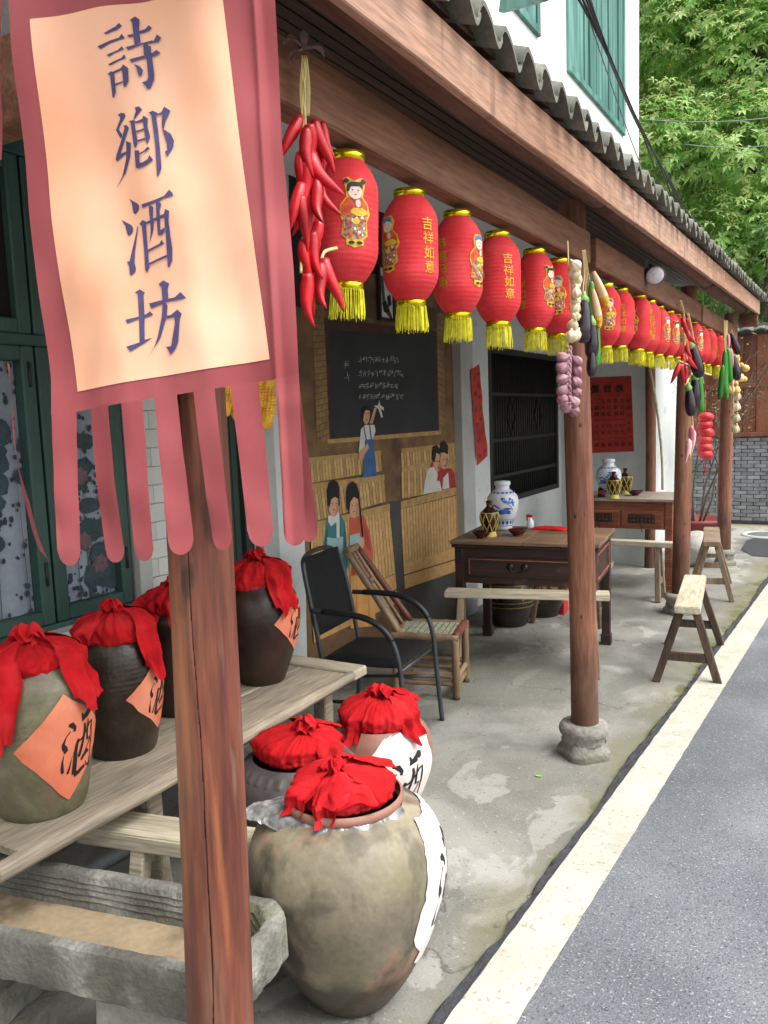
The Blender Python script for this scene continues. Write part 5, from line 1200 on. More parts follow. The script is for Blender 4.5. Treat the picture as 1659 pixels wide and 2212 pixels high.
paper(t, S_, d + 0.36, S_.arc(0.205), 0.205, 'paper_white', 9, 0.235, [(0.1, 1.0), (-0.2, 0.95), (-1.0, 0.15), (-0.3, -0.9), (0.45, -1.0), (0.95, -0.1), (0.75, 0.8)], 0.03, 0.05)

# ---------------------------------------------------------------- plank platform, bench under it, pipe, stone trough
plat = thing('plank_platform', 'weathered grey plank platform carrying four wine jars under the green windows', 'platform', (-2.1, 2.0, 0))
def qpart(name, g, m, **k): return mk(name, loc(g, plat), m, plat, **k)
xs = [-2.52, -2.27, -2.02, -1.785]
for a, b in zip(xs, xs[1:]):
    g = G(); g.box(a + 0.002, b - 0.002, 1.17 + rnd(-0.01, 0.01), 2.697, ZP - 0.028, ZP); qpart('plank', g, M['wood_greyY'], bev=0.004)
g = G(); g.box(-2.55, -1.755, 2.70, 2.80, ZP - 0.03, ZP + 0.012); qpart('end_board', g, M['wood_grey'], bev=0.006)
g = G(); pa = P(30, 1858, z=ZP); g.tube([(-1.76, 1.08, ZP - 0.012), (-1.757, 1.5, ZP - 0.008), (-1.758, 1.9, ZP - 0.012), (-1.762, 2.3, ZP - 0.01), (-1.772, 2.697, ZP - 0.008)], [0.024, 0.025, 0.022, 0.023, 0.021], 16, wob=0.12); qpart('edge_pole', g, M['wood_greyY'])
for y in (1.35, 2.6):
    for x in (-2.42, -1.85):
        g = G(); g.box(x - 0.03, x + 0.03, y + 0.3 - 0.03, y + 0.3 + 0.03, 0.0, ZP - 0.03)
        if y > 2: g.v = [p - Vector((0, 0.3, 0)) for p in g.v]
        qpart('leg', g, M['wood_greyY'], bev=0.005)
# bench(): local x along the seat
def bench(label, a, b, w, h, m, group=None, splay=0.07, th=0.04, leg=0.038, inset=0.14, m2=None, lx=0.0):
    """trestle bench from point a to point b (on the floor plan)"""
    a = Vector((a[0], a[1], 0)); b = Vector((b[0], b[1], 0)); L_ = (b - a).length; c = (a + b) / 2
    t = thing('wooden_bench', label, 'bench', c, math.atan2(b.y - a.y, b.x - a.x), group)
    g = G(); g.box(-L_ / 2, L_ / 2, -w / 2, w / 2, h - th, h); mk('seat', g, m, t, bev=0.005, segs=2)
    for sx in (-1, 1):
        for sy in (-1, 1):
            g = G(); g.beam((sx * (L_ / 2 - inset + splay * 0.5 + lx), sy * (w / 2 + splay * 0.9), 0.0), (sx * (L_ / 2 - inset), sy * (w / 2 - 0.03), h - th), leg, leg * 0.9, (1, 0, 0)); mk('leg', g, m2 or m, t, bev=0.004)
        for z in (h * 0.33, h * 0.74):
            f = 1 - z / (h - th); y = (w / 2 - 0.03) + f * (splay * 0.9 + 0.03); x = sx * (L_ / 2 - inset + f * (splay * 0.5 + lx))
            g = G(); hh = 0.05 if z < h * 0.5 else 0.03
            g.box(x - 0.012, x + 0.012, -y + 0.01, y - 0.01, z - hh / 2, z + hh / 2); mk('stretcher', g, m2 or m, t, bev=0.003)
    return t
M['wood_bench'] = wood('bench_pale', '9a907c', 'b0a68f', 'c0b7a2', 'x', 5.0, rough=0.75)
M['wood_leg'] = wood('bench_leg', '6b5c4c', '7d6c58', '8d7d68', 'z', 5.0, rough=0.75)
M['wood_dark'] = wood('bench_dark', '3c2f27', '4b3b30', '5a473a', 'z', 5.0, rough=0.7)
pb1, pb2 = P(200, 1790, z=0.39), P(430, 1812, z=0.39)
bench('pale low bench standing under the platform edge behind the stone trough', (pb1.x - 0.05, pb1.y + 0.03), (pb2.x + 0.35, pb2.y + 0.10), 0.13, 0.40, M['wood_bench'], None, 0.03, 0.05, 0.05, 0.2)
M['pipe'] = mat('pipe_grey', ['7d8388', '8f969a'], scale=10, rough=0.5)
t = thing('drain_pipe', 'grey plastic pipe running under the plank platform', 'pipe', (-2.2, 1.9, 0)); g = G(); g.tube([(-2.25, 1.2, 0.05), (-2.2, 1.9, 0.05), (-2.17, 2.4, 0.05)], 0.022, 12); g.tube([(-2.17, 2.38, 0.05), (-2.17, 2.4, 0.1), (-2.4, 2.44, 0.18), (-2.58, 2.45, 0.2)], 0.022, 12); mk('tube', loc(g, t), M['pipe'], t)
# trough
M['trough'] = mat('trough_stone', ['77766f', '8d8c84', 'a09f96'], scale=7, rough=0.9, bump=1.8, bscale=70, grain=0.2)
over(M['trough'], '4d4b43', 6, 0.34, 0.5, grad=((0, 0, -1), 0.385, 0.0, 0.05), amount=0.75, seed=3)
over(M['trough'], '5f633f', 5, 0.56, 0.68, amount=0.6, seed=6)
M['trough_in'] = mat('trough_bed', ['8a7a62', 'a08e72', '93846c'], scale=6, rough=0.6, bump=0.6, grain=0.12); over(M['trough_in'], '4e4536', 3, 0.55, 0.60, amount=0.7, seed=2)
FL, FR, BR, BL = Vector((-2.15, 0.915, 0)), Vector((-1.085, 1.145, 0)), Vector((-1.13, 1.44, 0)), Vector((-2.195, 1.21, 0))
tr = thing('stone_trough', 'long grey chiselled stone trough with a damp patch, in front of the platform', 'trough', (-1.6, 1.2, 0.26))
zt = 0.40; zb_ = 0.27; cen = (FL + FR + BR + BL) / 4
def ringp(k, z, n=40):
    """outline of the trough shrunk by k metres, with the right back corner cut, resampled"""
    ex = (FR - FL).normalized(); ey = (BL - FL).normalized(); Lx = (FR - FL).length; Ly = (BL - FL).length
    pts = [(k, k), (Lx - k, k), (Lx - k, Ly - k - 0.05), (Lx - k - 0.05, Ly - k), (k, Ly - k)]
    out = []
    for i in range(5):
        a = Vector(pts[i]); b = Vector(pts[(i + 1) % 5])
        for q in range(n): p = a.lerp(b, q / n); out.append(FL + ex * p.x + ey * p.y + Vector((0, 0, z)))
    return out
layers = [(0.02, zb_), (0.0, zb_ + 0.02), (0.0, zt - 0.015), (0.004, zt - 0.003), (0.010, zt)] + [(0.032, zt), (0.036, zt - 0.004)]
for i in range(5): layers += [(0.038 + i * 0.003, zt - 0.010 - i * 0.015), (0.0435 + i * 0.003, zt - 0.019 - i * 0.015)]
layers += [(0.056, zt - 0.088)]
rg = [ringp(k, z) for k, z in layers]; N_ = len(rg[0]); g = G(); vs = []
for k_, r in enumerate(rg):
    for p in r: vs.append(p + noise.noise_vector(p * 26) * (0.006 if k_ < 3 else 0.003) + noise.noise_vector(p * 90) * 0.002)
g.add(vs, [(j * N_ + k, j * N_ + (k + 1) % N_, (j + 1) * N_ + (k + 1) % N_, (j + 1) * N_ + k) for j in range(len(rg) - 1) for k in range(N_)], True)
g.ngon([Vector(p) for p in vs[:N_]][::-1]); o = mk('basin', loc(g, tr), M['trough'], tr); o.data.set_sharp_from_angle(angle=0.7)
g = G(); g.ngon([p + Vector((0, 0, 0.002)) for p in ringp(0.052, zt - 0.086)]); mk('bed', loc(g, tr), M['trough_in'], tr)
M['block'] = mat('block_stone', ['6d6c66', '82817a', '949389'], scale=7, rough=0.9, bump=1.2, bscale=60, grain=0.15); over(M['block'], '4a5234', 5, 0.55, 0.66, amount=0.6)
blk = [((-1.98, 1.12), 0.30, 0.19, 0.19, 0.266, 'pale stone slab directly under the left end of the trough'), ((-1.95, 1.13), 0.34, 0.23, 0.095, 0.185, 'wider grey block under the pale slab at the left of the trough'), ((-1.92, 1.15), 0.36, 0.25, 0.0, 0.09, 'lowest block of the left pile under the trough'), ((-1.33, 1.22), 0.30, 0.18, 0.14, 0.266, 'mossy stone block under the trough just left of the front post'), ((-1.35, 1.24), 0.26, 0.2, 0.0, 0.135, 'lower mossy block under the trough left of the front post')]
for (x, y), l_, w_, a, b, lab in blk:
    t = thing('stone_block', lab, 'block', (x, y, a), 0.18 + rnd(-0.1, 0.1), 'stones carrying the trough'); g = G(); g.grid(lambda u, v: Vector((0, 0, 0)), 1, 1) if False else None
    bm = bmesh.new(); bmesh.ops.create_cube(bm, size=1.0); bmesh.ops.subdivide_edges(bm, edges=bm.edges[:], cuts=9, use_grid_fill=True)
    me = bpy.data.meshes.new('block')
    for v in bm.verts:
        v.co = Vector((v.co.x * l_, v.co.y * w_, (v.co.z + 0.5) * (b - a))); v.co += noise.noise_vector(v.co * 14 + Vector((x * 5, y * 5, 0))) * 0.007
    bm.to_mesh(me); bm.free(); me.materials.append(M['block']); o = bpy.data.objects.new('block', me); COL.objects.link(o); o.parent = t

# ---------------------------------------------------------------- armchair and bamboo chair
M['chair_metal'] = mat('chair_tube', ['35383b', '45494c'], scale=10, rough=0.4, metal=0.3, grain=0.04)
M['chair_pad'] = mat('chair_black_mesh', ['0b0c0d', '121315'], scale=40, rough=0.75, bump=0.3, bscale=300, spec=0.3)
M['chair_arm'] = mat('chair_arm_sleeve', ['131415', '1c1d1f'], scale=20, rough=0.45)
fa, fb = P(886, 1428, z=0.42), P(934, 1392, z=0.42)
yax = (fb - fa); wdt = 0.44; yax.z = 0; yax.normalize(); xax = Vector((yax.y, -yax.x, 0))
mid = (Vector((fa.x, fa.y, 0)) + Vector((fb.x, fb.y, 0))) / 2
ch = thing('armchair', 'black and grey tube armchair standing with its back to the mural', 'chair', (-2.02, 3.24, 0), math.radians(4))
ch.location = mid - xax * 0.23
ch.rotation_euler = (0, 0, math.atan2(xax.y, xax.x)); ch.scale = (0.97, 0.97, 0.97)
def arc_pts(pts, n=6):
    return [Vector(p) for p in smooth_prof([tuple(p) for p in pts], n)]
def sp3(pts, n=6):
    out = []
    for i in range(len(pts) - 1):
        p0 = Vector(pts[max(i - 1, 0)]); p1 = Vector(pts[i]); p2 = Vector(pts[i + 1]); p3 = Vector(pts[min(i + 2, len(pts) - 1)])
        for k in range(n):
            t = k / n; out.append(0.5 * (2 * p1 + (p2 - p0) * t + (2 * p0 - 5 * p1 + 4 * p2 - p3) * t * t + (3 * p1 - p0 - 3 * p2 + p3) * t ** 3))
    out.append(Vector(pts[-1])); return out
hw = 0.225; r_ = 0.0125
g = G(); g.tube(sp3([(-0.24, -hw + 0.03, 0.0), (-0.21, -hw + 0.025, 0.30), (-0.24, -hw + 0.02, 0.55), (-0.30, -hw + 0.03, 0.84), (-0.325, -hw + 0.08, 0.915), (-0.33, 0, 0.935), (-0.325, hw - 0.08, 0.915), (-0.30, hw - 0.03, 0.84), (-0.24, hw - 0.02, 0.55), (-0.21, hw - 0.025, 0.30), (-0.24, hw - 0.03, 0.0)], 8), r_, 12); mk('back_frame', g, M['chair_metal'], ch)
for s in (-1, 1):
    a = sp3([(-0.25, s * hw, 0.665), (-0.05, s * (hw + 0.012), 0.665), (0.08, s * (hw + 0.012), 0.64), (0.17, s * (hw + 0.01), 0.57), (0.21, s * (hw + 0.005), 0.46), (0.225, s * hw, 0.30), (0.25, s * hw, 0.0)], 8)
    g = G(); g.tube(a, r_, 12); mk('arm_and_front_leg', g, M['chair_metal'], ch)
    g = G(); g.tube(a[3:27], r_ * 1.25, 12); mk('arm_sleeve', g, M['chair_arm'], ch)
    g = G(); g.tube([(-0.215, s * (hw - 0.02), 0.20), (0.235, s * hw, 0.24)], 0.010, 8); mk('side_rail', g, M['chair_metal'], ch)
def pad(w, d, th):
    g = G()
    for sgn in (1, -1):
        g.grid(lambda u, v: Vector(((u - 0.5) * d, (v - 0.5) * w * (1 if sgn > 0 else -1), sgn * th * 0.5 * (1 - (abs(2 * u - 1) ** 6)) ** 0.4 * (1 - (abs(2 * v - 1) ** 6)) ** 0.4)), 14, 14)
    return g
o = mk('seat', pad(0.43, 0.45, 0.055), M['chair_pad'], ch); o.location = (-0.005, 0, 0.415); o.rotation_euler = (0, math.radians(-2), 0)
o = mk('backrest', pad(0.385, 0.40, 0.03), M['chair_pad'], ch); o.location = (-0.275, 0, 0.725); o.rotation_euler = (0, math.radians(79), 0)
g = G(); g.tube([(0.2, -hw, 0.385), (0.2, hw, 0.385)], 0.010, 8); g2 = G(); g2.tube([(-0.2, -hw + 0.02, 0.385), (-0.2, hw - 0.02, 0.385)], 0.010, 8); mk('seat_rail', g, M['chair_metal'], ch); mk('seat_rail', g2, M['chair_metal'], ch)

M['bamboo'] = mat('bamboo_brown', ['5c4633', '7a634a', '8f795c'], scale=7, stretch=(1, 1, 0.4), rough=0.5, bump=0.2, grain=0.08, rvar=0.15)
M['bamboo_red'] = mat('bamboo_red', ['5a2c22', '6d3a2c'], scale=8, rough=0.5)
M['weave'] = mat('woven_seat', ['5d6a60', '8d927c', 'a19a80'], scale=60, rough=0.7)
nf, ff, nr = P(947, 1374, z=0.36), P(972, 1350, z=0.36), P(850, 1370, z=0.36)
bc = thing('bamboo_chair', 'low brown bamboo chair with sloping rail back beside the black armchair', 'chair', ((nf.x + nr.x) / 2, (nf.y + ff.y) / 2 + 0.03, 0), math.atan2((nf - nr).y, (nf - nr).x))
dl, wl = 0.34, 0.30
def culm(pts, r, name, m='bamboo', nodes=3):
    g = G(); P_ = [Vector(p) for p in pts]; fine = []; rr = []
    for i in range(len(P_) - 1):
        n = 12
        for k in range(n + (i == len(P_) - 2)):
            t = k / n; fine.append(P_[i].lerp(P_[i + 1], t)); f = (i * n + k) / (n * (len(P_) - 1)) * nodes; d_ = abs(f - round(f)); rr.append(r * (1 + (0.10 if d_ < 0.05 and 0 < round(f) < nodes else 0)))
    g.tube(fine, rr, 12); return mk(name, g, M[m], bc)
for sx in (-1, 1):
    for sy in (-1, 1): culm([(sx * dl / 2 * 1.0, sy * wl / 2, 0), (sx * dl / 2, sy * wl / 2, 0.34)], 0.021, 'leg')
for z in (0.085, 0.13):
    for sy in (-1, 1): culm([(-dl / 2, sy * wl / 2, z), (dl / 2, sy * wl / 2, z)], 0.014, 'stretcher')
    for sx in (-1, 1): culm([(sx * dl / 2, -wl / 2, z - 0.02), (sx * dl / 2, wl / 2, z - 0.02)], 0.014, 'stretcher')
for sy in (-1, 1): culm([(-dl / 2 - 0.03, sy * wl / 2, 0.345), (dl / 2 + 0.02, sy * wl / 2, 0.345)], 0.022, 'seat_pole')
culm([(dl / 2, -wl / 2 - 0.01, 0.352), (dl / 2, wl / 2 + 0.01, 0.352)], 0.022, 'seat_pole', 'bamboo_red'); culm([(-dl / 2, -wl / 2, 0.345), (-dl / 2, wl / 2, 0.345)], 0.02, 'seat_pole')
for k in range(9):
    g = G(); x = -dl / 2 + 0.03 + k * (dl - 0.06) / 8; g.box(x - 0.013, x + 0.013, -wl / 2, wl / 2, 0.352, 0.358); mk('seat_slat', g, M['weave'], bc)
for sy in (-1, 1): culm([(-dl / 2 + 0.02, sy * wl / 2 * 0.9, 0.36), (-dl / 2 - 0.28, sy * wl / 2 * 0.62, 0.80)], 0.019, 'back_pole', 'bamboo' if sy < 0 else 'bamboo_red')
culm([(-dl / 2 - 0.285, -wl / 2 * 0.68, 0.805), (-dl / 2 - 0.285, wl / 2 * 0.68, 0.805)], 0.021, 'top_pole')
for y in (-0.045, 0.04): culm([(-dl / 2 + 0.0, y, 0.36), (-dl / 2 - 0.275, y * 0.8, 0.80)], 0.011, 'back_slat')
g = G(); g.lathe([(0, 0), (0.016, 0.008), (0.02, 0.022), (0.012, 0.034), (0.0, 0.036)], 12); o = mk('carved_knob', g, M['bamboo'], bc); o.location = (-dl / 2 - 0.16, -0.05, 0.62)

# ---------------------------------------------------------------- tables
M['lacquer'] = wood('dark_lacquer', '1c1210', '2b1a16', '3a211b', 'x', 5.0, rough=0.45, spec=0.5); over(M['lacquer'], '5a4a3c', 8, 0.64, 0.72, amount=0.5)
M['table_top'] = wood('worn_table_top', '5a4536', '725945', '83694f', 'x', 5.0, rough=0.5)
M['red_table'] = wood('red_brown_table', '633626', '7a4632', '8a5540', 'x', 5.0, rough=0.55)
M['grey_top'] = wood('grey_table_top', '7c7064', '8f8376', '9e9284', 'x', 5.0, rough=0.5)
M['brass_dark'] = mat('dark_brass', ['221d18', '3a3129'], scale=20, rough=0.4, metal=0.6)
def legs(t, w, d, h, m, s=0.05, foot=True, taper=0.0):
    for sx in (-1, 1):
        for sy in (-1, 1):
            x, y = sx * (w / 2 - s / 2 - 0.005), sy * (d / 2 - s / 2 - 0.005); g = G(); g.box(x - s / 2, x + s / 2, y - s / 2, y + s / 2, 0.07 if foot else 0, h); 
            if foot: g.box(x - s / 2 - 0.006, x + s / 2 + 0.006, y - s / 2 - 0.006, y + s / 2 + 0.006, 0, 0.072)
            mk('leg', g, m, t, bev=0.004)
W1, D1, H1 = 0.88, 0.66, 0.775
a1 = math.radians(7); t1fl = P(979, 1167, z=H1)
cx_ = Vector((math.cos(a1), math.sin(a1), 0)); cy_ = Vector((-math.sin(a1), math.cos(a1), 0))
c1 = Vector((t1fl.x, t1fl.y, 0)) + cx_ * W1 / 2 + cy_ * D1 / 2
t1 = thing('square_table', 'dark lacquered square table with one long drawer, in front of the mural', 'table', c1, a1)
for k in range(4):
    w_ = (W1 + 0.04) / 4; x = -(W1 + 0.04) / 2 + k * w_; g = G(); g.box(x + 0.0007, x + w_ - 0.0007, -D1 / 2 - 0.02, D1 / 2 + 0.02, H1 - 0.022, H1); mk('top_board', g, M['table_top'], t1, bev=0.003)
g = G()
for (x0, x1, y0, y1) in ((-W1 / 2 - 0.012, W1 / 2 + 0.012, -D1 / 2 - 0.012, -D1 / 2 + 0.01), (-W1 / 2 - 0.012, W1 / 2 + 0.012, D1 / 2 - 0.01, D1 / 2 + 0.012), (-W1 / 2 - 0.012, -W1 / 2 + 0.01, -D1 / 2 + 0.01, D1 / 2 - 0.01), (W1 / 2 - 0.01, W1 / 2 + 0.012, -D1 / 2 + 0.01, D1 / 2 - 0.01)): g.box(x0, x1, y0, y1, H1 - 0.045, H1 - 0.022)
mk('moulding', g, M['lacquer'], t1, bev=0.006)
legs(t1, W1, D1, H1 - 0.045, M['lacquer'], 0.055)
za, zb2 = H1 - 0.27, H1 - 0.045
for (x0, x1, y0, y1) in ((-W1 / 2 + 0.06, W1 / 2 - 0.06, D1 / 2 - 0.035, D1 / 2 - 0.02), (-W1 / 2 + 0.012, -W1 / 2 + 0.03, -D1 / 2 + 0.06, D1 / 2 - 0.06), (W1 / 2 - 0.03, W1 / 2 - 0.012, -D1 / 2 + 0.06, D1 / 2 - 0.06)):
    g = G(); g.box(x0, x1, y0, y1, za, zb2); mk('apron', g, M['lacquer'], t1, bev=0.003)
g = G(); g.box(-W1 / 2 + 0.06, W1 / 2 - 0.06, -D1 / 2 + 0.012, -D1 / 2 + 0.03, za, zb2); mk('apron', g, M['lacquer'], t1, bev=0.003)
for (x0, x1, y0, y1) in ((W1 / 2 - 0.012, W1 / 2 - 0.004, -D1 / 2 + 0.08, D1 / 2 - 0.08),):
    g = G(); g.box(x0, x1, y0, y1, za + 0.03, za + 0.045); g.box(x0, x1, y0, y1, zb2 - 0.045, zb2 - 0.03); g.box(x0, x1, y0, y0 + 0.012, za + 0.045, zb2 - 0.045); g.box(x0, x1, y1 - 0.012, y1, za + 0.045, zb2 - 0.045); mk('panel_bead', g, M['red_table'], t1, bev=0.002)
g = G(); yf = -D1 / 2 - 0.004; g.box(-W1 / 2 + 0.085, W1 / 2 - 0.085, yf, -D1 / 2 + 0.011, za + 0.045, zb2 - 0.055); dw = mk('drawer', g, M['lacquer'], t1, bev=0.004)
g = G(); 
for (x0, x1, z0, z1) in ((-W1 / 2 + 0.10, W1 / 2 - 0.10, zb2 - 0.072, zb2 - 0.066), (-W1 / 2 + 0.10, -W1 / 2 + 0.106, za + 0.06, zb2 - 0.072), (W1 / 2 - 0.106, W1 / 2 - 0.10, za + 0.06, zb2 - 0.072)): g.box(x0, x1, yf - 0.004, yf + 0.001, z0, z1)
mk('drawer_bead', g, M['red_table'], dw)
g = G()
for s in (-1, 1): g.lathe([(0.0, 0.0), (0.022, 0.002), (0.024, 0.006), (0.012, 0.014), (0.0, 0.016)], 16, (0, 0, 0)); g.v[-80:] = [Vector((p.x + s * 0.045 - 0.03, yf - p.z, p.y + za + 0.115)) for p in g.v[-80:]]
g.tube([Vector((-0.03 + 0.045 * math.cos(a), yf - 0.018, za + 0.115 + 0.032 * math.sin(a))) for a in [PI + PI * k / 12 for k in range(13)]], 0.004, 8)
mk('drawer_handle', g, M['brass_dark'], dw)
# back table
W2, D2, H2 = 0.86, 0.62, 0.80
p2 = P(1452, 1079, z=H2)
a2 = math.radians(1)
t2 = thing('square_table', 'red-brown square table with carved drawers, farther back by the side room wall', 'table', (p2.x - W2 / 2, p2.y + D2 / 2, 0), a2)
for k in range(4):
    w_ = (W2 + 0.03) / 4; x = -(W2 + 0.03) / 2 + k * w_; g = G(); g.box(x + 0.0007, x + w_ - 0.0007, -D2 / 2 - 0.015, D2 / 2 + 0.015, H2 - 0.024, H2); mk('top_board', g, M['grey_top'], t2, bev=0.003)
legs(t2, W2, D2, H2 - 0.024, M['red_table'], 0.06)
for (x0, x1, y0, y1) in ((-W2 / 2 + 0.066, W2 / 2 - 0.066, -D2 / 2 + 0.012, -D2 / 2 + 0.03), (-W2 / 2 + 0.066, W2 / 2 - 0.066, D2 / 2 - 0.03, D2 / 2 - 0.012), (-W2 / 2 + 0.012, -W2 / 2 + 0.03, -D2 / 2 + 0.066, D2 / 2 - 0.066), (W2 / 2 - 0.03, W2 / 2 - 0.012, -D2 / 2 + 0.066, D2 / 2 - 0.066)):
    g = G(); g.box(x0, x1, y0, y1, H2 - 0.26, H2 - 0.024); mk('apron', g, M['red_table'], t2, bev=0.003)
for k, (x0, x1) in enumerate(((-W2 / 2 + 0.085, -0.01), (0.01, W2 / 2 - 0.085))):
    yf = -D2 / 2; g = G(); g.box(x0, x1, yf, yf + 0.011, H2 - 0.235, H2 - 0.10); dw = mk('drawer', g, M['red_table'], t2, bev=0.004); xc = (x0 + x1) / 2
    g = G(); g.box(xc - 0.11, xc + 0.11, yf - 0.005, yf + 0.001, H2 - 0.205, H2 - 0.13)
    for q in range(14): g.lathe([(0.009, 0), (0.008, 0.004), (0, 0.006)], 8); g.v[-24:] = [Vector((p.x + xc - 0.095 + (q % 7) * 0.0315, yf - 0.004 - p.z, p.y + H2 - 0.185 + (q // 7) * 0.034)) for p in g.v[-24:]]
    mk('carved_panel', g, M['lacquer'], dw)
    g = G(); g.tube(sp3([(xc, yf - 0.006, H2 - 0.165), (xc - 0.012, yf - 0.014, H2 - 0.20), (xc, yf - 0.014, H2 - 0.235), (xc + 0.006, yf - 0.01, H2 - 0.28)], 5), 0.004, 6); mk('pull', g, M['brass_dark'], dw)

# ---------------------------------------------------------------- benches
b1a, b1b = P(958, 1277, z=0.485), P(1314, 1284, z=0.485)
bench('long pale plank bench in front of the dark table', (b1a.x, b1a.y + 0.03), (b1b.x, b1b.y + 0.03), 0.12, 0.49, M['wood_bench'], 'trestle benches on the porch', m2=M['wood_leg'], leg=0.045, inset=0.10, splay=0.05)
s2 = P(1290, 1164, z=0.48); s3 = P(1466, 1172, z=0.48)
bench('pale plank bench in front of the red-brown table', (s2.x - 0.25, s2.y), (s3.x, s3.y), 0.12, 0.48, M['wood_bench'], 'trestle benches on the porch', m2=M['wood_leg'], leg=0.045, inset=0.16, splay=0.05)
e1 = (P(1458, 1307, z=0.46) + P(1511, 1316, z=0.46)) / 2; e2 = (P(1479, 1240, z=0.46) + P(1526, 1243, z=0.46)) / 2
dv = (e2 - e1); dv.z = 0
bench('dark-legged bench seen end-on beside the road edge, nearer of the two by the road', (e1.x, e1.y), (e2.x, e2.y), 0.135, 0.46, M['wood_bench'], 'trestle benches on the porch', m2=M['wood_dark'], leg=0.042, inset=0.12, splay=0.11)
e1 = (P(1520, 1170, z=0.49) + P(1556, 1172, z=0.49)) / 2; e2 = (P(1521, 1137, z=0.49) + P(1553, 1139, z=0.49)) / 2
bench('brown bench seen end-on between the third and farthest posts', (e1.x, e1.y), (e2.x, e2.y), 0.13, 0.49, M['wood_leg'], 'trestle benches on the porch', m2=M['wood_leg'], leg=0.04, inset=0.12, splay=0.10)
f1, f2 = P(1182, 1349, z=0), P(1308, 1316, z=0)
bench('dark bench standing on the far side of the dark table, its legs showing beneath', (-2.1, 5.70), (-1.47, 5.74), 0.12, 0.46, M['wood_leg'], 'trestle benches on the porch', m2=M['wood_dark'], leg=0.04, inset=0.12, splay=0.10)

# ---------------------------------------------------------------- things on and under the tables
M['porcelain'] = mat('porcelain', ['ccd3da', 'd8dde2'], scale=5, rough=0.15, grain=0.02, spec=0.6)
M['cobalt'] = mat('cobalt_print', ['24418f', '3c5fae', '5f80c4'], scale=40, rough=0.2, spec=0.6)
M['brown_glaze'] = mat('brown_bottle', ['26110c', '3b1a12'], scale=10, rough=0.2, spec=0.6)
M['straw_net'] = mat('yellow_net', ['bfae4a', 'd0c160'], scale=30, rough=0.6)
M['bowl'] = mat('red_brown_bowl', ['3a140f', '531d15'], scale=10, rough=0.25, spec=0.6)
def vase(label, c):
    prof = smooth_prof([(0.055, 0.0), (0.062, 0.01), (0.066, 0.05), (0.092, 0.10), (0.108, 0.17), (0.098, 0.23), (0.062, 0.265), (0.048, 0.275), (0.047, 0.305)])
    t = thing('porcelain_jar', label, 'jar', c); g = G(); g.lathe([(0, 0)] + prof, 56); mk('body', g, M['porcelain'], t)
    g = G(); g.lathe([(0.052, 0.300), (0.055, 0.306), (0.055, 0.322), (0.05, 0.328), (0.0, 0.332)], 40); mk('lid', g, M['porcelain'], t)
    S_ = Surf(prof); d = math.atan2(-c[1], -c[0])
    def band(polys, nm): vs, fs = sliced(polys, 0.02); g = G(); g.add([S_.at(d + x / S_.rz(y)[0] , y, 0.0010 + 0.00001 * k) for x, y, k in vs], fs); o = mk(nm, g, M['cobalt'], t); o['kind'] = 'stuff'
    R = random.Random(int(c[1] * 100))
    A = []
    for k in range(-7, 8): A.append(ell(k * 0.028, 0.055, 0.009, 0.016, 9)); 
    A += [[(-0.2, 0.03), (0.2, 0.03), (0.2, 0.034), (-0.2, 0.034)], [(-0.2, 0.078), (0.2, 0.078), (0.2, 0.081), (-0.2, 0.081)]]
    band(A, 'painted_foot_band'); A = []
    for k in range(7): A.append(ell(0.0 + R.uniform(-0.07, 0.09), 0.14 + R.uniform(-0.01, 0.02), R.uniform(0.015, 0.04), R.uniform(0.006, 0.014), 10, 0, 0.25))
    for k in range(16): A.append(ell(0.03 + R.uniform(-0.05, 0.05), 0.205 + R.uniform(-0.025, 0.025), R.uniform(0.006, 0.014), R.uniform(0.005, 0.011), 8, 0, 0.3))
    A += strokes([[(0.07, 0.15, 0.006), (0.05, 0.18, 0.005), (0.02, 0.20, 0.004), (0.0, 0.22, 0.003)], [(-0.09, 0.17, 0.01), (-0.06, 0.185, 0.012), (-0.02, 0.165, 0.01)]])
    band(A, 'painted_landscape')
    A = [ell(k * 0.030, 0.275, 0.013, 0.008, 8, 0, 0.2) for k in range(-6, 7)]; band(A, 'painted_neck_band'); return t
def bottle(label, c, s=1.0):
    prof = smooth_prof([(0.040, 0.0), (0.042, 0.01), (0.036, 0.03), (0.048, 0.07), (0.060, 0.115), (0.056, 0.15), (0.03, 0.18), (0.018, 0.195), (0.018, 0.215), (0.022, 0.222), (0.018, 0.228)])
    prof = [(r * s, z * s) for r, z in prof]
    t = thing('wine_bottle', label, 'bottle', c); g = G(); g.lathe([(0, 0)] + prof, 36); mk('body', g, M['brown_glaze'], t)
    S_ = Surf(prof); g = G()
    for k in range(8):
        for sg in (-1, 1): g.tube([S_.at(2 * PI * k / 8 + sg * f * 2 * PI / 8 * 1.0, S_.arc(0.03 * s) + f * (S_.arc(0.152 * s) - S_.arc(0.03 * s)), 0.002) for f in [i / 10 for i in range(11)]], 0.0028 * s, 5)
    g.tube([S_.at(2 * PI * k / 24, S_.arc(0.152 * s), 0.002) for k in range(25)], 0.003 * s, 5); g.lathe([(0.044 * s, 0.0), (0.041 * s, 0.02 * s), (0.039 * s, 0.032 * s)], 24); mk('plaited_net', g, M['straw_net'], t)
    g = G(); g.tube(sp3([(0.018 * s, 0, 0.20 * s), (0.04 * s, 0.01, 0.24 * s), (0.02 * s, 0.02, 0.275 * s), (-0.03 * s, 0.01, 0.24 * s), (-0.02 * s, 0, 0.2 * s)], 5), 0.0015, 5); mk('string', g, M['straw_net'], t); return t
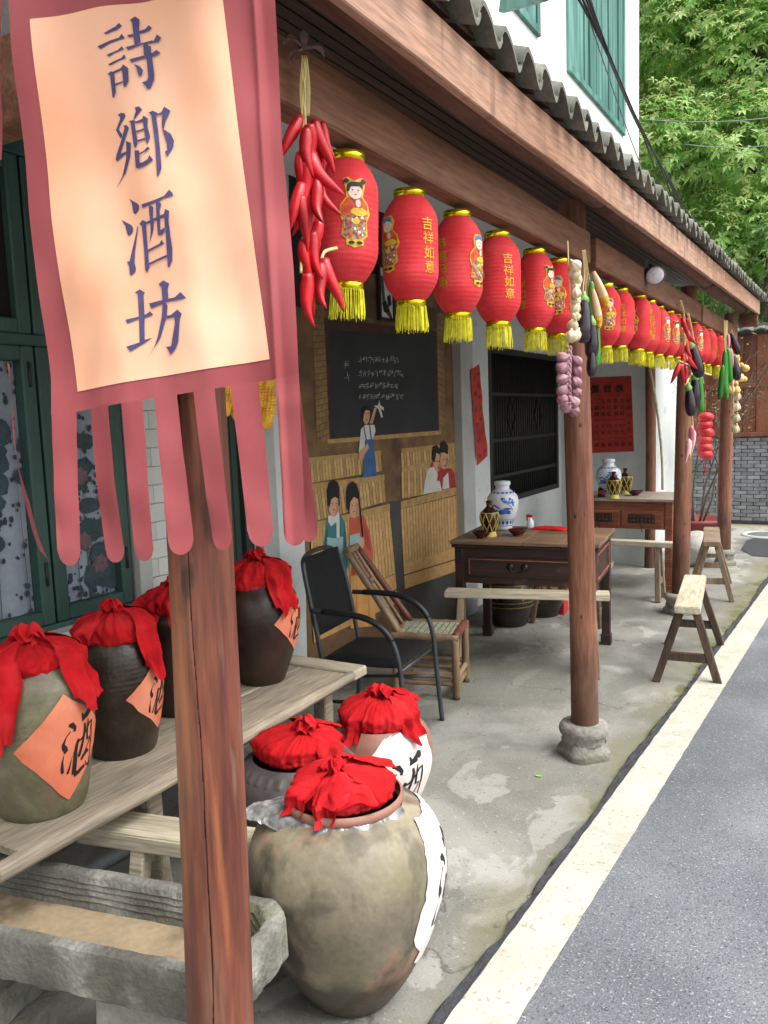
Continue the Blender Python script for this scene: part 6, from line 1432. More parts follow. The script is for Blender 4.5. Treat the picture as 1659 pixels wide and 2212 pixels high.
def bowl(label, c, r=0.062):
    t = thing('wine_bowl', label, 'bowl', c, group='brown wine bowls'); g = G(); g.lathe([(0.0, 0.0), (0.028, 0.0), (0.028, 0.006), (r * 0.7, 0.018), (r, 0.040), (r + 0.001, 0.042), (r - 0.003, 0.040), (r * 0.66, 0.020), (0.0, 0.012)], 36); mk('body', g, M['bowl'], t)
    g = G(); g.lathe([(0.026, -0.0005), (0.031, -0.0005), (0.030, 0.007), (0.027, 0.007)], 28); mk('foot_ring', g, M['brown_glaze'], t); return t
def on1(px, py, z=H1): p = P(px, py, z=z); return (p.x, p.y, z)
vase('blue and white porcelain jar on the dark table', on1(1087, 1143)); bottle('brown bottle in yellow net on the dark table', on1(1058, 1158)); bowl('brown bowl at the left front corner of the dark table', on1(1041, 1162)); bowl('brown bowl to the right of the porcelain jar on the dark table', on1(1118, 1157))
vase('blue and white porcelain jar on the red-brown table', on1(1315, 1072, H2)); bottle('netted brown bottle in front of the porcelain jar on the red-brown table', on1(1326, 1076, H2)); bottle('netted brown bottle right of the porcelain jar on the red-brown table', on1(1351, 1066, H2)); bowl('brown bowl beside the netted bottles on the red-brown table', on1(1372, 1070, H2), 0.07)
M['red_plastic'] = mat('red_plastic', ['b3151c', 'c51f27'], scale=10, rough=0.35)
c = on1(1300, 1073, H2); t = thing('small_bottle', 'small dark bottle with red label at the left of the red-brown table', 'bottle', c); g = G(); g.lathe([(0, 0), (0.03, 0), (0.032, 0.01), (0.032, 0.07), (0.014, 0.09), (0.012, 0.11), (0, 0.112)], 24); mk('body', g, M['iron'], t); g = G(); g.lathe([(0.0325, 0.025), (0.0325, 0.06)], 24); mk('label', g, M['red_plastic'], t)
c = on1(1146, 1141); t = thing('spray_bottle', 'small white spray bottle with red trigger on the dark table', 'bottle', c); g = G(); g.lathe([(0, 0), (0.022, 0), (0.023, 0.01), (0.023, 0.05), (0.01, 0.065), (0.009, 0.075)], 20); mk('body', g, M['porcelain'], t); g = G(); g.box(-0.028, 0.016, -0.008, 0.008, 0.075, 0.092); g.box(-0.028, -0.02, -0.006, 0.006, 0.05, 0.075); mk('trigger', g, M['red_plastic'], t, bev=0.003)
c = (on1(1176, 1140)[0], on1(1176, 1140)[1] + 0.1, H1); c = (c1.x + 0.02, c1.y + 0.24, H1)
t = thing('folded_cloth', 'flat folded red cloth at the back of the dark table', 'cloth', c); g = G(); g.grid(lambda u, v: Vector(((u - 0.5) * 0.24, (v - 0.5) * 0.12, 0.016 * (1 - abs(2 * u - 1) ** 4) * (1 - abs(2 * v - 1) ** 4) + 0.006 * noise.noise(Vector((u * 6, v * 5, 2))) + 0.003)), 20, 10); mk('cloth', g, M['cloth_jar'], t, solid=0.003)
# glazed vats below the dark table
M['vat'] = mat('vat_glaze', ['15100d', '221914', '2b201a'], scale=6, rough=0.25, spec=0.6); M['vat_gold'] = mat('vat_gold', ['6d5a1c', '8b7428'], scale=30, rough=0.5)
for (px, py, lab, s) in ((1100, 1338, 'black glazed vat with gold bands beneath the dark table, nearer one', 0.19), (1170, 1318, 'black glazed vat with gold bands beneath the dark table, farther one', 0.19)):
    p = P(px, py, z=0.03); prof = smooth_prof([(s * 0.68, 0), (s * 0.78, 0.05), (s * 0.98, 0.17), (s, 0.26), (s * 0.93, 0.34), (s * 0.8, 0.38)])
    t = thing('glazed_vat', lab, 'vat', (p.x, p.y, 0), group='black vats below the table'); g = G(); g.lathe([(0, 0)] + prof + [(s * 0.84, 0.40), (s * 0.8, 0.405), (0, 0.405)], 48); mk('body', g, M['vat'], t)
    S_ = Surf(prof)
    for z in (0.155, 0.19, 0.315): g = G(); a = S_.arc(z); g.lathe([(S_.rz(a - 0.003)[0] + 0.0005, z - 0.003), (S_.rz(a)[0] + 0.0022, z), (S_.rz(a + 0.003)[0] + 0.0005, z + 0.003)], 48); mk('gold_band', g, M['vat_gold'], t)
    d = math.atan2(-p.y, -p.x); A = [[(0, 0.06), (-0.045, 0), (0, -0.06), (0.045, 0)], ell(-0.08, 0, 0.02, 0.03, 8), ell(0.08, 0, 0.02, 0.03, 8)]
    vs, fs = sliced(A, 0.02); g = G(); g.add([S_.at(d + 0.55 + x / s, S_.arc(0.26) + y, 0.0012) for x, y, k in vs], fs); mk('gold_emblem', g, M['vat_gold'], t)
p = P(1196, 1295, z=0.1); t = thing('striped_box', 'red and white striped box half hidden beneath the dark table', 'box', (p.x, p.y, 0)); g = G(); g.box(-0.1, 0.1, -0.06, 0.06, 0, 0.26); mk('carton', g, M['red_plastic'], t, bev=0.004)
for k in range(3): g = G(); g.hexa([(-0.1 + k * 0.065, -0.0625, 0.0), (-0.075 + k * 0.065, -0.0625, 0.0), (-0.075 + k * 0.065, -0.06, 0), (-0.1 + k * 0.065, -0.06, 0), (-0.06 + k * 0.065, -0.0625, 0.26), (-0.035 + k * 0.065, -0.0625, 0.26), (-0.035 + k * 0.065, -0.06, 0.26), (-0.06 + k * 0.065, -0.06, 0.26)]); mk('white_stripe', g, M['m_white'], t)

# ---------------------------------------------------------------- hanging vegetables
M['chili'] = mat('chili_red', ['8f0d16', 'b5121d', 'c51c26'], scale=14, rough=0.36, grain=0.12, spec=0.45, rvar=0.2, bump=0.25, bscale=50)
M['straw'] = mat('straw', ['b8a46a', 'cbb880', 'd8c893'], scale=40, stretch=(1, 1, 0.1), rough=0.8, bump=0.4, grain=0.15)
M['husk'] = mat('dry_husk', ['4d3b38', '6a5450', '7a6562'], scale=20, rough=0.9)
M['aubergine'] = mat('aubergine', ['150c18', '21131f', '2c1a2b'], scale=8, rough=0.22, spec=0.6)
M['green_veg'] = mat('green_veg', ['1c5a16', '2a7a1f', '4d9a35'], scale=18, stretch=(1, 1, 0.15), rough=0.35, bump=0.2, grain=0.1)
M['calyx'] = mat('calyx_green', ['5e8f3a', '82ae58'], scale=18, rough=0.5)
M['corn'] = mat('corn_yellow', ['cf8e0c', 'e0a41a', 'e9b62e'], scale=60, rough=0.35, grain=0.12, rvar=0.06)
M['corn_husk'] = mat('corn_husk', ['b79a74', 'cbb18d', 'd8c3a2'], scale=20, stretch=(1, 1, 0.1), rough=0.8)
M['garlic'] = mat('garlic_pale', ['b7a27f', 'cdbb9a', 'dccdb1'], scale=16, stretch=(1, 1, 0.2), rough=0.6, grain=0.1, rvar=0.08)
M['garlic_purple'] = mat('garlic_purple', ['7f5560', '9a707a', 'b08e92'], scale=16, stretch=(1, 1, 0.2), rough=0.6, grain=0.1, rvar=0.08)
M['gourd'] = mat('gourd_yellow', ['c39a4a', 'd6b063', 'dfc07c'], scale=10, rough=0.4, rvar=0.08)
M['radish'] = mat('radish_pink', ['b5506a', 'd8a0a8', 'e0c4c2'], scale=12, stretch=(1, 1, 0.3), rough=0.4)
CAMR = Vector((0.862, 0.507, 0)); CAMT = Vector((0.507, -0.862, 0))   # across and towards the street corner
def chili_mesh(bend=0.3, twist=0.0, L_=0.1, r=0.0115):
    """origin at the stalk, hanging down -z"""
    g = G(); path = []; rr = []
    for k in range(15):
        t = k / 14; path.append((bend * L_ * t ** 2.2 + 0.004 * math.sin(t * 5 + twist), 0.006 * math.sin(t * 4 + twist), -L_ * t)); rr.append(r * max(0.1, (0.75 + 0.4 * math.sin(min(1, t * 3.2) * PI / 2)) * (1 - t ** 2.4 * 0.88) * 0.86))
    g.tube(path, rr, 10); return g
def hang(name, src, t, p, scale=1.0, rot=(0, 0, 0)):
    o = share(src, name, t, p - t.location, rot, (scale, scale, scale)) if src.get('used') else src
    if not src.get('used'): o.parent = t; o.location = p - t.location; o.rotation_euler = rot; o.scale = (scale,) * 3; src['used'] = 1
    return o
_var = {}
def variant(key, name, g, m):
    if key not in _var: _var[key] = mk(name, g, m)
    return _var[key]
def braid(pts, r, n=6):
    """three plaited straw strands along a path"""
    g = G(); P_ = sp3(pts, 8)
    for k in range(3):
        q = []
        for i, p in enumerate(P_): a = i * 0.9 + k * 2.09; q.append(p + CAMR * (r * 0.75 * math.sin(a)) + CAMT * (r * 0.5 * math.sin(2 * a)))
        g.tube(q, r * 0.62, n)
    return g
# chilli string in front of the first lantern
XC = -0.93
def C(a, b, dx=0.0, x=XC): return P(a, b, x=x + dx)
top = C(655, 110)
t = thing('chili_string', 'string of glossy red chillies on a straw braid beside the banner', 'chilli string', top)
g = G()
g.merge(braid([C(655, 130), C(657, 300), C(660, 420), C(668, 560)], 0.004))
for k in range(8): g.tube(sp3([C(653 + k * 1.5, 120 + 6 * (k % 3)), C(648 + k * 3, 190), C(652 + k * 2.2, 250)], 5), 0.0013, 5)
g.tube(sp3([C(660, 470), C(652, 540), C(650, 590)], 5), 0.003, 6); g.tube(sp3([C(668, 540), C(690, 575), C(700, 545), C(727, 536)], 6), 0.0035, 6); g.tube(sp3([C(660, 560), C(668, 600), C(674, 620)], 5), [0.003] * 10 + [0.006], 6)
mk('straw_braid', loc(g, t), M['straw'], t)
g = G()
for k in range(7):
    a = rnd(0, 6.28); q = [C(655, 105), C(655 + 30 * math.cos(a), 95 + 25 * math.sin(a)), C(655 + 48 * math.cos(a), 110 + 38 * math.sin(a))]
    P_ = sp3(q, 5); g.grid(lambda u, v: P_[min(int(v * 10), 10)] + CAMR * (u - 0.5) * 0.016 * math.sin(PI * min(0.97, v + 0.05)) + Vector((0, 0, 0.004 * math.sin(u * 5 + k))), 3, 10)
mk('dry_husk', loc(g, t), M['husk'], t)
cv = [variant(('c', k), 'chili', chili_mesh(b, k, L_, 0.0145), M['chili']) for k, (b, L_) in enumerate(((0.05, 0.085), (0.22, 0.095), (-0.25, 0.10), (0.36, 0.09), (0.12, 0.11)))]
for (px, py, dx, v, sc_, ry) in ((645, 250, 0.0, 2, 0.92, 0.35), (668, 268, 0.012, 0, 1.0, 0.0), (686, 260, 0.0, 4, 0.95, -0.12), (694, 262, -0.02, 1, 0.8, -0.2), (655, 300, -0.02, 0, 0.95, 0.1), (650, 335, 0.0, 4, 0.95, 0.12), (672, 330, 0.012, 3, 1.05, -0.35), (690, 315, -0.01, 0, 0.7, -0.1), (648, 395, 0.012, 2, 0.95, 0.1), (676, 385, 0.016, 1, 1.0, -0.15), (690, 395, 0.0, 3, 0.8, -0.25), (668, 420, 0.008, 0, 1.0, 0.0), (652, 460, -0.01, 2, 0.5, 0.3), (684, 478, 0.018, 2, 0.95, 0.05), (664, 480, -0.01, 0, 0.8, 0.0), (660, 590, 0.012, 1, 1.05, 0.1), (668, 585, -0.01, 4, 0.8, 0.1), (686, 568, 0.01, 1, 0.98, -0.05), (706, 560, 0.014, 4, 0.98, -0.2), (676, 590, -0.015, 2, 0.7, 0.1), (660, 275, 0.02, 1, 0.95, 0.1), (676, 300, -0.015, 4, 0.9, -0.1), (662, 350, 0.018, 0, 1.0, 0.1), (684, 352, -0.012, 2, 0.9, 0.0), (656, 425, 0.016, 4, 0.9, 0.15), (678, 440, 0.0, 0, 1.0, -0.08), (672, 500, 0.014, 1, 0.95, 0.0), (660, 520, 0.006, 4, 0.85, 0.12)):
    o = hang('chili', cv[v], t, C(px, py, dx), sc_, (rnd(-0.12, 0.12), ry * 0.75, rnd(-0.6, 0.6) + 0.53))
# generic veg pieces
def lathe_var(key, name, prof, m, n=20, fn=None): g = G(); g.lathe(prof, n, fn=fn); return variant(key, name, g, m)
aub = lambda: lathe_var('aub', 'eggplant', smooth_prof([(0.0, -0.175), (0.014, -0.173), (0.026, -0.155), (0.031, -0.12), (0.027, -0.07), (0.019, -0.03), (0.013, -0.004), (0.0, 0.0)], 4), M['aubergine'])
cap = lambda: lathe_var('cap', 'calyx', [(0.013, -0.03), (0.017, -0.022), (0.017, -0.008), (0.008, 0.004), (0.004, 0.016), (0.0, 0.017)], M['calyx'], 12)
cuc = lambda: lathe_var('cuc', 'cucumber', smooth_prof([(0.0, -0.20), (0.009, -0.197), (0.015, -0.175), (0.016, -0.11), (0.015, -0.05), (0.011, -0.012), (0.004, 0.0), (0.0, 0.004)], 4), M['green_veg'], 18)
def cob_mesh():
    g = G(); g.lathe(smooth_prof([(0.0, -0.105), (0.008, -0.104), (0.014, -0.085), (0.018, -0.04), (0.018, -0.01), (0.0, 0.0)], 4), 14)
    for r in range(17):
        z = -0.098 + r * 0.0056; rad = 0.0185 * min(1, (0.105 + z) / 0.05 + 0.25)
        for k in range(13):
            a = 2 * PI * k / 13 + r * 0.06; c = Vector((rad * math.cos(a), rad * math.sin(a), z)); u = Vector((-math.sin(a), math.cos(a), 0)); n_ = Vector((math.cos(a), math.sin(a), 0)); w = rad * 0.22
            g.add([c + u * w - Vector((0, 0, 0.0026)), c - u * w - Vector((0, 0, 0.0026)), c - u * w + Vector((0, 0, 0.0026)), c + u * w + Vector((0, 0, 0.0026)), c + n_ * 0.0042], [(0, 1, 4), (1, 2, 4), (2, 3, 4), (3, 0, 4)], True)
    return g
cob = lambda: variant('cob', 'corn_cob', cob_mesh(), M['corn'])
def husk_mesh():
    g = G()
    for k in range(5):
        a = 2 * PI * k / 5
        def f(u, v, a=a): r = 0.021 * math.sin(min(1, 0.25 + v * 0.9) * PI / 2) * (1.0 if v < 0.8 else 1.05); b = a + (u - 0.5) * 1.5; return Vector((r * math.cos(b), r * math.sin(b), 0.085 - 0.13 * v - 0.01 * abs(u - 0.5)))
        g.grid(f, 5, 8)
    return g
hsk = lambda: variant('husk', 'corn_husk', husk_mesh(), M['corn_husk'])
bulb_fn = lambda r, z, a: r * (1 + 0.10 * math.cos(6 * a) * min(1, r / 0.015))
bprof = smooth_prof([(0.0, -0.026), (0.008, -0.027), (0.019, -0.018), (0.0215, -0.006), (0.016, 0.008), (0.007, 0.018), (0.0035, 0.028), (0.0, 0.03)], 4)
gar = lambda: lathe_var('gar', 'garlic_bulb', bprof, M['garlic'], 24, bulb_fn); garp = lambda: lathe_var('garp', 'garlic_bulb', bprof, M['garlic_purple'], 24, bulb_fn)
grd = lambda: lathe_var('grd', 'gourd', smooth_prof([(0.0, -0.06), (0.014, -0.058), (0.022, -0.043), (0.018, -0.026), (0.011, -0.016), (0.013, -0.004), (0.010, 0.006), (0.003, 0.012), (0.0, 0.016)], 4), M['gourd'], 20)
rad_ = lambda: lathe_var('rad', 'radish', smooth_prof([(0.0, -0.14), (0.003, -0.13), (0.010, -0.09), (0.014, -0.05), (0.012, -0.015), (0.004, 0.0), (0.0, 0.002)], 4), M['radish'], 16)
# second post: garlic on its street-left side
X2 = -0.90
def D2(a, b, x=-0.90): return P(a, b, x=x)
t = thing('garlic_braid', 'braid of pale garlic bulbs over purple bulbs on the nearest plinth-standing post', 'garlic braid', D2(1228, 535)); R = random.Random(2)
g = G(); g.tube([D2(1226, 520), D2(1228, 570), D2(1232, 640), D2(1236, 720)], 0.003, 6); mk('cord', loc(g, t), M['straw'], t)
for px, py, s in ((1241, 572, 1.15), (1243, 586, 1.25), (1244, 600, 1.25), (1242, 614, 1.0), (1245, 630, 1.0), (1241, 646, 1.1), (1244, 664, 1.1), (1242, 682, 1.0), (1238, 700, 1.1), (1234, 724, 1.2), (1245, 722, 1.1)): hang('garlic_bulb', gar(), t, D2(px, py, -0.885 + R.uniform(-0.01, 0.01)), s * 0.85, (R.uniform(-0.8, 0.8), R.uniform(-0.8, 0.8), R.uniform(0, 3)))
g = braid([D2(1230, 748), D2(1229, 790), D2(1228, 830), D2(1233, 880)], 0.0085); mk('purple_braid', loc(g, t), M['garlic_purple'], t)
for px, py in ((1218, 772), (1243, 778), (1216, 792), (1244, 798), (1217, 818), (1243, 823), (1216, 842), (1244, 848), (1217, 862), (1238, 866), (1224, 878), (1239, 888)): hang('garlic_bulb', garp(), t, D2(px, py, -0.885), 0.92, (R.uniform(-0.5, 0.5) + (0.9 if px < 1230 else -0.9), R.uniform(-0.5, 0.5), R.uniform(0, 3)))
t = thing('vegetable_bunch', 'bunch of dark eggplants, long cucumbers and corn on the nearest plinth-standing post', 'vegetable bunch', D2(1262, 545))
g = G()
for k in range(4): g.tube(sp3([D2(1258 + k * 2, 540), D2(1262 + k * 3, 590), D2(1264 + k * 5 - 4, 620), D2(1262 + k * 6 - 4, 650 + 25 * (k % 2))], 6), 0.0022, 6)
for k in range(5): g.tube(sp3([D2(1262 + k, 690), D2(1258 + k, 712), D2(1256 + k * 3, 738 + 4 * k)], 4), 0.002, 5)
mk('straw', loc(g, t), M['straw'], t)
for px, py, s, ry in ((1262, 640, 0.98, 0.10), (1279, 690, 0.85, 0.02), (1278, 752, 0.62, 0.03)): hang('eggplant', aub(), t, D2(px, py, -0.87), s, (0.03, ry, R.uniform(0, 3))); hang('calyx', cap(), t, D2(px, py, -0.87), s * 1.1)
for px, py, s, ry in ((1278, 608, 0.85, 0.02), (1283, 655, 1.22, -0.03)): hang('cucumber', cuc(), t, D2(px, py, -0.885), s, (0.04, ry, 0.3))
for px, py, s, ry in ((1296, 622, 0.82, -0.42), (1287, 662, 0.80, -0.20)): hang('corn_cob', cob(), t, D2(px, py, -0.87), s, (0.1, ry, 0.55)); hang('corn_husk', hsk(), t, D2(px, py, -0.87), s, (0.1, ry, 0.55))
# corn behind the banner
t = thing('corn_bunch', 'orange corn cobs hanging by the door, seen between the banner tails', 'corn bunch', P(560, 780, x=-1.75))
for px, py, s in ((568, 800, 1.9), (545, 790, 1.75), (500, 795, 1.6), (480, 785, 1.6)): hang('corn_cob', cob(), t, P(px, py, x=-1.75), s, (0.05, -0.05, R.uniform(0, 2)))
g = G(); [g.tube([P(540, 640, x=-1.75), P(px, py, x=-1.75)], 0.003, 5) for px, py in ((568, 800), (545, 790), (500, 795), (480, 785))]; g.tube([P(540, 640, x=-1.75), Vector((P(540, 640, x=-1.75).x, P(540, 640, x=-1.75).y, 2.845))], 0.003, 5); mk('straw', loc(g, t), M['straw'], t)
# third post
X3 = -0.94
def D3(a, b, x=X3): return P(a, b, x=x)
k3 = lambda a, b: ((2050 + a / 4.168) * KS, (900 + b / 4.168) * KS)
t = thing('chili_string', 'small string of red chillies on the third post, among the far lanterns', 'chilli string', D3(*k3(500, 250)))
g = G(); g.merge(braid([D3(*k3(500, 240)), D3(*k3(545, 470)), D3(*k3(560, 900)), D3(*k3(600, 1080))], 0.006)); g.tube(sp3([D3(*k3(470, 1040)), D3(*k3(560, 1080)), D3(*k3(640, 1130)), D3(*k3(600, 1300))], 5), 0.005, 6); mk('straw_braid', loc(g, t), M['straw'], t)
for a, b, v, s, ry in ((530, 480, 4, 1.25, -0.1), (575, 480, 0, 1.2, -0.1), (590, 640, 3, 1.2, -0.2), (560, 760, 1, 1.3, -0.1), (590, 930, 3, 1.4, -0.2), (530, 950, 0, 1.2, 0.1), (480, 1080, 2, 1.3, 0.2), (515, 1090, 4, 1.3, 0.0), (560, 1120, 0, 1.3, 0.0)): hang('chili', cv[v], t, D3(*k3(a, b)), s, (R.uniform(-0.2, 0.2), ry, 0.5))
t = thing('vegetable_bunch', 'bunch of eggplants, cucumbers and pale straw on the third post', 'vegetable bunch', D3(*k3(600, 430)))
g = G(); g.tube(sp3([D3(*k3(595, 420)), D3(*k3(640, 620)), D3(*k3(690, 900)), D3(*k3(760, 1180))], 6), [0.009] * 18 + [0.005], 6)
for a, b in ((560, 1360), (800, 1340), (900, 1230), (700, 1270)): g.tube(sp3([D3(*k3(740, 1160)), D3(*k3((740 + a) / 2, 1210)), D3(*k3(a, b))], 4), 0.007, 6)
mk('straw', loc(g, t), M['straw'], t)
for a, b, s, ry in ((640, 800, 1.35, -0.25), (690, 1230, 1.25, 0.0), (605, 1370, 1.15, -0.1)): hang('eggplant', aub(), t, D3(*k3(a, b), -0.93), s, (0, ry, 0.5)); hang('calyx', cap(), t, D3(*k3(a, b), -0.93), s * 1.15)
for a, b, s, ry in ((735, 1140, 1.5, -0.08), (660, 1480, 0.65, 0.0)): hang('cucumber', cuc(), t, D3(*k3(a, b), -0.92), s, (0, ry, 0.5))
t = thing('radish_bunch', 'bunch of pale pink radishes on the third post, below the cucumbers', 'radish bunch', D3(1488, 905))
g = G(); g.tube(sp3([D3(1494, 895), D3(1496, 925), D3(1490, 985)], 5), 0.006, 6); mk('straw', loc(g, t), M['straw'], t)
for px, py, s, ry in ((1494, 920, 1.4, -0.05), (1499, 930, 1.5, -0.1), (1489, 948, 1.2, 0.1)): hang('radish', rad_(), t, D3(px, py), s, (0.1, ry, R.uniform(0, 3)))
# farthest post
X4 = -0.93
def D4(a, b, x=X4): return P(a, b, x=x)
t = thing('vegetable_bunch', 'bunch of green cucumbers and dark eggplants on the farthest post', 'vegetable bunch', D4(*k3(1090, 510)))
g = G(); [g.tube(sp3([D4(*k3(1075 + 14 * k, 505)), D4(*k3(1080 + 10 * k, 750)), D4(*k3(1085 + 14 * k, 960))], 5), 0.006, 6) for k in range(4)]; mk('straw', loc(g, t), M['straw'], t)
for a, b, s, ry in ((1060, 1100, 1.35, 0.08), (1090, 900, 1.5, 0.02), (1130, 880, 1.4, -0.08), (1130, 1220, 1.05, 0.05), (1100, 1040, 1.3, 0.0)): hang('cucumber', cuc(), t, D4(*k3(a, b), -0.90), s, (0, ry, 0.5))
for a, b, s, ry in ((1170, 680, 1.1, -0.35), (1190, 960, 1.3, -0.2)): hang('eggplant', aub(), t, D4(*k3(a, b), -0.92), s, (0, ry, 0.5))
for a, b, s, ry in ((1130, 690, 1.0, -0.05), (1160, 880, 1.2, -0.15), (1145, 1180, 1.2, -0.2)): hang('radish', rad_(), t, D4(*k3(a, b), -0.91), s, (0, ry, 0.5))
t = thing('gourd_string', 'string of yellow gourds and pale garlic bulbs right of the farthest post', 'gourd string', D4(*k3(1225, 830)))
g = G(); g.tube(sp3([D4(*k3(1180, 640)), D4(*k3(1220, 900)), D4(*k3(1200, 1400)), D4(*k3(1205, 1876)), D4(1588, 930)], 6), 0.005, 6); mk('cord', loc(g, t), M['straw'], t)
for a, b, s, ry in ((1235, 900, 1.5, 0), (1255, 1020, 1.8, 0.2), (1300, 1090, 1.5, -0.9), (1250, 1190, 1.6, -0.5), (1310, 1230, 1.2, -0.6), (1180, 1330, 1.6, 0.1), (1235, 1340, 1.6, -0.1), (1215, 1010, 1.3, 0.3)): hang('gourd', grd(), t, D4(*k3(a, b), -0.91), s, (0.1, ry, 0.5))
for a, b in ((1245, 1500), (1240, 1640), (1235, 1790)): hang('garlic_bulb', gar(), t, D4(*k3(a, b), -0.91), 1.75, (0.5, 0.3, 0))
hang('garlic_bulb', gar(), t, D4(1589, 925), 1.75, (0.5, 0.3, 0))
# red paper ball strings beyond the farthest bay
M['red_bulb'] = mat('red_paper_ball', ['b92026', 'd03338', 'd8585a'], scale=14, rough=0.5)
def ballstring(label, px, ys, y):
    p0 = P(px, ys[0] - 60, y=y); t = thing('paper_ball_string', label, 'ball string', p0, group='red ball strings'); g = G(); g.tube([P(px, ys[0] - 60, y=y), P(px, ys[-1] + 20, y=y)], 0.004, 5); mk('cord', loc(g, t), M['red_plastic'], t)
    for q in ys: hang('paper_ball', lathe_var('ball', 'paper_ball', smooth_prof([(0, -0.036), (0.03, -0.034), (0.052, -0.012), (0.052, 0.012), (0.03, 0.034), (0, 0.036)], 3), M['red_bulb'], 24, lambda r, z, a: r * (1 + 0.06 * math.cos(12 * a))), t, P(px + R.uniform(-2, 2), q, y=y), 1.45, (R.uniform(-0.2, 0.2), R.uniform(-0.2, 0.2), 0))
    g = G(); [g.tube([P(px, ys[-1] + 14, y=y), P(px + R.uniform(-4, 4), ys[-1] + 40, y=y)], 0.003, 4) for _ in range(5)]; mk('tuft', loc(g, t), M['red_plastic'], t)
ballstring('string of red paper balls hanging between the third and farthest posts', 1524, [902, 918, 934, 950, 966, 982], 9.3)

# ---------------------------------------------------------------- potted shrub, boulder
M['leaf_small'] = mat('small_leaves', ['55602c', '737c3f', '8a8f5a'], scale=20, rough=0.6, rvar=0.1)
M['twig'] = mat('twig', ['4d4437', '6a6050'], scale=20, rough=0.9)
M['pot'] = mat('red_pot', ['6a2c28', '7d3a34'], scale=8, rough=0.6)
pp0 = P(1505, 1168, z=0)
t = thing('potted_shrub', 'sparse twiggy shrub in a wide red pot behind the third post', 'plant', (pp0.x, pp0.y, 0))
g = G(); g.lathe([(0, 0), (0.22, 0), (0.27, 0.12), (0.30, 0.22), (0.34, 0.23), (0.34, 0.27), (0.30, 0.27), (0.28, 0.22), (0, 0.22)], 40); mk('pot', g, M['pot'], t)
g = G(); gl = G(); R = random.Random(12)
def twig(p, d, L_, r, depth):
    q = [p]; dd = d.normalized()
    for k in range(5): dd = (dd + Vector((R.uniform(-1, 1), R.uniform(-1, 1), R.uniform(-0.5, 0.7))) * 0.22).normalized(); q.append(q[-1] + dd * L_ / 5)
    g.tube(q, [r * (1 - 0.13 * k) for k in range(6)], 5)
    if depth > 0:
        for k in range(3 if depth > 1 else 4): i = R.randint(2, 5); twig(q[i], dd + Vector((R.uniform(-1, 1), R.uniform(-1, 1), R.uniform(-0.2, 0.6))), L_ * R.uniform(0.4, 0.65), r * 0.5, depth - 1)
    else:
        for k in range(11):
            c = q[R.randint(1, 5)] + Vector((R.uniform(-1, 1), R.uniform(-1, 1), R.uniform(-1, 1))) * 0.05; a = R.uniform(0, 6.28); s = R.uniform(0.02, 0.04); u = Vector((math.cos(a), math.sin(a), R.uniform(-0.6, 0.4))).normalized(); w = u.cross(Vector((R.uniform(-1, 1), R.uniform(-1, 1), 1))).normalized()
            gl.add([c, c + u * s * 0.5 + w * s * 0.25, c + u * s, c + u * s * 0.5 - w * s * 0.25], [(0, 1, 2, 3)])
for k in range(6): a = k * 1.05; twig(Vector((0.06 * math.cos(a), 0.06 * math.sin(a), 0.2)), Vector((0.25 * math.cos(a), 0.25 * math.sin(a), 1)), R.uniform(1.1, 1.9), 0.014, 2)
mk('stems', g, M['twig'], t); o = mk('leaves', gl, M['leaf_small'], t); o['kind'] = 'stuff'
bp = P(1503, 1228, z=0); t = thing('boulder', 'pale rounded boulder with mossy foot behind the third post', 'boulder', (bp.x - 0.02, bp.y + 0.2, 0))
M['boulder'] = mat('boulder_stone', ['8d8a82', 'a5a29a', 'b3b0a8'], scale=5, rough=0.9, bump=0.9, bscale=40); over(M['boulder'], '6b7040', 5, 0.35, 0.5, grad=((0, 0, -1), 0.15, 0.0, 0.15), amount=0.8)
g = G(); vs = []
g.lathe([(0.001, -0.05)] + [(0.21 * math.sin(PI * k / 16), 0.15 - 0.19 * math.cos(PI * k / 16)) for k in range(1, 17)], 36, fn=lambda r, z, a: r * (1 + 0.16 * noise.noise(Vector((math.cos(a) * 1.3, math.sin(a) * 1.3, z * 6))))); mk('rock', g, M['boulder'], t)

# ---------------------------------------------------------------- overhead cables
M['cable'] = mat('cable_black', ['1b1c1d', '27292a'], rough=0.6, scale=10); M['cable_grey'] = mat('cable_grey', ['5b6468', '6f787c'], rough=0.6, scale=10)
A_ = Vector((-0.9, 3.6, 5.4)); bs = [((1245, -10), (1528, 520), 4.0, 10.5), ((1250, -10), (1532, 515), 4.02, 10.6), ((1258, -10), (1536, 510), 4.05, 10.7), ((1268, -10), (1540, 520), 4.08, 10.8), ((1276, -10), (1520, 500), 4.1, 10.4)]
for k, (a, b, d0, d1) in enumerate(bs):
    p, q = P(a[0], a[1], d=d0), P(b[0], b[1], d=d1); t = thing('overhead_cable', ['leftmost dark cable of the bundle crossing the upper green window', 'second dark cable from the left in the bundle', 'middle dark cable of the bundle', 'second dark cable from the right in the bundle', 'lowest sagging dark cable of the bundle'][k], 'cable', p, group='bundle of overhead cables'); g = G()
    sag = 0.10 + 0.06 * k
    g.tube([p.lerp(q, i / 40) - Vector((0, 0, sag * math.sin(PI * i / 40))) + Vector((0.012 * math.sin(i * 0.4 + k), 0.012 * math.cos(i * 0.5 + k * 2), 0)) for i in range(41)], 0.0065, 6); mk('wire', loc(g, t), M['cable'], t)
p, q = P(1255, -10, d=4.1), P(1505, 500, d=10.2); t = thing('overhead_cable', 'slack thin cable sagging below the dark bundle', 'cable', p); g = G(); g.tube([p.lerp(q, i / 40) - Vector((0, 0, 0.42 * math.sin(PI * i / 40))) for i in range(41)], 0.004, 6); mk('wire', loc(g, t), M['cable_grey'], t)
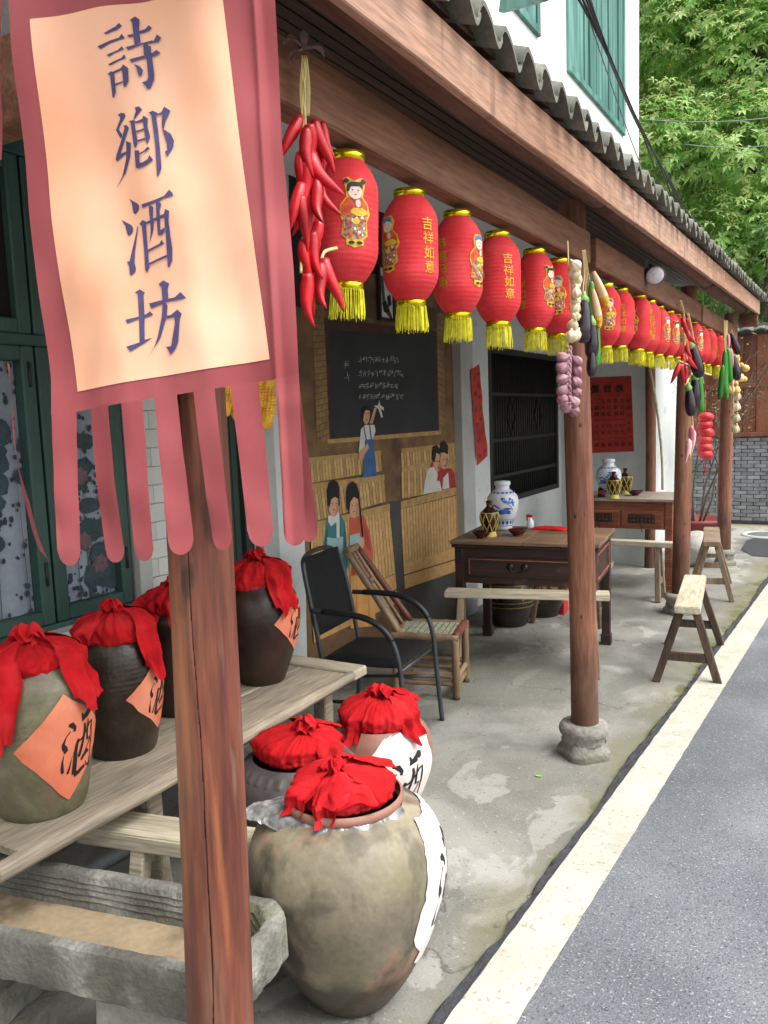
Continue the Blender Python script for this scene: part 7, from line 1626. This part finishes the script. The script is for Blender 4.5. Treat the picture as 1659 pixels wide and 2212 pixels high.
for (a, b, lab) in (((1385, 258), (1700, 250), 'upper thin grey wire running level in front of the tree'), ((1480, 312), (1700, 308), 'lower thin grey wire running level in front of the tree')):
    p, q = P(a[0], a[1], d=9.5), P(b[0], b[1], d=10.5); t = thing('overhead_cable', lab, 'cable', p); g = G(); g.tube([p.lerp(q, i / 20) - Vector((0, 0, 0.05 * math.sin(PI * i / 20))) for i in range(21)], 0.006, 6); mk('wire', loc(g, t), M['cable_grey'], t)

# ---------------------------------------------------------------- trees beyond
def leafmat(name, a, b, c):
    m = mat(name, [a, b, c], scale=0.9, rough=0.5, grain=0.0, spec=0.4, detail=3); N = m.node_tree.nodes; L = m.node_tree.links; bs_ = N['Principled BSDF']
    cur = bs_.inputs['Base Color'].links[0].from_socket; at = N.new('ShaderNodeAttribute'); at.attribute_name = 'tone'
    mx = N.new('ShaderNodeMix'); mx.data_type = 'RGBA'; L.new(at.outputs['Fac'], mx.inputs[0]); L.new(cur, mx.inputs[6]); mx.inputs[7].default_value = lin('d0e29a'); L.new(mx.outputs[2], bs_.inputs['Base Color'])
    tr_ = N.new('ShaderNodeBsdfTranslucent'); L.new(mx.outputs[2], tr_.inputs['Color']); ms = N.new('ShaderNodeMixShader'); ms.inputs[0].default_value = 0.45; L.new(bs_.outputs[0], ms.inputs[1]); L.new(tr_.outputs[0], ms.inputs[2]); L.new(ms.outputs[0], N['Material Output'].inputs['Surface'])
    return m
M['leaf'] = leafmat('tree_leaf', '52882e', '6ca640', '8abe58'); M['leaf_dark'] = leafmat('dark_leaf', '3d642a', '507d38', '669646')
M['blossom'] = mat('blossom', ['a8a45c', 'bdb873'], scale=20, rough=0.7); M['bark'] = mat('bark', ['2e2a24', '3f3a31', '4e483d'], scale=8, stretch=(1, 1, 0.2), rough=0.95, bump=1.2)
def tree(label, base, crown, lobes, n, seed, m, leaf=0.17, blossom=0.25, trunk_r=0.2, young_lit=0.5, group=None):
    """trunk with limbs and a crown of drooping leaf whorls set over uneven lobes"""
    R = random.Random(seed); t = thing('tree', label, 'tree', base, group=group); B = Vector(base)
    g = G(); ctr = Vector(crown); 
    g.tube(sp3([(0, 0, -0.1), (0.1, 0.05, (ctr.z - base[2]) * 0.4), ((ctr.x - base[0]) * 0.6, (ctr.y - base[1]) * 0.6, (ctr.z - base[2]) * 0.8), tuple(ctr - B)], 5), [trunk_r * (1.15 - 0.055 * k) for k in range(16)], 12, wob=0.1)
    for (c, r) in lobes: a = Vector((0.1, 0.05, (ctr.z - base[2]) * 0.45)); b = Vector(c) - B; g.tube(sp3([a, a.lerp(b, 0.5) + Vector((0, 0, 0.3)), b], 5), [trunk_r * 0.45 * (1 - 0.07 * k) for k in range(11)], 7)
    mk('trunk', g, M['bark'], t)
    v = []; f = []; tone = []; gb = G()
    tot = sum(r[0] * r[2] for c, r in lobes)
    for (c, r) in lobes:
        c = Vector(c)
        for _ in range(int(n * r[0] * r[2] / tot)):
            d = Vector((R.gauss(0, 1), R.gauss(0, 1), R.gauss(0, 1))).normalized()
            k = R.uniform(0.62, 1.0) ** 0.6 * (1 + 0.34 * noise.noise(d * 2.6 + Vector((seed, 0, 0))) + 0.22 * noise.noise(d * 6.5 + Vector((0, seed, 0))))
            p = c + Vector((d.x * r[0], d.y * r[1], d.z * r[2])) * k
            if (p - Vector(EYE)).length < 2.5: continue
            up = (d + Vector((0, 0, 0.9)) + Vector((R.uniform(-1, 1), R.uniform(-1, 1), 0)) * 0.5).normalized()
            u = up.orthogonal().normalized(); w = up.cross(u); nl = R.randint(5, 8); young_hi = (R.uniform(0.3, 1.0) if R.random() < young_lit * (0.4 + 0.6 * max(0, k - 0.8) * 3) else R.uniform(0, 0.25))  # pale tone marks young leaves and paints highlights into the outer crown
            for q in range(nl):
                a = 2 * PI * q / nl + R.uniform(-0.3, 0.3); L_ = leaf * R.uniform(0.6, 1.25); o_ = (u * math.cos(a) + w * math.sin(a)); drp = R.uniform(0.1, 1.15)
                d1 = (o_ * 1.0 + up * (0.25 - drp * 0.3)).normalized(); d2 = (d1 - Vector((0, 0, drp * 0.9))).normalized(); s = d1.cross(up).normalized() * L_ * 0.16
                b0 = len(v); m1 = p + d1 * L_ * 0.5; e = m1 + d2 * L_ * 0.5; fold = up * L_ * 0.05
                v += [p, m1 + s + fold, e, m1 - s + fold, m1]; f += [(b0, b0 + 4, b0 + 1), (b0 + 1, b0 + 4, b0 + 2), (b0, b0 + 3, b0 + 4), (b0 + 4, b0 + 3, b0 + 2)]; tone += [young_hi] * 5
            if R.random() < blossom * max(0, (k - 0.7) * 2.5):
                for q in range(7):
                    e = p + up * R.uniform(0.02, 0.12) + (u * R.uniform(-1, 1) + w * R.uniform(-1, 1)) * 0.06; z = 0.012
                    gb.add([e + Vector((z, 0, 0)), e + Vector((0, z, 0)), e - Vector((z, 0, 0)), e - Vector((0, z, 0)), e + Vector((0, 0, z))], [(0, 1, 4), (1, 2, 4), (2, 3, 4), (3, 0, 4)])
    me = bpy.data.meshes.new('crown'); me.from_pydata([tuple(p - B) for p in v], [], f); at = me.attributes.new('tone', 'FLOAT', 'POINT'); at.data.foreach_set('value', tone); me.materials.append(M[m]); me.update()
    o = bpy.data.objects.new('crown', me); COL.objects.link(o); o.parent = t
    if gb.v: q = mk('blossom', loc(gb, t), M['blossom'], t); q['kind'] = 'stuff'
    return t
def at_d(px, py, d): return tuple(P(px, py, d=d))
tree('large pale green flowering tree filling the upper right behind the white house', (0.6, 13.5, 0), (0.9, 13.0, 4.2),
     [(at_d(1500, 60, 12.5), (1.25, 1.0, 0.95)), (at_d(1640, 140, 12), (1.0, 1.0, 1.0)), (at_d(1430, 330, 12.2), (0.95, 0.9, 0.8)), (at_d(1590, 330, 11.7), (1.0, 0.9, 0.75)), (at_d(1400, 90, 13.5), (1.1, 1.0, 1.2)), (at_d(1540, 520, 12), (0.9, 0.9, 0.7)), (at_d(1680, 500, 11.5), (0.9, 0.8, 0.8)), (at_d(1700, -60, 12.5), (1.3, 1.0, 1.2)), (at_d(1480, -150, 13), (1.5, 1.2, 1.2)), (at_d(1530, 200, 13.4), (1.7, 0.7, 1.3)), (at_d(1600, 450, 13), (1.5, 0.7, 1.0))], 11500, 5, 'leaf', 0.135, 0.45, 0.22, 0.85)
tree('dark leafy tree behind the large flowering tree, over the garden wall', (-0.4, 16, 0), (-0.6, 16, 3.6), [(at_d(1450, 480, 15.5), (1.8, 1.2, 1.3)), (at_d(1600, 640, 15.0), (1.5, 1.0, 1.0)), (at_d(1620, 250, 16.0), (2.0, 1.2, 1.8)), (at_d(1440, 100, 16.5), (1.9, 1.2, 2.0))], 6000, 8, 'leaf_dark', 0.17, 0.0, 0.2, 0.15)
tree('slender dark-trunked tree at the right edge in front of the garden wall', at_d(1652, 1112, 10.9)[:2] + (0,), at_d(1660, 560, 10.9), [(at_d(1690, 560, 11.0), (0.8, 0.8, 0.6))], 260, 9, 'leaf_dark', 0.15, 0.0, 0.10, 0.2)
# wooded slope far behind
M['wood_far'] = mat('far_foliage', ['16260f', '22371a', '34502a'], scale=1.6, rough=0.9, bump=2.0, bscale=9, grain=0.3)
g = G(); g.grid(lambda u, v: Vector((-28 + 60 * u, 20 + 9 * v + 1.2 * noise.noise(Vector((u * 14, v * 6, 2))), -0.5 + 15 * v + 1.0 * noise.noise(Vector((u * 18, v * 8, 7))))), 90, 40)
tag(mk('wooded_slope', g, M['wood_far']), kind='structure')
for o in [q for q in bpy.data.objects if q.get('used')]: del o['used']
for o in list(_var.values()):
    if o.parent is None: bpy.data.objects.remove(o)
